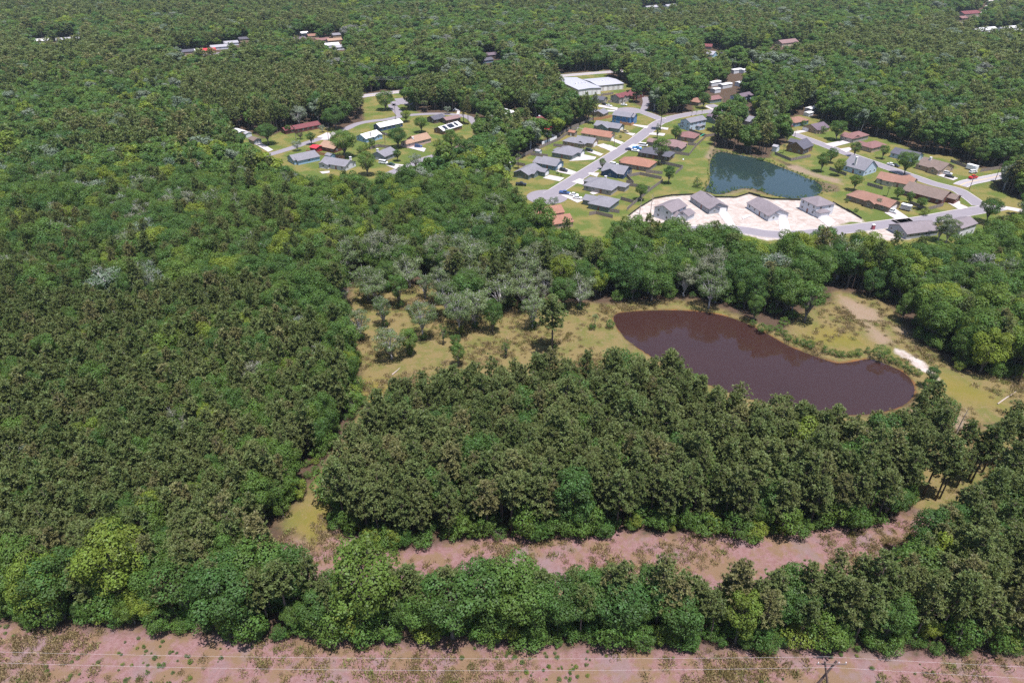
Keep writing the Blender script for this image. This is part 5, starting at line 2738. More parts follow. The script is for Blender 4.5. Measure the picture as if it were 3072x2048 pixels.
class MB:
    """collects boxes, prisms and tubes into one mesh"""
    def __init__(s): s.V = []; s.F = []
    def add(s, V, Fc):
        n = len(s.V); s.V += [tuple(v) for v in V]; s.F += [tuple(i + n for i in f) for f in Fc]; return s
    def box(s, x0, y0, z0, x1, y1, z1):
        return s.add([(x0,y0,z0),(x1,y0,z0),(x1,y1,z0),(x0,y1,z0),(x0,y0,z1),(x1,y0,z1),(x1,y1,z1),(x0,y1,z1)],
                     [(3,2,1,0),(4,5,6,7),(0,1,5,4),(1,2,6,5),(2,3,7,6),(3,0,4,7)])
    def tube(s, pts, rad, n=6, cap=True):
        pts = [Vector(p) for p in pts]; m = len(pts); V = []
        if not hasattr(rad, '__len__'): rad = [rad] * m
        for i, p in enumerate(pts):
            d = (pts[min(i+1, m-1)] - pts[max(i-1, 0)]).normalized()
            a = d.orthogonal().normalized() if abs(d.z) < .9 else Vector((1,0,0)); a = (a - d * a.dot(d)).normalized(); b = d.cross(a)
            for k in range(n):
                t = 2 * math.pi * k / n; V.append(p + (a * math.cos(t) + b * math.sin(t)) * rad[i])
        Fc = [(i*n+k, i*n+(k+1)%n, (i+1)*n+(k+1)%n, (i+1)*n+k) for i in range(m-1) for k in range(n)]
        if cap: Fc += [tuple(range(n-1, -1, -1)), tuple((m-1)*n+k for k in range(n))]
        return s.add(V, Fc)
    def prism(s, prof, y0, y1):
        """profile in xz, extruded along y"""
        n = len(prof); V = [(x, y0, z) for x, z in prof] + [(x, y1, z) for x, z in prof]
        return s.add(V, [tuple(range(n)), tuple(range(2*n-1, n-1, -1))] + [(k, k+n, (k+1)%n+n, (k+1)%n) for k in range(n)])
    def me(s, name, mat=None, smooth=False): return mesh(name, s.V, s.F, mat, smooth)
    def obj(s, name, mat=None, parent=None, smooth=False): return link(name, s.me(name, mat, smooth), parent)

# ------------------------------------------------------------------ materials
MATS = {}
def nodes(name):
    m = bpy.data.materials.new(name); m.use_nodes = True; nt = m.node_tree
    return m, nt, nt.nodes['Principled BSDF'], lambda t: nt.nodes.new(t), lambda a, b: nt.links.new(a, b)
def mixc(nt, fac, a, b, mode='MIX'):
    n = nt.nodes.new('ShaderNodeMix'); n.data_type = 'RGBA'; n.blend_type = mode
    for i, v in ((0, fac), (6, a), (7, b)):
        if hasattr(v, 'is_linked') or hasattr(v, 'links'): nt.links.new(v, n.inputs[i])
        elif i == 0: n.inputs[0].default_value = v
        else: n.inputs[i].default_value = (*v, 1)
    return n.outputs[2]
def math_(nt, op, a, b=0.0, c=None, clamp=False):
    n = nt.nodes.new('ShaderNodeMath'); n.operation = op; n.use_clamp = clamp
    for i, v in enumerate((a, b) if c is None else (a, b, c)):
        if hasattr(v, 'links'): nt.links.new(v, n.inputs[i])
        else: n.inputs[i].default_value = v
    return n.outputs[0]
def noise(nt, scale, detail=3, rough=.55, vec=None, off=0.0):
    n = nt.nodes.new('ShaderNodeTexNoise'); n.inputs['Scale'].default_value = scale; n.inputs['Detail'].default_value = detail; n.inputs['Roughness'].default_value = rough
    if vec is not None:
        if off:
            a = nt.nodes.new('ShaderNodeVectorMath'); a.inputs[1].default_value = (off, off * 1.7, 0); nt.links.new(vec, a.inputs[0]); vec = a.outputs[0]
        nt.links.new(vec, n.inputs['Vector'])
    return n.outputs['Fac']
def ramp(nt, f, lo, hi):
    n = nt.nodes.new('ShaderNodeMapRange'); n.interpolation_type = 'SMOOTHSTEP'; n.inputs[1].default_value = lo; n.inputs[2].default_value = hi
    nt.links.new(f, n.inputs[0]); return n.outputs[0]
def attr(nt, name):
    n = nt.nodes.new('ShaderNodeAttribute'); n.attribute_name = name; return n.outputs['Fac']
def plain(name, c, rough=.7, var=.12, scale=1.5, metal=0.0, spec=.3, bump=0.0, bscale=20):
    if name in MATS: return MATS[name]
    m, nt, b, N, L = nodes(name)
    tc = N('ShaderNodeTexCoord').outputs['Object']
    f = noise(nt, scale, 5, .6, tc)
    d = tuple(max(0, k * (1 - var)) for k in c); e = tuple(min(1, k * (1 + var)) for k in c)
    L(mixc(nt, f, d, e), b.inputs['Base Color'])
    b.inputs['Roughness'].default_value = rough; b.inputs['Metallic'].default_value = metal; b.inputs['Specular IOR Level'].default_value = spec
    if bump:
        bp = N('ShaderNodeBump'); bp.inputs['Strength'].default_value = bump; L(noise(nt, bscale, 3, .6, tc), bp.inputs['Height']); L(bp.outputs[0], b.inputs['Normal'])
    MATS[name] = m; return m
def shingle(name, c):
    """roof shingles: rows and tabs, weathering streaks"""
    if name in MATS: return MATS[name]
    m, nt, b, N, L = nodes(name)
    tc = N('ShaderNodeTexCoord').outputs['Object']
    br = N('ShaderNodeTexBrick'); br.inputs['Scale'].default_value = 1.0; br.inputs['Brick Width'].default_value = .5; br.inputs['Row Height'].default_value = .22; br.inputs['Mortar Size'].default_value = .012
    br.inputs['Color1'].default_value = (*[k * .84 for k in c], 1); br.inputs['Color2'].default_value = (*[k * 1.14 for k in c], 1); br.inputs['Mortar'].default_value = (*[k * .6 for k in c], 1)
    L(tc, br.inputs['Vector'])
    f = noise(nt, .35, 5, .65, tc); g = noise(nt, 3.2, 3, .6, tc, 9.0)
    cc = mixc(nt, ramp(nt, f, .3, .7), br.outputs['Color'], tuple(k * .8 for k in c))
    cc = mixc(nt, math_(nt, 'MULTIPLY', ramp(nt, g, .45, .75), .35), cc, tuple(min(1, k * 1.3 + .02) for k in c))
    L(cc, b.inputs['Base Color']); b.inputs['Roughness'].default_value = .85; b.inputs['Specular IOR Level'].default_value = .25
    MATS[name] = m; return m
def metal_roof(name, c, rough=.45):
    if name in MATS: return MATS[name]
    m, nt, b, N, L = nodes(name)
    tc = N('ShaderNodeTexCoord').outputs['Object']
    w = N('ShaderNodeTexWave'); w.inputs['Scale'].default_value = 1.6; w.bands_direction = 'X'; L(tc, w.inputs['Vector'])
    f = noise(nt, .25, 4, .6, tc)
    cc = mixc(nt, ramp(nt, w.outputs['Fac'], .75, 1.0), tuple(k * .97 for k in c), tuple(k * .8 for k in c))
    cc = mixc(nt, math_(nt, 'MULTIPLY', f, .35), cc, tuple(k * .75 for k in c))
    L(cc, b.inputs['Base Color']); b.inputs['Roughness'].default_value = rough; b.inputs['Specular IOR Level'].default_value = .4
    MATS[name] = m; return m
def siding(name, c):
    if name in MATS: return MATS[name]
    m, nt, b, N, L = nodes(name)
    tc = N('ShaderNodeTexCoord').outputs['Object']
    w = N('ShaderNodeTexWave'); w.inputs['Scale'].default_value = 1.6; w.bands_direction = 'Z'; w.wave_profile = 'SAW'; L(tc, w.inputs['Vector'])
    f = noise(nt, .6, 4, .6, tc)
    cc = mixc(nt, ramp(nt, w.outputs['Fac'], .0, .25), tuple(k * .75 for k in c), c)
    cc = mixc(nt, math_(nt, 'MULTIPLY', f, .3), cc, tuple(k * .82 for k in c))
    L(cc, b.inputs['Base Color']); b.inputs['Roughness'].default_value = .7
    MATS[name] = m; return m

WALLS = dict(sage=(.21,.26,.25), slateblue=(.20,.29,.40), tan=(.46,.34,.24), cream=(.62,.54,.40), blue=(.10,.24,.50), greybeige=(.42,.38,.36), brick=(.17,.055,.045),
             paleblue=(.55,.66,.80), taupe=(.33,.27,.23), darkbrown=(.13,.09,.075), navy=(.045,.09,.19), white=(.74,.75,.80), greywall=(.36,.38,.42), darktan=(.27,.20,.15),
             brownwood=(.24,.13,.07), skyblue=(.36,.53,.70), red=(.42,.03,.04), pink=(.66,.46,.42), whitewall=(.66,.62,.62))
ROOFS = dict(grey=(.29,.28,.32), orange=(.42,.205,.145), maroon=(.24,.075,.085), slate=(.135,.13,.165), plum=(.20,.15,.19), rust=(.30,.155,.15), brownrose=(.32,.205,.205), newroof=(.30,.255,.28),
             rustorange=(.37,.20,.15), brown=(.255,.19,.165), tanroof=(.47,.30,.21), greylight=(.48,.47,.52))
def wallmat(k): return siding('siding_' + k, tuple(v * .74 for v in WALLS[k]))
def roofmat(k):
    if k == 'whitemetal': return metal_roof('roof_white_metal', (.62,.61,.63))
    if k == 'steel': return metal_roof('roof_steel', (.33,.325,.365))
    if k == 'red': return metal_roof('roof_red_metal', (.42,.03,.04))
    return shingle('shingle_' + k, tuple(v * .55 for v in ROOFS[k]))
M_TRIM = plain('white_trim', (.60,.59,.60), .5, .05)
M_GLASS = plain('window_glass', (.02,.025,.03), .08, .1, spec=.6)
M_DOOR = plain('door_paint', (.22,.10,.08), .5)
M_GARAGE = plain('garage_door_paint', (.68,.67,.68), .5, .05)
M_BRICK = plain('chimney_masonry', (.60,.56,.55), .8)
M_SCREEN = plain('porch_screen', (.035,.037,.04), .8)
M_CONC = plain('concrete_paving', (.36,.325,.325), .85, .13, .35)
M_KERB = plain('kerb_concrete', (.33,.30,.30), .85, .1, .6)
M_WOODPOLE = plain('weathered_pole_timber', (.12,.085,.075), .9, .25, 2)

# ------------------------------------------------------------------ distance fields for areas
def sdf(P, poly):
    """signed distance, negative inside"""
    P = np.asarray(P, float); A = np.asarray(poly, float); B = np.roll(A, -1, 0)
    d2 = np.full(len(P), 1e18); ins = np.zeros(len(P), bool)
    for a, b in zip(A, B):
        e = b - a; w = P - a; t = np.clip((w @ e) / max(e @ e, 1e-9), 0, 1)
        d2 = np.minimum(d2, ((w - t[:, None] * e) ** 2).sum(1))
        c = (a[1] > P[:, 1]) != (b[1] > P[:, 1])
        with np.errstate(divide='ignore', invalid='ignore'):
            xi = (b[0] - a[0]) * (P[:, 1] - a[1]) / (b[1] - a[1]) + a[0]
        ins ^= c & (P[:, 0] < xi)
    return np.sqrt(d2) * np.where(ins, -1, 1)
def sdf_any(P, polys): return np.min([sdf(P, p) for p in polys], 0) if polys else np.full(len(P), 1e3)
def dist_line(P, line):
    A = np.asarray(line, float); d2 = np.full(len(P), 1e18)
    for a, b in zip(A[:-1], A[1:]):
        e = b - a; w = P - a; t = np.clip((w @ e) / max(e @ e, 1e-9), 0, 1); d2 = np.minimum(d2, ((w - t[:, None] * e) ** 2).sum(1))
    return np.sqrt(d2)
def smooth_poly(poly, n=2):
    A = np.asarray(poly, float)
    for _ in range(n):
        B = np.roll(A, -1, 0); A = np.stack([A * .75 + B * .25, A * .25 + B * .75], 1).reshape(-1, 2)
    return A
def smooth_line(line, n=3):
    A = np.asarray(line, float)
    for _ in range(n):
        B = np.stack([A[:-1] * .75 + A[1:] * .25, A[:-1] * .25 + A[1:] * .75], 1).reshape(-1, 2); A = np.vstack([A[:1], B, A[-1:]])
    return A
POND1 = smooth_poly(POND1, 2); POND2 = smooth_poly(POND2, 2)

# ------------------------------------------------------------------ ground: one sheet to the horizon
def axis(*segs):
    out = []
    for a, b, s in segs: out += list(np.arange(a, b, s))
    return np.array(out + [segs[-1][1]])
gx = axis((-6000,-900,600),(-900,-320,30),(-320,-130,5),(-130,180,1.8),(180,300,3),(300,420,12),(420,900,40),(900,6000,600))
gy = axis((-1500,0,300),(0,60,10),(60,230,1.8),(230,480,3),(480,640,8),(640,1200,25),(1200,2400,120),(2400,7800,900))
X, Y = np.meshgrid(gx, gy); P = np.stack([X.ravel(), Y.ravel()], 1)
clip = lambda a: np.clip(a, -12, 12)
s1 = sdf(P, POND1); s2 = sdf(P, POND2)
Z = -1.7 * np.clip((0.9 - np.minimum(s1, s2)) / 3.0, 0, 1) ** 1.0
Z += np.where(np.minimum(s1, s2) > 1, 0, 0)
me = bpy.data.meshes.new('ground')
nx, ny = len(gx), len(gy)
V = np.column_stack([P, Z])
idx = (np.arange(ny - 1)[:, None] * nx + np.arange(nx - 1)[None]).ravel()
Q = np.stack([idx, idx + 1, idx + nx + 1, idx + nx], 1)
me.vertices.add(len(V)); me.vertices.foreach_set('co', V.ravel())
me.loops.add(Q.size); me.loops.foreach_set('vertex_index', Q.ravel().astype(np.int32))
me.polygons.add(len(Q)); me.polygons.foreach_set('loop_start', np.arange(0, Q.size, 4, dtype=np.int32)); me.polygons.foreach_set('loop_total', np.full(len(Q), 4, np.int32))
me.update(calc_edges=True)
for k in ('pink', 'grass', 'lawn', 'sand', 'bare', 'yellow'):
    a = me.attributes.new('d_' + k, 'FLOAT', 'POINT'); a.data.foreach_set('value', clip(sdf_any(P, AREAS[k])).astype(np.float32))
a = me.attributes.new('d_pond', 'FLOAT', 'POINT'); a.data.foreach_set('value', clip(s1).astype(np.float32))
a = me.attributes.new('d_reed', 'FLOAT', 'POINT'); a.data.foreach_set('value', clip(np.minimum(s2, sdf_any(P, REEDS))).astype(np.float32))
def ground_mat():
    m, nt, b, N, L = nodes('ground_cover')
    pos = N('ShaderNodeNewGeometry').outputs['Position']
    n1 = noise(nt, .06, 5, .62, pos); n2 = noise(nt, .35, 5, .65, pos, 31); n3 = noise(nt, 2.2, 4, .7, pos, 57); n4 = noise(nt, .15, 7, .72, pos, 91); n5 = noise(nt, 7.0, 3, .7, pos, 12); n6 = noise(nt, .9, 6, .75, pos, 140)
    def mask(k, w=2.2, amp=5.0):
        d = math_(nt, 'ADD', attr(nt, 'd_' + k), math_(nt, 'MULTIPLY', math_(nt, 'SUBTRACT', n2, .5), amp))
        d = math_(nt, 'ADD', d, math_(nt, 'MULTIPLY', math_(nt, 'SUBTRACT', n3, .5), amp * .35))
        return math_(nt, 'SUBTRACT', 1.0, ramp(nt, d, -w, w))
    # forest floor: pine straw and leaf litter
    c = mixc(nt, n3, (.10,.065,.045), (.20,.13,.09))
    c = mixc(nt, ramp(nt, n2, .5, .75), c, (.07,.08,.035))
    # pink dry grass and soil
    pk = mixc(nt, ramp(nt, n5, .3, .7), (.24,.115,.105), (.50,.285,.275)); pk = mixc(nt, math_(nt, 'MULTIPLY', ramp(nt, n6, .4, .62), .55), pk, (.54,.34,.36))
    pk = mixc(nt, math_(nt, 'MULTIPLY', ramp(nt, n4, .45, .58), .85), pk, mixc(nt, n5, (.22,.15,.07), (.46,.30,.18)))
    pk = mixc(nt, math_(nt, 'MULTIPLY', ramp(nt, n6, .58, .68), .65), pk, (.20,.17,.055))
    pk = mixc(nt, math_(nt, 'MULTIPLY', ramp(nt, noise(nt, .09, 6, .7, pos, 61), .5, .62), .6), pk, mixc(nt, n5, (.30,.20,.21), (.46,.35,.37)))
    pk = mixc(nt, math_(nt, 'MULTIPLY', ramp(nt, noise(nt, .5, 5, .7, pos, 7), .66, .76), .7), pk, (.62,.50,.47))
    c = mixc(nt, mask('pink'), c, pk)
    # meadow: straw coloured with green patches
    gr = mixc(nt, ramp(nt, n5, .3, .7), (.23,.175,.065), (.44,.34,.15))
    gr = mixc(nt, math_(nt, 'MULTIPLY', ramp(nt, n4, .44, .60), .75), gr, mixc(nt, n5, (.13,.16,.035), (.28,.29,.075)))
    gr = mixc(nt, math_(nt, 'MULTIPLY', ramp(nt, n6, .54, .70), .7), gr, (.50,.34,.26))
    c = mixc(nt, mask('grass'), c, gr)
    c = mixc(nt, math_(nt, 'MULTIPLY', mask('yellow', 5, 6), .7), c, mixc(nt, n3, (.27,.24,.035), (.38,.30,.06)))
    # village lawns
    lw = mixc(nt, ramp(nt, n3, .3, .75), (.13,.19,.035), (.22,.27,.065))
    lw = mixc(nt, math_(nt, 'MULTIPLY', ramp(nt, n1, .44, .60), .85), lw, (.36,.29,.10))
    lw = mixc(nt, math_(nt, 'MULTIPLY', ramp(nt, n4, .56, .70), .5), lw, (.10,.19,.025))
    c = mixc(nt, mask('lawn', 2.0, 3.0), c, lw)
    bs = mixc(nt, n2, (.42,.28,.20), (.56,.42,.33))
    c = mixc(nt, math_(nt, 'MULTIPLY', mask('bare', 2.5, 7), ramp(nt, n3, .2, .6)), c, bs)
    sa = mixc(nt, ramp(nt, n2, .35, .7), (.86,.78,.73), (.68,.55,.49)); sa = mixc(nt, ramp(nt, n6, .5, .72), sa, (.70,.52,.45)); sa = mixc(nt, math_(nt, 'MULTIPLY', ramp(nt, n4, .52, .6), .5), sa, (.55,.40,.34))
    c = mixc(nt, mask('sand', 1.0, 2.4), c, sa)
    rd = mixc(nt, n3, (.30,.20,.16), (.17,.15,.05))
    c = mixc(nt, mask('reed', 1.5, 3.0), c, rd)
    # clay rim of the brown pond
    dp = math_(nt, 'ADD', attr(nt, 'd_pond'), math_(nt, 'MULTIPLY', math_(nt, 'SUBTRACT', n2, .5), 1.0))
    c = mixc(nt, math_(nt, 'MULTIPLY', math_(nt, 'SUBTRACT', 1.0, ramp(nt, dp, .2, 1.4)), .9), c, mixc(nt, ramp(nt, n4, .42, .6), (.13,.11,.04), (.36,.15,.06)))
    g_ = N('ShaderNodeVectorMath'); g_.operation = 'SCALE'; g_.inputs['Scale'].default_value = .42; L(c, g_.inputs[0]); L(g_.outputs[0], b.inputs['Base Color']); b.inputs['Roughness'].default_value = .95; b.inputs['Specular IOR Level'].default_value = .15
    bp = N('ShaderNodeBump'); bp.inputs['Strength'].default_value = .6; bp.inputs['Distance'].default_value = .25; L(math_(nt, 'ADD', n3, n5), bp.inputs['Height']); L(bp.outputs[0], b.inputs['Normal'])
    return m
ground = tag(link('ground', me, None, ground_mat()), 'wide ground of forest floor, dry pink grass, meadow and lawns', kind='structure')

# ------------------------------------------------------------------ water
def water_mat(name, c, rough, amp):
    m, nt, b, N, L = nodes(name)
    pos = N('ShaderNodeNewGeometry').outputs['Position']
    f = noise(nt, .05, 4, .6, pos)
    L(mixc(nt, f, tuple(k * .85 for k in c), tuple(k * 1.15 for k in c)), b.inputs['Base Color'])
    b.inputs['Roughness'].default_value = rough; b.inputs['IOR'].default_value = 1.33; b.inputs['Specular IOR Level'].default_value = .75
    bp = N('ShaderNodeBump'); bp.inputs['Strength'].default_value = amp; bp.inputs['Distance'].default_value = .05; L(noise(nt, 1.5, 3, .5, pos), bp.inputs['Height']); L(bp.outputs[0], b.inputs['Normal'])
    return m
def sheet(name, poly, z, mat, label=None, kind='structure', parent=None):
    bm = bmesh.new(); vs_ = [bm.verts.new((x, y, z)) for x, y in poly]
    f = bm.faces.new(vs_); f.normal_update()
    if f.normal.z < 0: f.normal_flip()
    bmesh.ops.triangulate(bm, faces=[f]); me = bpy.data.meshes.new(name); bm.to_mesh(me); bm.free()
    return tag(link(name, me, parent, mat), label, kind=kind)
def grow(poly, d):
    A = np.asarray(poly, float); t = np.roll(A, -1, 0) - np.roll(A, 1, 0); t /= np.maximum(np.hypot(*t.T), 1e-6)[:, None]
    n = np.column_stack([t[:, 1], -t[:, 0]]); area = .5 * np.sum(A[:, 0] * np.roll(A[:, 1], -1) - np.roll(A[:, 0], -1) * A[:, 1])
    return A + n * d * (1 if area > 0 else -1)
sheet('pond_water', grow(POND1, .25), -.42, water_mat('muddy_water', (.030,.0145,.013), .02, .008), 'muddy brown pond water in front of the pine stand')
sheet('pond_water', grow(POND2, .25), -.42, water_mat('green_water', (.016,.028,.028), .04, .015), 'blue green pond water among the houses')

# ------------------------------------------------------------------ roads, kerbs, driveways
def road_mat(name, c, var=.14):
    m, nt, b, N, L = nodes(name)
    pos = N('ShaderNodeNewGeometry').outputs['Position']
    f = noise(nt, .25, 5, .65, pos); g = noise(nt, 3.0, 3, .6, pos, 13)
    cc = mixc(nt, f, tuple(k * (1 - var) for k in c), tuple(k * (1 + var) for k in c)); cc = mixc(nt, math_(nt, 'MULTIPLY', ramp(nt, g, .5, .8), .25), cc, tuple(k * .7 for k in c))
    L(cc, b.inputs['Base Color']); b.inputs['Roughness'].default_value = .9; return m
M_ROAD = {'asphalt': road_mat('worn_asphalt', (.165,.148,.168)), 'highway': road_mat('pale_worn_asphalt', (.235,.215,.23)), 'concrete': M_CONC}
def ribbon(line, w0, w1, z, closed=False):
    A = np.asarray(line, float); t = np.gradient(A, axis=0); t /= np.maximum(np.hypot(*t.T), 1e-6)[:, None]; n = np.column_stack([-t[:, 1], t[:, 0]])
    a = A + n * w0; b = A + n * w1; k = len(A)
    V = [(x, y, z) for x, y in a] + [(x, y, z) for x, y in b]
    return V, [(i, i + 1, k + i + 1, k + i) for i in range(k - 1)]
ROAD_LINES = []
for ri, (line, w, surf, lab) in enumerate(ROADS):
    s = smooth_line(line, 3); ROAD_LINES.append((s, w))
    z = .012 + .004 * ri
    V, Fc = ribbon(s, w / 2, -w / 2, z)
    ro = tag(link('road', mesh('road', V, Fc, M_ROAD[surf])), lab, kind='structure')
    if surf == 'highway':
        ym = plain('yellow_road_paint', (.62,.40,.05), .7)
        for o in (.12, -.25):
            V, Fc = ribbon(s, o + .13, o, z + .004); link('centre_line', mesh('centre_line', V, Fc, ym), ro)
        for o in (w / 2 - .5, -w / 2 + .38):
            V, Fc = ribbon(s, o + .12, o, z + .004); link('edge_line', mesh('edge_line', V, Fc, M_TRIM), ro)
    elif surf == 'asphalt' and ri in (0, 1, 3, 4):
        for sgn in (1, -1):
            mb = MB(); A = np.asarray(s); t = np.gradient(A, axis=0); t /= np.hypot(*t.T)[:, None]; n = np.column_stack([-t[:, 1], t[:, 0]]) * sgn
            rows = [A + n * (w / 2 - .02), A + n * (w / 2 - .02), A + n * (w / 2 + .42), A + n * (w / 2 + .42)]; zs = [0, .06, .10, 0]
            V = [(p[0], p[1], zz) for r_, zz in zip(rows, zs) for p in r_]; k = len(A)
            Fc = [(j * k + i, j * k + i + 1, (j + 1) * k + i + 1, (j + 1) * k + i) for j in range(3) for i in range(k - 1)]
            link('kerb', mesh('kerb', V, Fc, M_KERB), ro)
for (cx, cy_), r in CUL:
    pts = [(cx + r * math.cos(t), cy_ + r * math.sin(t)) for t in np.linspace(0, 2 * math.pi, 40, endpoint=False)]
    sheet('road_turning_circle', pts, .088, M_ROAD['asphalt'], 'round turning circle at the end of the street')
for i, p in enumerate(PARKING): sheet('parking_lot', p, .092 + .004 * i, M_ROAD['asphalt'], 'grey paved parking lot')
for i, p in enumerate(DRIVES): sheet('driveway', p, .108 + .0015 * i, M_CONC, 'pale concrete driveway')

# ------------------------------------------------------------------ houses
def box_walls(mb, x0, y0, x1, y1, z0, z1):
    mb.add([(x0,y0,z0),(x1,y0,z0),(x1,y1,z0),(x0,y1,z0),(x0,y0,z1),(x1,y0,z1),(x1,y1,z1),(x0,y1,z1)], [(0,1,5,4),(1,2,6,5),(2,3,7,6),(3,0,4,7)])
def roof_block(x0, y0, x1, y1, h, rt, ridge, pitch, ov=.4):
    """returns roof slab MB and gable-wall MB"""
    mr, mw = MB(), MB(); th = .16
    X0, Y0, X1, Y1 = x0 - ov, y0 - ov, x1 + ov, y1 + ov
    if rt == 'hip':
        w = min(X1 - X0, Y1 - Y0) / 2; zt = h + pitch * w; ze = h - 0.02
        if X1 - X0 >= Y1 - Y0: r0, r1 = (X0 + w, (Y0 + Y1) / 2), (X1 - w - 1e-3, (Y0 + Y1) / 2)
        else: r0, r1 = ((X0 + X1) / 2, Y0 + w), ((X0 + X1) / 2, Y1 - w - 1e-3)
        for dz in (0,):
            V = [(X0,Y0,ze+th),(X1,Y0,ze+th),(X1,Y1,ze+th),(X0,Y1,ze+th),(*r0,zt+th),(*r1,zt+th),(X0,Y0,ze),(X1,Y0,ze),(X1,Y1,ze),(X0,Y1,ze)]
            if X1 - X0 >= Y1 - Y0: Fc = [(0,1,5,4),(1,2,5),(2,3,4,5),(3,0,4)]
            else: Fc = [(0,1,4),(1,2,5,4),(2,3,5),(3,0,4,5)]
            Fc += [(6,7,1,0),(7,8,2,1),(8,9,3,2),(9,6,0,3),(9,8,7,6)]
            mr.add(V, Fc)
    else:
        if ridge == 'x':
            ym = (y0 + y1) / 2; zt = h + pitch * (y1 - y0) / 2; k = pitch * ov
            V = [(X0,Y0,h-k),(X1,Y0,h-k),(X1,ym,zt),(X0,ym,zt),(X0,Y1,h-k),(X1,Y1,h-k)]
            mw.add([(x0,y0,h-.05),(x0,y1,h-.05),(x0,ym,zt-.04)], [(1,0,2)]); mw.add([(x1,y0,h-.05),(x1,y1,h-.05),(x1,ym,zt-.04)], [(0,1,2)])
        else:
            xm = (x0 + x1) / 2; zt = h + pitch * (x1 - x0) / 2; k = pitch * ov
            V = [(X0,Y0,h-k),(X0,Y1,h-k),(xm,Y1,zt),(xm,Y0,zt),(X1,Y0,h-k),(X1,Y1,h-k)]
            mw.add([(x0,y0,h-.05),(x1,y0,h-.05),(xm,y0,zt-.04)], [(0,1,2)]); mw.add([(x0,y1,h-.05),(x1,y1,h-.05),(xm,y1,zt-.04)], [(1,0,2)])
        Vt = [(a, b, c + th) for a, b, c in V]
        mr.add(V + Vt, [(6,7,8,9),(9,8,11,10),(3,2,1,0),(4,5,2,3),(0,1,7,6),(5,4,10,11),(1,2,8,7),(2,5,11,8),(3,0,6,9),(4,3,9,10)])
        if ridge == 'y':
            mr.F = [tuple(reversed(f)) for f in mr.F]
    return mr, mw
FACE = {'x0': ((-1,0), 'y'), 'x1': ((1,0), 'y'), 'y0': ((0,-1), 'x'), 'y1': ((0,1), 'x')}
def panel_on(parent, name, mat, rect, face, u, z0, w, hh, depth=.05, inset=None):
    """a box standing proud on a wall face; u is the position along the face in metres"""
    x0, y0, x1, y1 = rect
    mb = MB()
    if face in ('y0', 'y1'):
        yy = y0 if face == 'y0' else y1; s = -1 if face == 'y0' else 1
        a, b = sorted((yy - s * .02, yy + s * depth)); mb.box(x0 + u - w / 2, a, z0, x0 + u + w / 2, b, z0 + hh)
    else:
        xx = x0 if face == 'x0' else x1; s = -1 if face == 'x0' else 1
        a, b = sorted((xx - s * .02, xx + s * depth)); mb.box(a, y0 + u - w / 2, z0, b, y0 + u + w / 2, z0 + hh)
    return mb.obj(name, mat, parent)
def window(parent, rect, face, u, z0, w=1.0, hh=1.3):
    f = panel_on(parent, 'window', M_TRIM, rect, face, u, z0, w, hh, .04)
    panel_on(f, 'pane', M_GLASS, rect, face, u - w * .23, z0 + .1, w * .38, hh - .2, .06)
    panel_on(f, 'pane', M_GLASS, rect, face, u + w * .23, z0 + .1, w * .38, hh - .2, .06)
def near_faces(a, o):
    """faces that look towards the open street side, i.e. back at the viewer"""
    out = []
    for k, ((nx_, ny_), ax) in FACE.items():
        wx = nx_ * math.cos(a) - ny_ * math.sin(a); wy = nx_ * math.sin(a) + ny_ * math.cos(a)
        if wx * -o[0] + wy * -o[1] > 0: out.append(k)
    return out
HOUSE_GROUP = {'house': 'houses of the neighbourhood', 'shed': 'small outbuildings'}
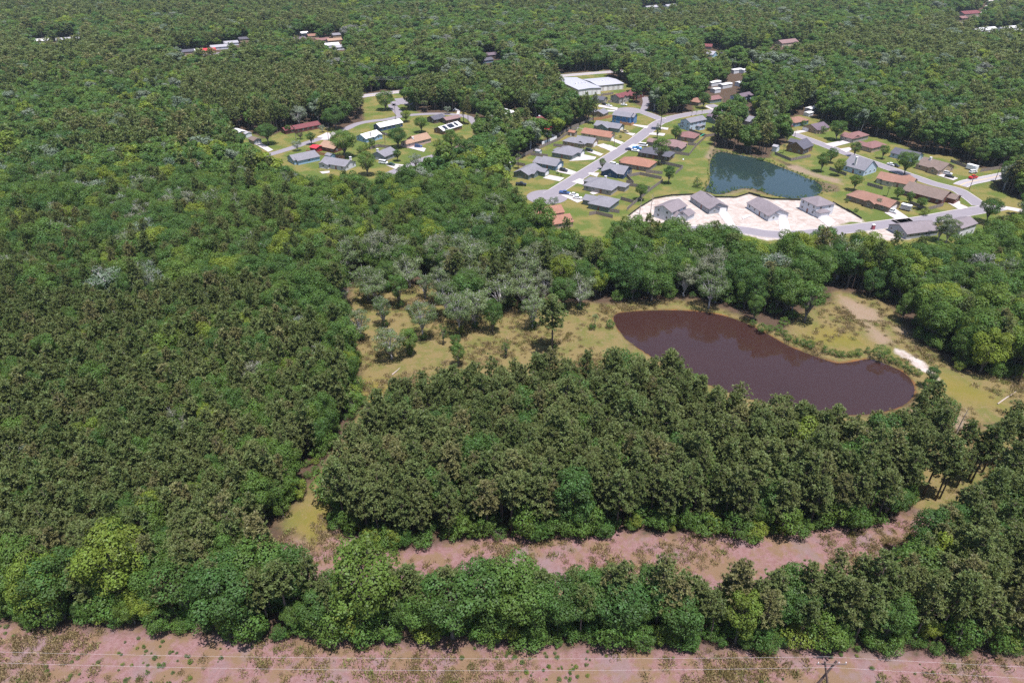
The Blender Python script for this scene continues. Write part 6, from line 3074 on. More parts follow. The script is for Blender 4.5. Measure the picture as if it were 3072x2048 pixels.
for h in HOUSES:
    a = R(h['a']); root = empty(h['name'], (*h['o'], 0), a)
    tag(root, h['label'], h['cat'], HOUSE_GROUP.get(h['cat']))
    L_, W_, hh = h['L'], h['W'], h['h']
    blocks = [(0, 0, L_, W_, hh, h['rt'], h['ridge'], h['pitch'])]
    for i, (fx0, fy0, fx1, fy1, wh, rt, rg, pt_) in enumerate(h['wings']):
        blocks.append((fx0 * L_ + .013 * (i + 1), fy0 * W_ + .011 * (i + 1), fx1 * L_ + .017 * (i + 1), fy1 * W_ - .013 * (i + 1), wh - .017 * (i + 1), rt, rg, pt_))
    wm, rm = wallmat(h['wall']), roofmat(h['roof'])
    for bi, (x0, y0, x1, y1, bh, rt, rg, pc) in enumerate(blocks):
        mr, mw = roof_block(x0, y0, x1, y1, bh, rt, rg, pc, .25 if h['cat'] == 'shed' else .4)
        if h['open']:
            for (px_, py_) in ((x0, y0), (x1, y0), (x0, y1), (x1, y1), ((x0 + x1) / 2, y0), ((x0 + x1) / 2, y1)):
                MB().box(px_ - .07, py_ - .07, 0, px_ + .07, py_ + .07, bh).obj('post', M_TRIM, root)
            if rt != 'hip': mw.obj('gable', wm, root)
        else:
            mb = MB(); box_walls(mb, x0, y0, x1, y1, 0, bh); mb.add(mw.V, mw.F); mb.obj('wall', wm, root)
            t = MB()                                   # fascia board just under the eaves
            for (p, q_) in (((x0 - .3, y0 - .3), (x1 + .3, y0 - .27)), ((x0 - .3, y1 + .27), (x1 + .3, y1 + .3)), ((x0 - .3, y0 - .27), (x0 - .27, y1 + .27)), ((x1 + .27, y0 - .27), (x1 + .3, y1 + .27))):
                pass
        mr.obj('roof', rm, root)
    nf = near_faces(a, h['o'])
    def rect_of(key): return blocks[0][:4] if key[0] != 'w' else blocks[int(key[1]) + 1][:4]
    gar = h['garage']; used = []
    if gar:
        key, u = gar
        if key[0] == 'w':
            rc = rect_of(key); blk = blocks[int(key[1]) + 1]; face = 'x1' if blk[6] == 'x' else 'y0'
            if blk[6] == 'y' and h['a'] < -65: face = 'x1'
        else: rc = blocks[0][:4]; face = key; used.append(key)
        span = (rc[2] - rc[0]) if face[0] == 'y' else (rc[3] - rc[1])
        gd = panel_on(root, 'garage_door', M_GARAGE, rc, face, span * u, .05, min(4.6, span * .7), 2.15, .05)
    if h['windows']:
        rc = blocks[0][:4]
        for face in nf:
            span = (rc[2] - rc[0]) if face[0] == 'y' else (rc[3] - rc[1])
            n = max(1, int(span / 3.6))
            for lvl in range(2 if hh > 4 else 1):
                for k in range(n):
                    u = span * (k + .5) / n
                    if face in used and lvl == 0 and abs(u - span * gar[1]) < 3.2: continue
                    if h['far'] and k % 2: continue
                    if k == n // 2 and face == nf[-1] and lvl == 0 and n > 2 and not h['far']:
                        panel_on(root, 'door', M_DOOR, rc, face, u, .05, 1.0, 2.05, .06); continue
                    window(root, rc, face, u, 1.0 + 2.7 * lvl if hh < 4 or lvl == 0 else 3.5, 1.1, 1.25)
        for bi, blk in enumerate(blocks[1:]):
            rc = blk[:4]
            for face in nf:
                if gar and gar[0] == 'w%d' % bi: continue
                span = (rc[2] - rc[0]) if face[0] == 'y' else (rc[3] - rc[1])
                if span > 2.4: window(root, rc, face, span * .5, 1.0, 1.2, 1.2)
    if h['porch'] and h['porch'][1] > 0:
        # screened porch recess along the right hand wall
        rc = blocks[0][:4]; u0, u1 = [k * (rc[3] - rc[1]) for k in h['porch']]
        pp = panel_on(root, 'porch_screen', M_SCREEN, rc, 'x1', (u0 + u1) / 2, .15, (u1 - u0) * .95, 2.1, .07)
        for k in range(4): panel_on(pp, 'porch_post', M_TRIM, rc, 'x1', u0 + (u1 - u0) * (.05 + .3 * k), .1, .12, 2.3, .11)
    if h['chim']:
        cx, cy2 = h['chim'][0] * L_, h['chim'][1] * W_; top = hh + h['pitch'] * min(L_, W_) / 2 + 1.0
        ch = MB().box(cx - .5, cy2 - .5, 0, cx + .5, cy2 + .5, top).obj('chimney', M_BRICK, root)
        MB().box(cx - .6, cy2 - .6, top, cx + .6, cy2 + .6, top + .15).obj('chimney_cap', M_TRIM, ch)
    if h['cat'] in ('shed',) and not h['far']:
        panel_on(root, 'door', M_TRIM, (0, 0, L_, W_), 'y0' if 'y0' in nf else nf[0], (L_ if nf[0][0] == 'y' else W_) / 2, .05, 1.1, 1.8, .05)
    if h['cat'] == 'warehouse':
        n = int(L_ / 4)
        for k in range(n): panel_on(root, 'loading_door' if k % 3 == 1 else 'wall_panel', M_GARAGE if k % 3 == 1 else M_TRIM, (0, 0, L_, W_), 'y0', L_ * (k + .5) / n, .1, 2.6, 3.0, .06)
        for k in range(4): MB().box(L_ * .3 + k * 3, W_ * .4, hh + .3, L_ * .3 + k * 3 + .9, W_ * .4 + .9, hh + 1.6).obj('roof_vent', M_TRIM, root)
    if h['solar']:
        pm = plain('solar_glass', (.012,.014,.022), .15, .1, spec=.6); pc = h['pitch']; xm = L_ / 2
        for k, (v0, v1) in enumerate(((.12, .28), (.36, .66), (.74, .86))):
            # panels lie on the roof slope that faces x1
            mb = MB(); xa, xb = xm + .5, L_ - .2; za, zb = hh + pc * (L_ / 2 - .5) + .2, hh + pc * .2 + .2
            mb.add([(xa, W_ * v0, za), (xb, W_ * v0, zb), (xb, W_ * v1, zb), (xa, W_ * v1, za), (xa, W_ * v0, za + .06), (xb, W_ * v0, zb + .06), (xb, W_ * v1, zb + .06), (xa, W_ * v1, za + .06)], [(3,2,1,0),(4,5,6,7),(0,1,5,4),(1,2,6,5),(2,3,7,6),(3,0,4,7)])
            mb.obj('solar_panel', pm, root)
    if 'vents' in h['label']:
        for k in range(7):
            x = L_ * .18 + k * .9; y = W_ / 2 + 1.0
            zz = hh + h['pitch'] * (W_ / 2 - 1.0) + .15
            MB().box(x, y, zz - .1, x + .45, y + .5, zz + .2).obj('roof_vent', M_SCREEN, root)

# ------------------------------------------------------------------ fences
M_FENCE = {'wood': plain('weathered_fence_board', (.20,.165,.15), .9, .35, 1.2), 'newwood': plain('orange_fence_board', (.36,.19,.10), .85, .25, 1.2),
           'white': plain('white_vinyl', (.75,.74,.76), .45, .05), 'silt': plain('black_silt_fabric', (.02,.02,.022), .7, .2)}
def fence_panel_mesh(kind, hgt):
    mb = MB()
    if kind == 'silt': mb.box(0, -.02, 0, 1, .02, hgt)
    else:
        for k in range(6): mb.box(k / 6 + .004, -.03 + .01 * (k % 2), .05, (k + 1) / 6 - .004, .03 + .01 * (k % 2), hgt - .03 * (k % 3 == 1))
    return mb.me('panel', M_FENCE[kind])
FENCE_H = {'wood': 1.8, 'newwood': 1.8, 'white': 1.9, 'silt': .85}
FP = {k: fence_panel_mesh(k, v) for k, v in FENCE_H.items()}
FPOST = {k: MB().box(-.07, -.07, 0, .07, .07, v + .12).me('post', M_FENCE[k]) for k, v in FENCE_H.items()}
for lab, line, kind in FENCES:
    root = empty('fence', (*line[0], 0)); tag(root, lab, 'fence', 'yard fences')
    L0 = Vector((*line[0], 0))
    for p, q_ in zip(line[:-1], line[1:]):
        p = Vector((*p, 0)); q_ = Vector((*q_, 0)); d = q_ - p; n = max(1, round(d.length / 2.4)); ang = math.atan2(d.y, d.x)
        for k in range(n):
            o = link('panel', FP[kind], root); o.location = p + d * (k / n) - L0; o.rotation_euler = (0, 0, ang); o.scale = (d.length / n, 1, 1)
            o = link('post', FPOST[kind], root); o.location = p + d * (k / n) - L0; o.rotation_euler = (0, 0, ang)

# ------------------------------------------------------------------ vehicles
CARC = dict(white=(.75,.76,.78), black=(.015,.016,.02), blue=(.03,.07,.19), bluebright=(.05,.22,.50), navy=(.02,.03,.09), tan=(.36,.29,.17), red=(.50,.02,.03), silver=(.45,.46,.48), green=(.02,.05,.045), maroon=(.13,.02,.025), grey=(.26,.27,.29))
def paint(c): return plain('car_paint_' + c, CARC[c], .22, .04, spec=.6)
M_TYRE = plain('tyre_rubber', (.02,.02,.02), .85)
M_RIM = plain('wheel_rim', (.45,.45,.46), .35, metal=.8)
M_LAMP = plain('headlight_glass', (.8,.8,.78), .15)
M_TAIL = plain('taillight_glass', (.4,.02,.02), .2)
PROFILE = {  # body below the windows, cabin above, (x, z)
 'sedan': ([(-2.3,.35),(2.3,.35),(2.32,.7),(1.2,.92),(-1.5,.98),(-2.3,.9)], [(1.15,.9),(.45,1.42),(-.85,1.45),(-1.75,.96)], .9, .72),
 'suv': ([(-2.35,.4),(2.35,.4),(2.36,.85),(1.25,1.08),(-2.3,1.12),(-2.38,.9)], [(1.2,1.06),(.55,1.68),(-2.0,1.72),(-2.28,1.1)], .95, .78),
 'van': ([(-2.6,.4),(2.6,.4),(2.62,.9),(2.2,1.12),(-2.55,1.15),(-2.6,.9)], [(2.1,1.1),(1.45,1.98),(-2.4,2.0),(-2.52,1.12)], .98, .86),
 'pickup': ([(-2.8,.45),(2.8,.45),(2.82,.95),(1.5,1.15),(-2.75,1.15),(-2.8,.9)], [(1.4,1.12),(.8,1.8),(-.6,1.82),(-.85,1.14)], .98, .82)}
WHEEL = {k: None for k in PROFILE}
tyre_me = MB(); tyre_me.tube([(0,-.12,0),(0,.12,0)], .36, 12); tyre_me = tyre_me.me('tyre', M_TYRE)
rim_me = MB(); rim_me.tube([(0,-.135,0),(0,.135,0)], .2, 10); rim_me = rim_me.me('rim', M_RIM)
def make_car(kind, c):
    body, cab, hw, hc = PROFILE[kind]; pm = paint(c)
    mb = MB(); mb.prism(body, -hw, hw)
    if kind == 'pickup':                                   # open bed rim
        mb.box(-2.72, -hw, 1.15, -.9, -hw + .1, 1.3); mb.box(-2.72, hw - .1, 1.15, -.9, hw, 1.3); mb.box(-2.8, -hw, 1.15, -2.72, hw, 1.3)
    out = {'body': mb.me('body', pm)}
    n = len(cab); g = MB()
    V = [(x, -hc + .0 if z < 1.2 else -hc + .12, z) for x, z in cab] + [(x, hc if z < 1.2 else hc - .12, z) for x, z in cab]
    g.add(V, [tuple(range(n)), tuple(range(2*n-1, n-1, -1))] + [(k, k+n, (k+1)%n+n, (k+1)%n) for k in range(n)])
    out['window_band'] = g.me('window_band', M_GLASS)
    (xa, za), (xb, zb) = cab[1], cab[2]
    out['cabin_roof'] = MB().box(xb - .12, -hc + .1, min(za, zb) - .03, xa + .1, hc - .1, max(za, zb) + .05).me('cabin_roof', pm)
    out['headlight'] = MB().box(body[2][0] - .06, -.14, body[2][1] - .14, body[2][0] + .02, .14, body[2][1]).me('headlight', M_LAMP)
    out['taillight'] = MB().box(body[0][0] - .02, -.1, .8, body[0][0] + .08, .1, .98).me('taillight', M_TAIL)
    return out
CARS = {}
for lab, p, ang, kind, c in VEHICLES:
    if (kind, c) not in CARS: CARS[(kind, c)] = make_car(kind, c)
    ms = CARS[(kind, c)]; hw = PROFILE[kind][2]
    root = empty({'sedan': 'car', 'suv': 'car', 'van': 'van', 'pickup': 'pickup_truck'}[kind], (*p, .12), R(ang))
    tag(root, lab, {'van': 'van', 'pickup': 'pickup truck'}.get(kind, 'car'), 'vehicles parked and driving in the neighbourhood')
    for k in ('body', 'window_band', 'cabin_roof'): link(k, ms[k], root)
    for s in (-1, 1):
        o = link('headlight', ms['headlight'], root); o.location.y = s * hw * .7
        o = link('taillight', ms['taillight'], root); o.location.y = s * hw * .8
        for fx in (-1, 1):
            w = link('wheel', tyre_me, root); w.location = (fx * (1.42 if kind != 'pickup' else 1.75), s * (hw - .1), .36)
            link('rim', rim_me, w)
for lab, p, ang, ln, wd, ht, c in TRAILERS:
    root = empty('trailer', (*p, .05), R(ang)); tag(root, lab, 'trailer')
    cm = paint(c) if c in CARC else paint('white')
    MB().box(-ln / 2, -wd / 2, .5, ln / 2, wd / 2, .5 + ht).obj('body', cm, root)
    MB().box(-ln / 2 - .05, -wd / 2 - .05, .5 + ht, ln / 2 + .05, wd / 2 + .05, .58 + ht).obj('roof', paint('white'), root)
    MB().tube([(ln / 2, 0, .55), (ln / 2 + 1.2, 0, .5)], .06, 6).obj('tow_bar', M_RIM, root)
    for s in (-1, 1):
        w = link('wheel', tyre_me, root); w.location = (-.3, s * wd / 2, .36)

# ------------------------------------------------------------------ poles, small yard things
for lab, p, hgt in POLES:
    root = empty('lamp_post' if 'lamp' in lab else 'utility_pole', (*p, 0)); tag(root, lab, 'lamp post' if 'lamp' in lab else 'utility pole')
    MB().tube([(0,0,0),(0,0,hgt)], [.17, .11], 8).obj('pole', M_WOODPOLE, root)
    if 'lamp' in lab:
        MB().tube([(0,0,hgt-.3),(.5,0,hgt),(1.0,0,hgt)], .05, 5).obj('arm', M_RIM, root); MB().box(.8,-.12,hgt-.1,1.25,.12,hgt).obj('lamp_head', M_TRIM, root)
    else:
        MB().box(-1.1,-.07,hgt-.9,1.1,.07,hgt-.75).obj('crossarm', M_WOODPOLE, root)
        for s in (-.95, -.4, .4, .95): MB().tube([(s,0,hgt-.75),(s,0,hgt-.5)], .05, 6).obj('insulator', M_TRIM, root)
M_WIRE = plain('aluminium_wire', (.5,.48,.5), .4)
def wire(lab, a, b, sag, r=.009, n=24):
    a, b = Vector(a), Vector(b); pts = [a.lerp(b, t) - Vector((0,0,1)) * sag * 4 * t * (1 - t) for t in np.linspace(0, 1, n)]
    o = MB().tube(pts, r, 4, False).obj('overhead_wire', M_WIRE); tag(o, lab, 'wire', 'overhead wires'); return o
# the X shaped timber frame of the line in the cleared strip
xf = empty('transmission_frame', (XFRAME[0], XFRAME[1], 0)); tag(xf, 'crossed timber pole frame carrying wires over the dry strip', 'power pole')
MB().tube([(3.4,-.15,0),(-1.15,-.15,14.6)], [.24,.17], 8).obj('pole', M_WOODPOLE, xf)
MB().tube([(-2.4,.15,0),(1.15,.15,14.2)], [.24,.17], 8).obj('pole', M_WOODPOLE, xf)
ca = MB().box(-2.2,-.1,13.3,2.9,.1,13.5).obj('crossarm', M_WOODPOLE, xf)
for s in (-2.0, -1.0, 1.5, 2.7): MB().tube([(s,0,13.5),(s,0,13.95)], .07, 6).obj('insulator', M_TRIM, xf)
x0, y0 = XFRAME
for i, (dy, z, s1_, s2_) in enumerate(((-.05, 13.9, .9, .9), (-2.0, 13.9, 1.3, 1.2))):
    wire('upper overhead wire left of the crossed frame' if i == 0 else 'lower overhead wire left of the crossed frame', (x0, y0 + dy + 1.1, z), (x0 - 150, y0 + dy + 2.2, z), s1_ + .4)
    wire('upper overhead wire right of the crossed frame' if i == 0 else 'lower overhead wire right of the crossed frame', (x0, y0 + dy + 1.1, z), (x0 + 120, y0 + dy - 4, z), s2_)
for i in range(2): wire('nearest of the low wires over the dry strip' if i else 'second nearest of the low wires over the dry strip', (-150, 60.8 - i * 1.3, 12), (60, 59.5 - i * 1.3, 12), 1.2)
# street wires along the main road
pm = [p for lab, p, hh in POLES if 'main road trees' in lab or 'hedge' in lab]
if len(pm) == 2:
    for k in range(3): wire(('top','middle','bottom')[k] + ' roadside wire by the yellow green hedge', (*pm[0], 12 - k), (*pm[1], 11.5 - k), .6, .03); wire(('top','middle','bottom')[k] + ' roadside wire past the side road', (*pm[1], 11.5 - k), (pm[1][0] + 60, pm[1][1] + 20, 11.5 - k), .8, .03)
tx, ty = MISC['toilet']; root = empty('portable_toilet', (tx, ty, 0)); tag(root, 'maroon portable toilet with white roof beside the road', 'portable toilet')
MB().box(-.6,-.6,.05,.6,.6,2.1).obj('body', plain('maroon_plastic', (.22,.05,.07), .5), root); MB().prism([(-.65,2.1),(.65,2.1),(.45,2.4),(-.45,2.4)], -.65, .65).obj('roof', M_TRIM, root); MB().box(-.4,-.64,.15,.4,-.6,1.95).obj('door', plain('maroon_plastic_door', (.26,.06,.08), .5), root)
tx, ty = MISC['tramp']; root = empty('trampoline', (tx, ty, 0)); tag(root, 'round dark trampoline in the fenced yard by the white house', 'trampoline')
MB().tube([(0,0,.85),(0,0,.9)], 2.1, 20).obj('mat', M_SCREEN, root)
for k in range(6): MB().tube([(2.1*math.cos(k*1.047),2.1*math.sin(k*1.047),0),(2.1*math.cos(k*1.047),2.1*math.sin(k*1.047),1.0)], .05, 5).obj('leg', M_RIM, root)
MB().tube([(2.15*math.cos(t),2.15*math.sin(t),.9) for t in np.linspace(0, 6.2832, 21)], .12, 5).obj('rim_pad', plain('green_plastic', (.03,.25,.18), .4), root)
tx, ty = MISC['slide']; root = empty('play_slide', (tx, ty, 0)); tag(root, 'bright green play slide at the lawn corner by the fence', 'slide')
MB().prism([(-1.6,.1),(-1.4,.1),(.8,1.6),(1.3,1.6),(1.3,1.7),(.75,1.72)], -.35, .35).obj('chute', plain('bright_green_plastic', (.02,.42,.26), .4), root)
for s in (-.35, .35): MB().tube([(1.25, s, 0), (1.25, s, 2.3)], .05, 5).obj('post', M_WOODPOLE, root)
tx, ty = MISC['swing']; root = empty('swing_set', (tx, ty, 0), R(-31)); tag(root, 'white a-frame swing set beside the orange playhouse', 'swing set')
for s in (-2, 2):
    for t in (-1.1, 1.1): MB().tube([(s, t, 0), (s, 0, 2.6)], .07, 5).obj('leg', M_TRIM, root)
MB().tube([(-2.2,0,2.6),(2.2,0,2.6)], .07, 5).obj('top_bar', M_TRIM, root)
for s in (-.8, .8):
    MB().box(s-.3,-.12,.5,s+.3,.12,.55).obj('seat', M_SCREEN, root)
    for t in (-.28, .28): MB().tube([(s+t,0,.55),(s+t,0,2.6)], .015, 4).obj('chain', M_RIM, root)
tx, ty = MISC['bench']; root = empty('lawn_chair', (tx, ty, 0)); tag(root, 'white lawn chair on the pond side grass', 'chair')
MB().box(-.4,-.35,.4,.4,.35,.46).obj('seat', M_TRIM, root); MB().box(-.4,.3,.46,.4,.36,1.0).obj('backrest', M_TRIM, root)
for s in (-.36,.36):
    for t in (-.3,.3): MB().box(s-.03,t-.03,0,s+.03,t+.03,.4).obj('leg', M_TRIM, root)
M_LOG = plain('pale_dead_wood', (.30,.25,.22), .85, .3, 2)
for lab, a, b in LOGS:
    d = Vector((b[0]-a[0], b[1]-a[1], 0)); o = MB().tube([(0,0,.18), tuple(d*.4+Vector((.3,.2,.25))), tuple(d*.8), tuple(d+Vector((0,0,.2)))], [.20,.18,.12,.04], 8).obj('fallen_log', M_LOG); o.location = (*a, 0); tag(o, lab, 'log')
for lab, p, hgt, lf in BARE:
    root = empty('dead_tree', (*p, 0)); tag(root, lab, 'dead tree')
    MB().tube([(0,0,0),(.1,.1,hgt*.5),(.4,0,hgt)], [.22,.15,.05], 7).obj('trunk', M_LOG, root)
    for k in range(7):
        z = hgt * (.45 + .07 * k); t = k * 2.4
        MB().tube([(.2,.05,z),(.2+1.0*math.cos(t),.05+1.0*math.sin(t),z+.8)], [.05,.02], 5).obj('branch', M_LOG, root)

# ------------------------------------------------------------------ trees
def leaf_mat(name, ca, cb, cc_, trans=.28, rough=.6):
    """leaf colour varies from tree to tree (ca..cb) and from spray to spray (towards cc_)"""
    m = bpy.data.materials.new(name); m.use_nodes = True; nt = m.node_tree; nt.nodes.clear()
    N = lambda t: nt.nodes.new(t); L = nt.links.new
    oin = N('ShaderNodeObjectInfo'); oi = oin.outputs['Random']
    patch = ramp(nt, noise(nt, .022, 3, .6, oin.outputs['Location']), .36, .64)
    c = mixc(nt, math_(nt, 'ADD', math_(nt, 'MULTIPLY', oi, .6), math_(nt, 'MULTIPLY', patch, .4)), ca, cb)
    r2 = math_(nt, 'FRACT', math_(nt, 'MULTIPLY', oi, 17.3))
    c = mixc(nt, math_(nt, 'MULTIPLY', ramp(nt, r2, .8, 1.0), .8), c, cc_)
    t = attr(nt, 'tint')
    hv = N('ShaderNodeHueSaturation'); L(c, hv.inputs['Color']); L(math_(nt, 'ADD', math_(nt, 'MULTIPLY', t, .8), .6), hv.inputs['Value']); L(math_(nt, 'ADD', math_(nt, 'MULTIPLY', t, .035), .483), hv.inputs['Hue'])
    d = N('ShaderNodeBsdfDiffuse'); tr = N('ShaderNodeBsdfTranslucent'); gl = N('ShaderNodeBsdfGlossy'); gl.inputs['Roughness'].default_value = .5
    L(hv.outputs[0], d.inputs[0]); L(mixc(nt, .35, hv.outputs[0], (.28,.32,.03)), tr.inputs[0])
    gl.inputs[0].default_value = (.7,.75,.8,1)
    m1 = N('ShaderNodeMixShader'); m1.inputs[0].default_value = trans; L(d.outputs[0], m1.inputs[1]); L(tr.outputs[0], m1.inputs[2])
    m2 = N('ShaderNodeMixShader'); m2.inputs[0].default_value = .012; L(m1.outputs[0], m2.inputs[1]); L(gl.outputs[0], m2.inputs[2])
    o = N('ShaderNodeOutputMaterial'); L(m2.outputs[0], o.inputs[0]); return m
LM = {
 'pine': leaf_mat('pine_needles', (.082,.114,.036), (.135,.155,.056), (.165,.145,.066), .36),
 'oak': leaf_mat('broad_leaves', (.040,.088,.024), (.090,.145,.028), (.175,.21,.026), .38),
 'mossy': leaf_mat('mossy_oak_leaves', (.072,.110,.036), (.118,.150,.062), (.15,.15,.105), .28),
 'grey': leaf_mat('grey_green_leaves', (.09,.13,.085), (.14,.165,.115), (.15,.145,.135), .3),
 'maroon': leaf_mat('maroon_leaves', (.05,.03,.03), (.07,.035,.035), (.06,.04,.04), .2),
 'shrub': leaf_mat('shrub_leaves', (.046,.100,.022), (.094,.15,.028), (.17,.20,.03), .38),
 'palm': leaf_mat('palm_fronds', (.07,.10,.035), (.12,.14,.06), (.15,.14,.08), .2)}
M_BARK = {'pine': plain('pine_bark', (.11,.08,.07), .9, .3, 2.5), 'oak': plain('oak_bark', (.12,.105,.095), .9, .3, 2.5), 'mossy': plain('pale_lichen_bark', (.33,.31,.32), .9, .25, 2.5)}
def unit(a): return a / np.maximum(np.linalg.norm(a, axis=1), 1e-6)[:, None]
def cards(C, Nn, size, asp, rg, along=None):
    """diamond shaped leaf sprays at C with normal Nn"""
    n = len(C); r = unit(rg.normal(size=(n, 3)))
    U = unit(np.cross(Nn, r)) if along is None else unit(along)
    Vv = unit(np.cross(Nn, U)); s = size[:, None]
    q4 = np.stack([C - U * s, C + Vv * s * asp, C + U * s, C - Vv * s * asp], 1)
    return q4.reshape(-1, 3)
def leaf_mesh(name, quads, tint, mat, extra=None):
    n = len(quads) // 4; me = bpy.data.meshes.new(name)
    me.vertices.add(n * 4); me.vertices.foreach_set('co', quads.astype(np.float32).ravel())
    me.loops.add(n * 4); me.loops.foreach_set('vertex_index', np.arange(n * 4, dtype=np.int32))
    me.polygons.add(n); me.polygons.foreach_set('loop_start', np.arange(0, n * 4, 4, dtype=np.int32)); me.polygons.foreach_set('loop_total', np.full(n, 4, np.int32))
    me.update(calc_edges=True)
    a = me.attributes.new('tint', 'FLOAT', 'POINT'); a.data.foreach_set('value', np.repeat(tint, 4).astype(np.float32))
    me.materials.append(mat); return me
def pine_form(seed, H=18.0, rmax=2.9, base=.42, dens=1.0, far=False, young=False):
    rg = np.random.default_rng(seed); mb = MB()
    lean = rg.normal(0, .35, 2); f = lambda z: np.array((lean[0] * (z / H) ** 2, lean[1] * (z / H) ** 2, z))
    mb.tube([f(z) for z in np.linspace(0, H * .97, 6)], [.24, .2, .17, .13, .09, .03], 7)
    C, D_, T = [], [], []
    nb = int((30 if far else 62) * dens)
    for i in range(nb):
        t = (i + rg.uniform(0, 1)) / nb; z = H * (base + (1 - base) * t ** .9); az = i * 2.39996 + rg.normal(0, .3)
        prof = (min(1, t / .22) ** .6) * (1 - t) ** .62 + .10 if not young else (min(1, t / .1) ** .6) * (1 - t) ** .85 + .08
        r = rmax * prof * rg.uniform(.65, 1.15); up = rg.uniform(.05, .45) + .5 * t + (.7 if young else 0)
        d = np.array((math.cos(az), math.sin(az), up * .5)); p0 = f(z); p1 = p0 + d * r
        if not far or i % 3 == 0: mb.tube([p0, p0 + d * r * .55, p1], [.055, .04, .015], 3, False)
        nt_ = max(2, int((2.2 + r * 1.7) * (.7 if far else 1)))
        tn = rg.uniform(0, 1)
        for k in range(nt_):
            s = rg.uniform(.35, 1.05) if k else 1.0
            c = p0 + d * r * s + rg.normal(0, .28 * (.4 + s), 3) * (1, 1, .7)
            C.append(c); D_.append(unit((d * .8 + np.array((0, 0, .55)))[None])[0]); T.append(np.clip(tn * .45 + rg.uniform(0, .6), 0, 1))
    C, D_, T = np.array(C), np.array(D_), np.array(T)
    m = 5 if far else 16; n = len(C)
    dirs = unit(np.repeat(D_, m, 0) * .75 + unit(rg.normal(size=(n * m, 3))) * 1.0)
    ln = rg.uniform(.20, .38, n * m) * (1.9 if far else 1.0)
    cen = np.repeat(C, m, 0) + dirs * ln[:, None] * .8
    up_ = np.array((0, 0, 1.0)) + rg.normal(0, .55, (n * m, 3)); nn = unit(up_ - dirs * (up_ * dirs).sum(1)[:, None])
    qd = cards(cen, nn, ln, .32 if not far else .42, rg, along=dirs)
    return mb.me('trunk', M_BARK['pine'], True), leaf_mesh('crown', qd, np.repeat(T, m), LM['pine'])
def broad_form(seed, kind='oak', H=15.0, rad=4.2, base=.25, lobes=20, per=150, card=.30, far=False, sparse=0.0, squash=.85):
    rg = np.random.default_rng(seed); mb = MB(); ch = H * (1 - base) / 2; cz = H * base + ch
    lo = []
    k = 0
    while len(lo) < lobes and k < 2000:
        k += 1
        v = unit(rg.normal(size=(1, 3)))[0]; v[2] = v[2] * .9 + .12
        s = rg.uniform(.45, .86); lr = rg.uniform(.24, .42) * rad * (1.25 - .4 * s) * (.8 if kind == 'mossy' else 1)
        c = np.array((v[0] * rad * s, v[1] * rad * s, cz + v[2] * ch * s))
        if c[2] - lr < H * base * .6 - (lr * .5 if base < .06 else 0): continue
        if all(np.linalg.norm((c - c2) / (lr + r2)) > .50 for c2, r2 in lo): lo.append((c, lr))
    bark = M_BARK['mossy' if kind in ('mossy', 'grey') else 'oak']
    tk = min(1.0, H / 13); fork = H * base * .8 if kind != 'slim' else H * .2
    mb.tube([(0,0,0), (rg.normal(0,.15), rg.normal(0,.15), fork * .6), (0, 0, fork), (0, 0, cz)], [.36 * tk, .28 * tk, .24 * tk, .08 * tk], 7)
    for i, (c, lr) in enumerate(lo):
        if far and i % 3: continue
        m_ = np.array((c[0] * .45, c[1] * .45, fork + (c[2] - fork) * .62)); mb.tube([(0, 0, fork * .95), m_, c], [.15 * tk, .09 * tk, .03 * tk], 4, False)
        if sparse > 0:
            for _ in range(5):
                d = unit(rg.normal(size=(1, 3)))[0]; d[2] = abs(d[2]); e = c + d * lr * 1.25; mb.tube([c, c + d * lr * .6 + rg.normal(0, .12, 3), e], [.055, .04, .018], 3, False)
    Cs, Ns, Ts = [], [], []
    for c, lr in lo:
        n = int(per * (lr / 1.4) ** 2 * (1 - sparse))
        v = unit(rg.normal(size=(n, 3)) + np.array((0, 0, .25)))
        out = unit((c - np.array((0, 0, cz)))[None])[0]
        keep = (v @ out) > -.55; v = v[keep]
        bump = 1 + .16 * np.sin(v[:, 0] * 5.1 + lr * 9) * np.sin(v[:, 1] * 4.3 + lr * 5) + rg.normal(0, .10, len(v))
        Cs.append(c + v * (lr * bump)[:, None] * np.array((1, 1, squash))); Ns.append(unit(v * .9 + np.array((0, 0, .25)) + unit(rg.normal(size=v.shape)) * .55)); Ts.append(np.clip(rg.uniform(.1, .6) + rg.uniform(-.1, .45, len(v)), 0, 1))
    C = np.vstack(Cs); Nn = np.vstack(Ns); T = np.concatenate(Ts)
    sz = rg.uniform(.65, 1.25, len(C)) * card * (1.9 if far else 1)
    qd = cards(C, Nn, sz, .62, rg)
    return mb.me('trunk', bark, True), leaf_mesh('crown', qd, T, LM[kind if kind in LM else 'oak'])
def palm_form(seed, H=7.0):
    rg = np.random.default_rng(seed); mb = MB(); mb.tube([(0,0,0),(.1,.05,H*.5),(.15,.1,H)], [.2,.17,.16], 8)
    Q4, T = [], []
    for i in range(34):
        az = i * 2.4; el = rg.uniform(-.5, 1.2); d = np.array((math.cos(az) * math.cos(el), math.sin(az) * math.cos(el), math.sin(el))); p = np.array((.15, .1, H))
        for k in range(7):
            s = .4 + k * .22; dr = np.array((0, 0, -.10 * s * s)); c = p + d * s + dr; sd_ = unit(np.cross(d, (0, 0, 1.0))[None])[0]
            for g in (-1, 1):
                a = unit((d * .6 + sd_ * g)[None])[0]; Q4.append(cards((c + a * .3)[None], np.array([[0, 0, 1.0]]) + rg.normal(0, .2, (1, 3)), np.array([.36]), .2, rg, along=a[None])); T.append(rg.uniform(.2, .9))
    return mb.me('trunk', M_BARK['oak'], True), leaf_mesh('crown', np.vstack(Q4), np.array(T), LM['palm'])
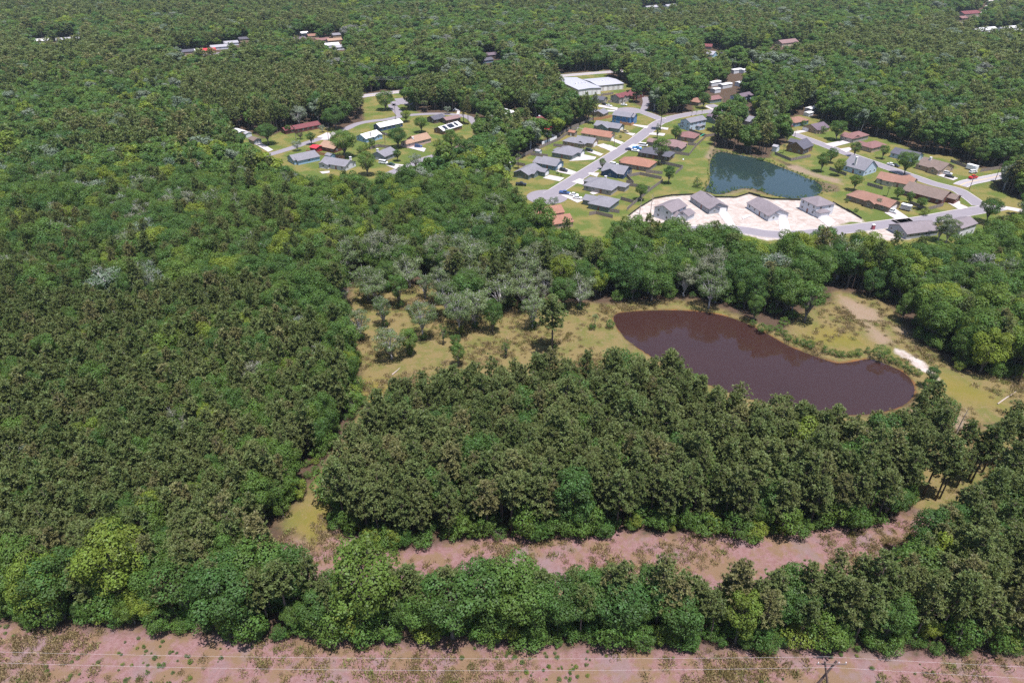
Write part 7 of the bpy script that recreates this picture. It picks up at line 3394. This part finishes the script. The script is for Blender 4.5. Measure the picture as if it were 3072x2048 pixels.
def shrub_form(seed, H=3.0):
    return broad_form(seed, 'shrub', H=H, rad=H * .55, base=.01, lobes=18, per=700, card=.10)
FORMS = {
 'pine': [(pine_form(100 + i, 18, 2.3 + .3 * (i % 4), .30 + .07 * (i % 5), .85 + .1 * (i % 3)), 18.0) for i in range(12)],
 'oak': [(broad_form(200 + i, 'oak', 15, 3.7 + .35 * (i % 4), .16 + .05 * (i % 3), 22 + i % 4, 360, .19), 15.0) for i in range(8)],
 'youngpine': [(pine_form(150 + i, 15, 1.7 + .22 * (i % 4), .22 + .06 * (i % 3), .95, young=True), 15.0) for i in range(8)],
 'mossy': [(broad_form(300 + i, 'mossy', 13, 4.0 + .5 * i, .16 + .05 * i, 24, 400, .17, sparse=.22, squash=.65), 13.0) for i in range(4)],
 'grey': [(broad_form(320 + i, 'grey', 12, 3.6, .2, 18, 300, .17, sparse=.15), 12.0) for i in range(2)],
 'maroon': [(broad_form(330, 'maroon', 6, 2.4, .1, 14, 420, .13), 6.0)],
 'slim': [(broad_form(340 + i, 'slim', 9, 1.5, .03, 20, 480, .13), 9.0) for i in range(2)],
 'palm': [(palm_form(350 + i, 7.0), 7.8) for i in range(2)],
 'shrub': [(shrub_form(360 + i), 3.0) for i in range(4)],
 'bush': [(broad_form(370 + i, 'shrub', 6, 2.5, .02, 20, 420, .15), 6.0) for i in range(5)]}
FARF = {'pine': [(pine_form(400 + i, 18, 2.4 + .3 * (i % 3), .4, 1.3, far=True), 18.0) for i in range(5)],
        'oak': [(broad_form(420 + i, 'oak', 15, 3.9 + .4 * (i % 3), .15, 20, 170, .21, far=True), 15.0) for i in range(6)],
        'grey': [(broad_form(440 + i, 'grey', 14, 4.2, .2, 16, 150, .21, far=True), 14.0) for i in range(2)]}
NAME = dict(pine='pine_tree', youngpine='pine_tree', oak='broadleaf_tree', mossy='mossy_oak', grey='grey_green_tree', maroon='maroon_tree', slim='conical_tree', palm='palm_tree', shrub='shrub', bush='bush')
CAT = dict(pine='pine tree', youngpine='pine tree', oak='tree', mossy='oak tree', grey='tree', maroon='tree', slim='tree', palm='palm tree', shrub='shrub', bush='bush')
counts = {}
def plant(kind, p, h, label, group, wide=1.0):
    forms = FORMS[kind]; k = counts.get(kind, 0); counts[kind] = k + 1
    (tm, cm), H0 = forms[k % len(forms)]; s = h / H0; w = s * wide
    root = empty(NAME[kind], (p[0], p[1], 0), random.uniform(0, 6.28)); root.scale = (w, w, s)
    tag(root, label, CAT[kind], group)
    link('stem' if kind in ('shrub', 'bush') else 'trunk', tm, root); link('foliage' if kind in ('shrub', 'bush') else 'crown', cm, root)
    return root
from collections import Counter
tot_ = Counter(t[3] for t in TREES); num_ = Counter()
for kind, h, p, lab, wd in sorted(TREES, key=lambda t: t[2][0] / (t[2][1] + 60)):
    if tot_[lab] > 1:
        num_[lab] += 1; lab = lab + ', ' + 'first second third fourth fifth sixth seventh eighth ninth tenth eleventh twelfth thirteenth fourteenth fifteenth sixteenth seventeenth eighteenth nineteenth twentieth'.split()[num_[lab] - 1] + ' from left'
    plant(kind, p, h, lab, {'shrub': 'shrubs and bushes', 'bush': 'shrubs and bushes', 'palm': 'palms'}.get(kind, 'standing single trees'), wd)

# the forest: every trunk a surveyed-density random position
def frustum(P, mgn):
    dep = P[:, 1] * math.cos(R(32)) + 110 * math.sin(R(32)); u = np.abs(P[:, 0]) - mgn
    return (u < .76 * dep) & (P[:, 1] > 62)
def grid(y0, y1, sp):
    xm = .76 * (y1 * .85 + 65) + 60; xs = np.arange(-xm, xm, sp); ys = np.arange(y0, y1, sp); A, B = np.meshgrid(xs, ys)
    A = A + (np.arange(len(ys)) % 2)[:, None] * sp * .5; P = np.stack([A.ravel(), B.ravel()], 1); P += rng.uniform(-.42, .42, P.shape) * sp; return P
lw_ = grid(84, 215, 2.7); lw_ = lw_[sdf(lw_, SPECIES[1][0]) < 0]; g0 = grid(70, 205, 3.2); g0 = g0[sdf(g0, SPECIES[1][0]) >= 0]
PTS = np.vstack([lw_, g0, grid(215, 360, 3.9), grid(360, 620, 5.2), grid(620, 1000, 7.2), grid(1000, 1900, 9.0)])
PTS = PTS[frustum(PTS, 25)]
clear = sdf_any(PTS, list(CLEAR.values())); woods = sdf_any(PTS, list(WOODS.values()))
ok = (clear > 1.2) | (woods < -1.0)
ok &= sdf_any(PTS, [CLEAR['path'], CLEAR['meadow'], CLEAR['bank']]) > 3.2
ok &= (sdf(PTS, POND1) > 2.5) & (sdf(PTS, POND2) > 3.0)
for s, w in ROAD_LINES:
    ok &= dist_line(PTS, s) > w / 2 + 5.0
for h in HOUSES:
    a = R(h['a']); ex = np.array((math.cos(a), math.sin(a))); ey = np.array((-ex[1], ex[0])); c = np.array(h['o']) + ex * h['L'] / 2 + ey * h['W'] / 2
    d = PTS - c; lx, ly = np.abs(d @ ex) - h['L'] / 2, np.abs(d @ ey) - h['W'] / 2
    ok &= ~((lx < 3.5) & (ly < 3.5))
    if h['far']:                                   # open yard and street on the near side of the far houses
        v = -c / np.linalg.norm(c); along = d @ v; perp = np.abs(d @ np.array((-v[1], v[0])))
        ok &= ~((along > 0) & (along < (11.5 if h['cat'] == 'shed' else 14.5) * np.linalg.norm(c) / 122) & (perp < max(h['L'], h['W']) * .62))
PTS = PTS[ok]
def lownoise(P, s, ph): return (np.sin(P[:, 0] / s + ph) * np.cos(P[:, 1] / (s * 1.3) - ph * 2) + np.sin((P[:, 0] + P[:, 1]) / (s * 1.9) + ph * 3) + np.sin((P[:, 0] * .6 - P[:, 1]) / (s * .73) + ph)) / 3
share = np.clip(.35 + .55 * lownoise(PTS, 60, 1.3), .05, .95); seen = np.zeros(len(PTS), bool)
for poly_, pr in SPECIES:
    ins = (sdf(PTS, poly_) < 0) & ~seen; share[ins] = pr; seen |= ins
clump = np.clip(share + .35 * lownoise(PTS, 11, 4.0) * (share > .15) * (share < .88), 0, 1)
is_pine = rng.uniform(size=len(PTS)) < clump
in_moss = sdf(PTS, MOSSY) < 0
hts = np.where(is_pine, rng.normal(17.0, 2.3, len(PTS)), rng.normal(15.0, 2.6, len(PTS)) + 1.5 * lownoise(PTS, 25, 2.0))
edge = np.minimum(np.abs(sdf_any(PTS, [CLEAR[k] for k in ('row', 'track', 'path', 'meadow', 'bank')])), 30)
hts = np.where(~is_pine & (edge < 4) & (rng.uniform(size=len(PTS)) < .45), hts * .62, hts)
hts = np.where(is_pine & (PTS[:, 1] < 93), rng.normal(16.5, 2.2, len(PTS)), hts)
dist = np.hypot(np.hypot(PTS[:, 0], PTS[:, 1]), 110)
young = (sdf(PTS, SPECIES[1][0]) < 0) & (PTS[:, 1] > 100); hts = np.where(young & is_pine, rng.normal(15.0, 2.0, len(PTS)), hts); hts = np.where(young & ~is_pine, hts * .85, hts)
kindv = np.where(is_pine, 0, 1); kindv[is_pine & young] = 4; kindv[in_moss & ~is_pine & (rng.uniform(size=len(PTS)) < .5)] = 2
wide = rng.uniform(.88, 1.2, len(PTS)); wide *= np.where(PTS[:, 1] > 620, 1.6, np.where(PTS[:, 1] > 360, 1.15, 1.0))
wide = np.where((kindv == 0) & (sdf(PTS, SPECIES[4][0]) < 0), wide * .82, wide); wide = np.where(young & (kindv == 1), wide * .85, wide)
inview = frustum(PTS, -4) & (PTS[:, 1] > 74)
single = np.zeros(len(PTS), bool)
for k, cap in ((0, 200), (4, 95), (1, 210), (2, 60)):
    c = np.where((kindv == k) & inview)[0]; c = c[np.argsort(-(hts[c] / dist[c]))][:cap]; single[c] = True
ORD = 'first second third fourth fifth sixth seventh eighth ninth tenth eleventh twelfth thirteenth fourteenth fifteenth sixteenth seventeenth eighteenth nineteenth twentieth'.split()
def ordinal(n):
    if n < 20: return ORD[n]
    n += 1; t = ('twenty', 'thirty', 'forty', 'fifty', 'sixty', 'seventy', 'eighty', 'ninety')[min(n // 10 - 2, 7)]
    return (t[:-1] + 'ieth') if n % 10 == 0 else t + '-' + ORD[n % 10 - 1]
def where(p):
    x, y = p
    if y < 93: return 'strip edge'
    if sdf(np.array([p]), SPECIES[0][0])[0] < 2: return 'pond stand'
    if x < -20: return 'path wood'
    if x > 60: return 'east wood'
    return 'meadow wood'
def plant_named(ids, kinds, word):
    """singles get a label by row (counted from the near side) and place in that row (from the left)"""
    zones = {}
    for i in ids: zones.setdefault((kinds[i], where(UP[i])), []).append(i)
    for (k, wh), lst in zones.items():
        ys = np.array([UP[i][1] for i in lst]); rows = ((ys - ys.min()) / 4.5).astype(int)
        for r_ in sorted(set(rows)):
            row = sorted([i for i, q_ in zip(lst, rows) if q_ == r_], key=lambda i: UP[i][0] / (UP[i][1] + 60))
            for j, i in enumerate(row):
                h = UH[i]; size = 'tall' if h > word[k][1] else ('low' if h < word[k][2] else 'middling')
                plant(k, UP[i], h, '%s %s, %s row of the %s, %s from the left' % (size, word[k][0], ordinal(list(sorted(set(rows))).index(r_)), wh, ordinal(j)), word[k][3] + ' of the ' + wh, UW[i])
UP, UH, UW = PTS, hts, wide
plant_named(np.where(single)[0], np.array(['pine', 'oak', 'mossy', 'oak', 'youngpine'])[kindv], {'youngpine': ('slender young pine', 16.0, 14.0, 'young pines'), 'pine': ('olive pine', 18.0, 16.0, 'pines'), 'oak': ('leafy tree', 14.2, 11, 'broadleaf trees'), 'mossy': ('mossy oak', 14.2, 11, 'mossy oaks')})
# bushes closing the edges of the woods down to the ground
E_ = np.vstack([grid(76, 125, 2.0), grid(125, 215, 2.6)]); E_ = E_[frustum(E_, -2)]
nb_ = [CLEAR[k] for k in ('row', 'track', 'path')]; ce = sdf_any(E_, nb_); ca_ = sdf_any(E_, list(CLEAR.values()))
E_ = E_[(ce > .2) & (ce < 3.2) & (ca_ > .2) & (sdf(E_, POND1) > 2)]; E_ = E_[rng.uniform(size=len(E_)) < .6]
E_ = E_[np.argsort(E_[:, 1])][:290]
UP, UH, UW = E_, np.clip(rng.gamma(2.4, 1.9, len(E_)), 1.2, 10.0), rng.uniform(.8, 1.25, len(E_))
plant_named(range(len(E_)), ['bush'] * len(E_), {'bush': ('green bush', 5.5, 3.2, 'edge bushes')})

# the rest of the forest: one scattered mass for each kind
def instanced(name, label, P, sc, rot, idx, forms, src):
    hid = bpy.data.collections.new(src)
    for i, ((tm, cm), H0) in enumerate(forms):
        bm = bmesh.new(); bm.from_mesh(tm); n0 = len(bm.faces); bm.free()
        # join trunk and crown into one source mesh
        Vt = np.empty(len(tm.vertices) * 3); tm.vertices.foreach_get('co', Vt); Vc = np.empty(len(cm.vertices) * 3); cm.vertices.foreach_get('co', Vc)
        me = bpy.data.meshes.new('%s_form' % src)
        ft = [tuple(p.vertices) for p in tm.polygons]; nt_ = len(tm.vertices); ncv = len(cm.vertices) // 4
        V = np.vstack([Vt.reshape(-1, 3), Vc.reshape(-1, 3)])
        me.from_pydata(V.tolist(), [], ft + [(nt_ + 4*k, nt_ + 4*k+1, nt_ + 4*k+2, nt_ + 4*k+3) for k in range(ncv)])
        me.materials.append(tm.materials[0]); me.materials.append(cm.materials[0])
        mi = np.zeros(len(me.polygons), np.int32); mi[len(ft):] = 1; me.polygons.foreach_set('material_index', mi)
        tt = np.empty(len(cm.vertices), np.float32); cm.attributes['tint'].data.foreach_get('value', tt)
        a = me.attributes.new('tint', 'FLOAT', 'POINT'); a.data.foreach_set('value', np.concatenate([np.full(nt_, .5, np.float32), tt]))
        o = bpy.data.objects.new('%s_form_%02d' % (src, i), me); hid.objects.link(o)
    me = bpy.data.meshes.new(name); me.vertices.add(len(P)); me.vertices.foreach_set('co', np.column_stack([P, np.zeros(len(P))]).astype(np.float32).ravel())
    me.attributes.new('idx', 'INT', 'POINT').data.foreach_set('value', idx.astype(np.int32))
    me.attributes.new('rot', 'FLOAT_VECTOR', 'POINT').data.foreach_set('vector', np.column_stack([np.zeros(len(P)), np.zeros(len(P)), rot]).astype(np.float32).ravel())
    me.attributes.new('scl', 'FLOAT_VECTOR', 'POINT').data.foreach_set('vector', sc.astype(np.float32).ravel())
    ob = link(name, me); tag(ob, label, kind='stuff')
    ng = bpy.data.node_groups.new(name + '_scatter', 'GeometryNodeTree')
    ng.interface.new_socket('Geometry', in_out='INPUT', socket_type='NodeSocketGeometry'); ng.interface.new_socket('Geometry', in_out='OUTPUT', socket_type='NodeSocketGeometry')
    N = ng.nodes.new; gi, go = N('NodeGroupInput'), N('NodeGroupOutput'); ip = N('GeometryNodeInstanceOnPoints'); ci = N('GeometryNodeCollectionInfo')
    ci.inputs[0].default_value = hid; ci.inputs['Separate Children'].default_value = True; ci.inputs['Reset Children'].default_value = True
    def na(nm, ty):
        n = N('GeometryNodeInputNamedAttribute'); n.data_type = ty; n.inputs[0].default_value = nm; return n.outputs[0]
    L = ng.links.new
    L(gi.outputs[0], ip.inputs['Points']); L(ci.outputs[0], ip.inputs['Instance']); ip.inputs['Pick Instance'].default_value = True
    L(na('idx', 'INT'), ip.inputs['Instance Index']); L(na('rot', 'FLOAT_VECTOR'), ip.inputs['Rotation']); L(na('scl', 'FLOAT_VECTOR'), ip.inputs['Scale'])
    L(ip.outputs[0], go.inputs[0])
    md = ob.modifiers.new('scatter', 'NODES'); md.node_group = ng
    return ob
rest = ~single; far = PTS[:, 1] > 330
kfar = kindv.copy(); kfar[(kindv == 2)] = 2; g2 = (kindv == 1) & (rng.uniform(size=len(PTS)) < .10); kfar[g2] = 3
def mass(name, label, sel, forms):
    n = int(sel.sum())
    if not n: return
    ix = rng.integers(0, len(forms), n); H0 = np.array([f[1] for f in forms])[ix]; s = hts[sel] / H0; w = s * wide[sel]
    instanced(name, label, PTS[sel], np.column_stack([w, w, s]), rng.uniform(0, 6.28, n), ix, forms, name)
mass('pine_forest', 'olive pine forest filling the middle distance', rest & ~far & (kindv == 0), FORMS['pine'])
mass('young_pine_forest', 'slender young pines packed into the wood beside the grass path', rest & ~far & (kindv == 4), FORMS['youngpine'])
mass('broadleaf_forest', 'green broadleaf forest filling the middle distance', rest & ~far & (kfar == 1), FORMS['oak'])
mass('mossy_oak_woods', 'pale mossy oaks mixed through the wood', rest & ~far & ((kindv == 2) | (kfar == 3)), FORMS['mossy'] + FORMS['grey'])
mass('far_pine_forest', 'dark pine forest reaching to the top of the picture', rest & far & (kindv == 0), FARF['pine'])
mass('far_broadleaf_forest', 'broadleaf forest reaching to the top of the picture', rest & far & (kfar == 1), FARF['oak'])
mass('far_grey_woods', 'grey green trees dotted through the far wood', rest & far & ((kindv == 2) | (kfar == 3)), FARF['grey'])

# undergrowth below and beside the trees, weeds on the dry strip
def scatter_shrubs(name, label, P, lo, hi):
    n = len(P); ix = rng.integers(0, 4, n); s = rng.uniform(lo, hi, n) / 3.0; w = s * rng.uniform(.9, 1.5, n)
    instanced(name, label, P, np.column_stack([w, w, s]), rng.uniform(0, 6.28, n), ix, FORMS['shrub'], name)
U = np.vstack([grid(80, 205, 3.4), grid(205, 330, 5.5)]); U = U[frustum(U, 10)]
cu = sdf_any(U, list(CLEAR.values())); U = U[(cu > .3) & (sdf(U, POND1) > 1.0) & (rng.uniform(size=len(U)) < np.where(cu < 4, .8, .45))]
scatter_shrubs('undergrowth', 'leafy undergrowth shrubs below the forest edge', U, 1.6, 5.5)
G = rng.uniform((-115, 62), (118, 92), (3200, 2)); dn = lownoise(G, 9, .7) * .8 + lownoise(G, 3.1, 2.2) * .5 + rng.normal(0, .2, len(G)); G = G[(sdf(G, CLEAR['row']) < -.5) & (dn > .3)]
scatter_shrubs('weeds', 'small weeds scattered over the dry strip', G, .2, .8)
def tuft_form(seed):
    rg = np.random.default_rng(seed); n = 70; b_ = rg.normal(0, .28, (n, 3)); b_[:, 2] = .12
    d_ = unit(rg.normal(0, .45, (n, 3)) + np.array((0, 0, 1.0))); l_ = rg.uniform(.12, .3, n); nn = unit(np.cross(d_, unit(rg.normal(size=(n, 3)))))
    qd = cards(b_ + d_ * l_[:, None] * .7, nn, l_, .16, rg, along=d_)
    return (MB().tube([(0, 0, 0), (0, 0, .1)], .03, 4).me('stem', M_BARK['oak']), leaf_mesh('blades', qd, rg.uniform(0, 1, n), LM['straw'])), 1.0
LM['straw'] = leaf_mat('dry_grass_blades', (.20,.15,.065), (.25,.18,.11), (.16,.19,.05), .35)
FORMS['tuft'] = [tuft_form(500 + i) for i in range(4)]
T_ = np.vstack([rng.uniform((-115, 62), (118, 92), (7000, 2)), rng.uniform((-60, 92), (110, 118), (3500, 2)), rng.uniform((-60, 118), (160, 225), (15000, 2))])
ta = sdf_any(T_, [CLEAR[k] for k in ('row', 'track', 'path', 'meadow', 'bank', 'shore')]); tn_ = lownoise(T_, 6, 1.1) + rng.normal(0, .35, len(T_))
T_ = T_[(ta < -.3) & (tn_ > .28) & (sdf(T_, POND1) > .8) & (sdf_any(T_, AREAS['sand']) > .3) & (sdf_any(T_, AREAS['bare']) > -1)]
n_ = len(T_); sc_ = rng.uniform(.6, 1.8, n_); instanced('dry_grass', 'tufts of dry grass over the strip, track and meadow', T_, np.column_stack([sc_ * 1.3, sc_ * 1.3, sc_]), rng.uniform(0, 6.28, n_), rng.integers(0, 4, n_), FORMS['tuft'], 'dry_grass')
ed = np.vstack([np.column_stack([grow(POND2, .4)[::1], ]), grow(POND2, 1.2), grow(POND2, -.8)]); ed = ed + rng.normal(0, .6, ed.shape)
rr = np.vstack([rng.uniform(np.min(p, 0), np.max(p, 0), (60, 2)) for p in REEDS]); rr = rr[sdf_any(rr, REEDS) < 0]
scatter_shrubs('reeds', 'reeds and weeds around the small pond', np.vstack([ed, rr]), .3, .9)

# thin summer air
hz = MB().box(-2600, -300, -3.0, 2600, 2600, 128).me('haze'); hz_m = bpy.data.materials.new('summer_air'); hz_m.use_nodes = True; nt = hz_m.node_tree; nt.nodes.clear()
pv = nt.nodes.new('ShaderNodeVolumePrincipled'); pv.inputs['Color'].default_value = (.72,.86,1.0,1); pv.inputs['Density'].default_value = .00005; pv.inputs['Anisotropy'].default_value = .2
nt.links.new(pv.outputs[0], nt.nodes.new('ShaderNodeOutputMaterial').inputs['Volume']); hz.materials.append(hz_m)
tag(link('haze', hz), 'thin bluish summer air over the whole valley', kind='stuff')
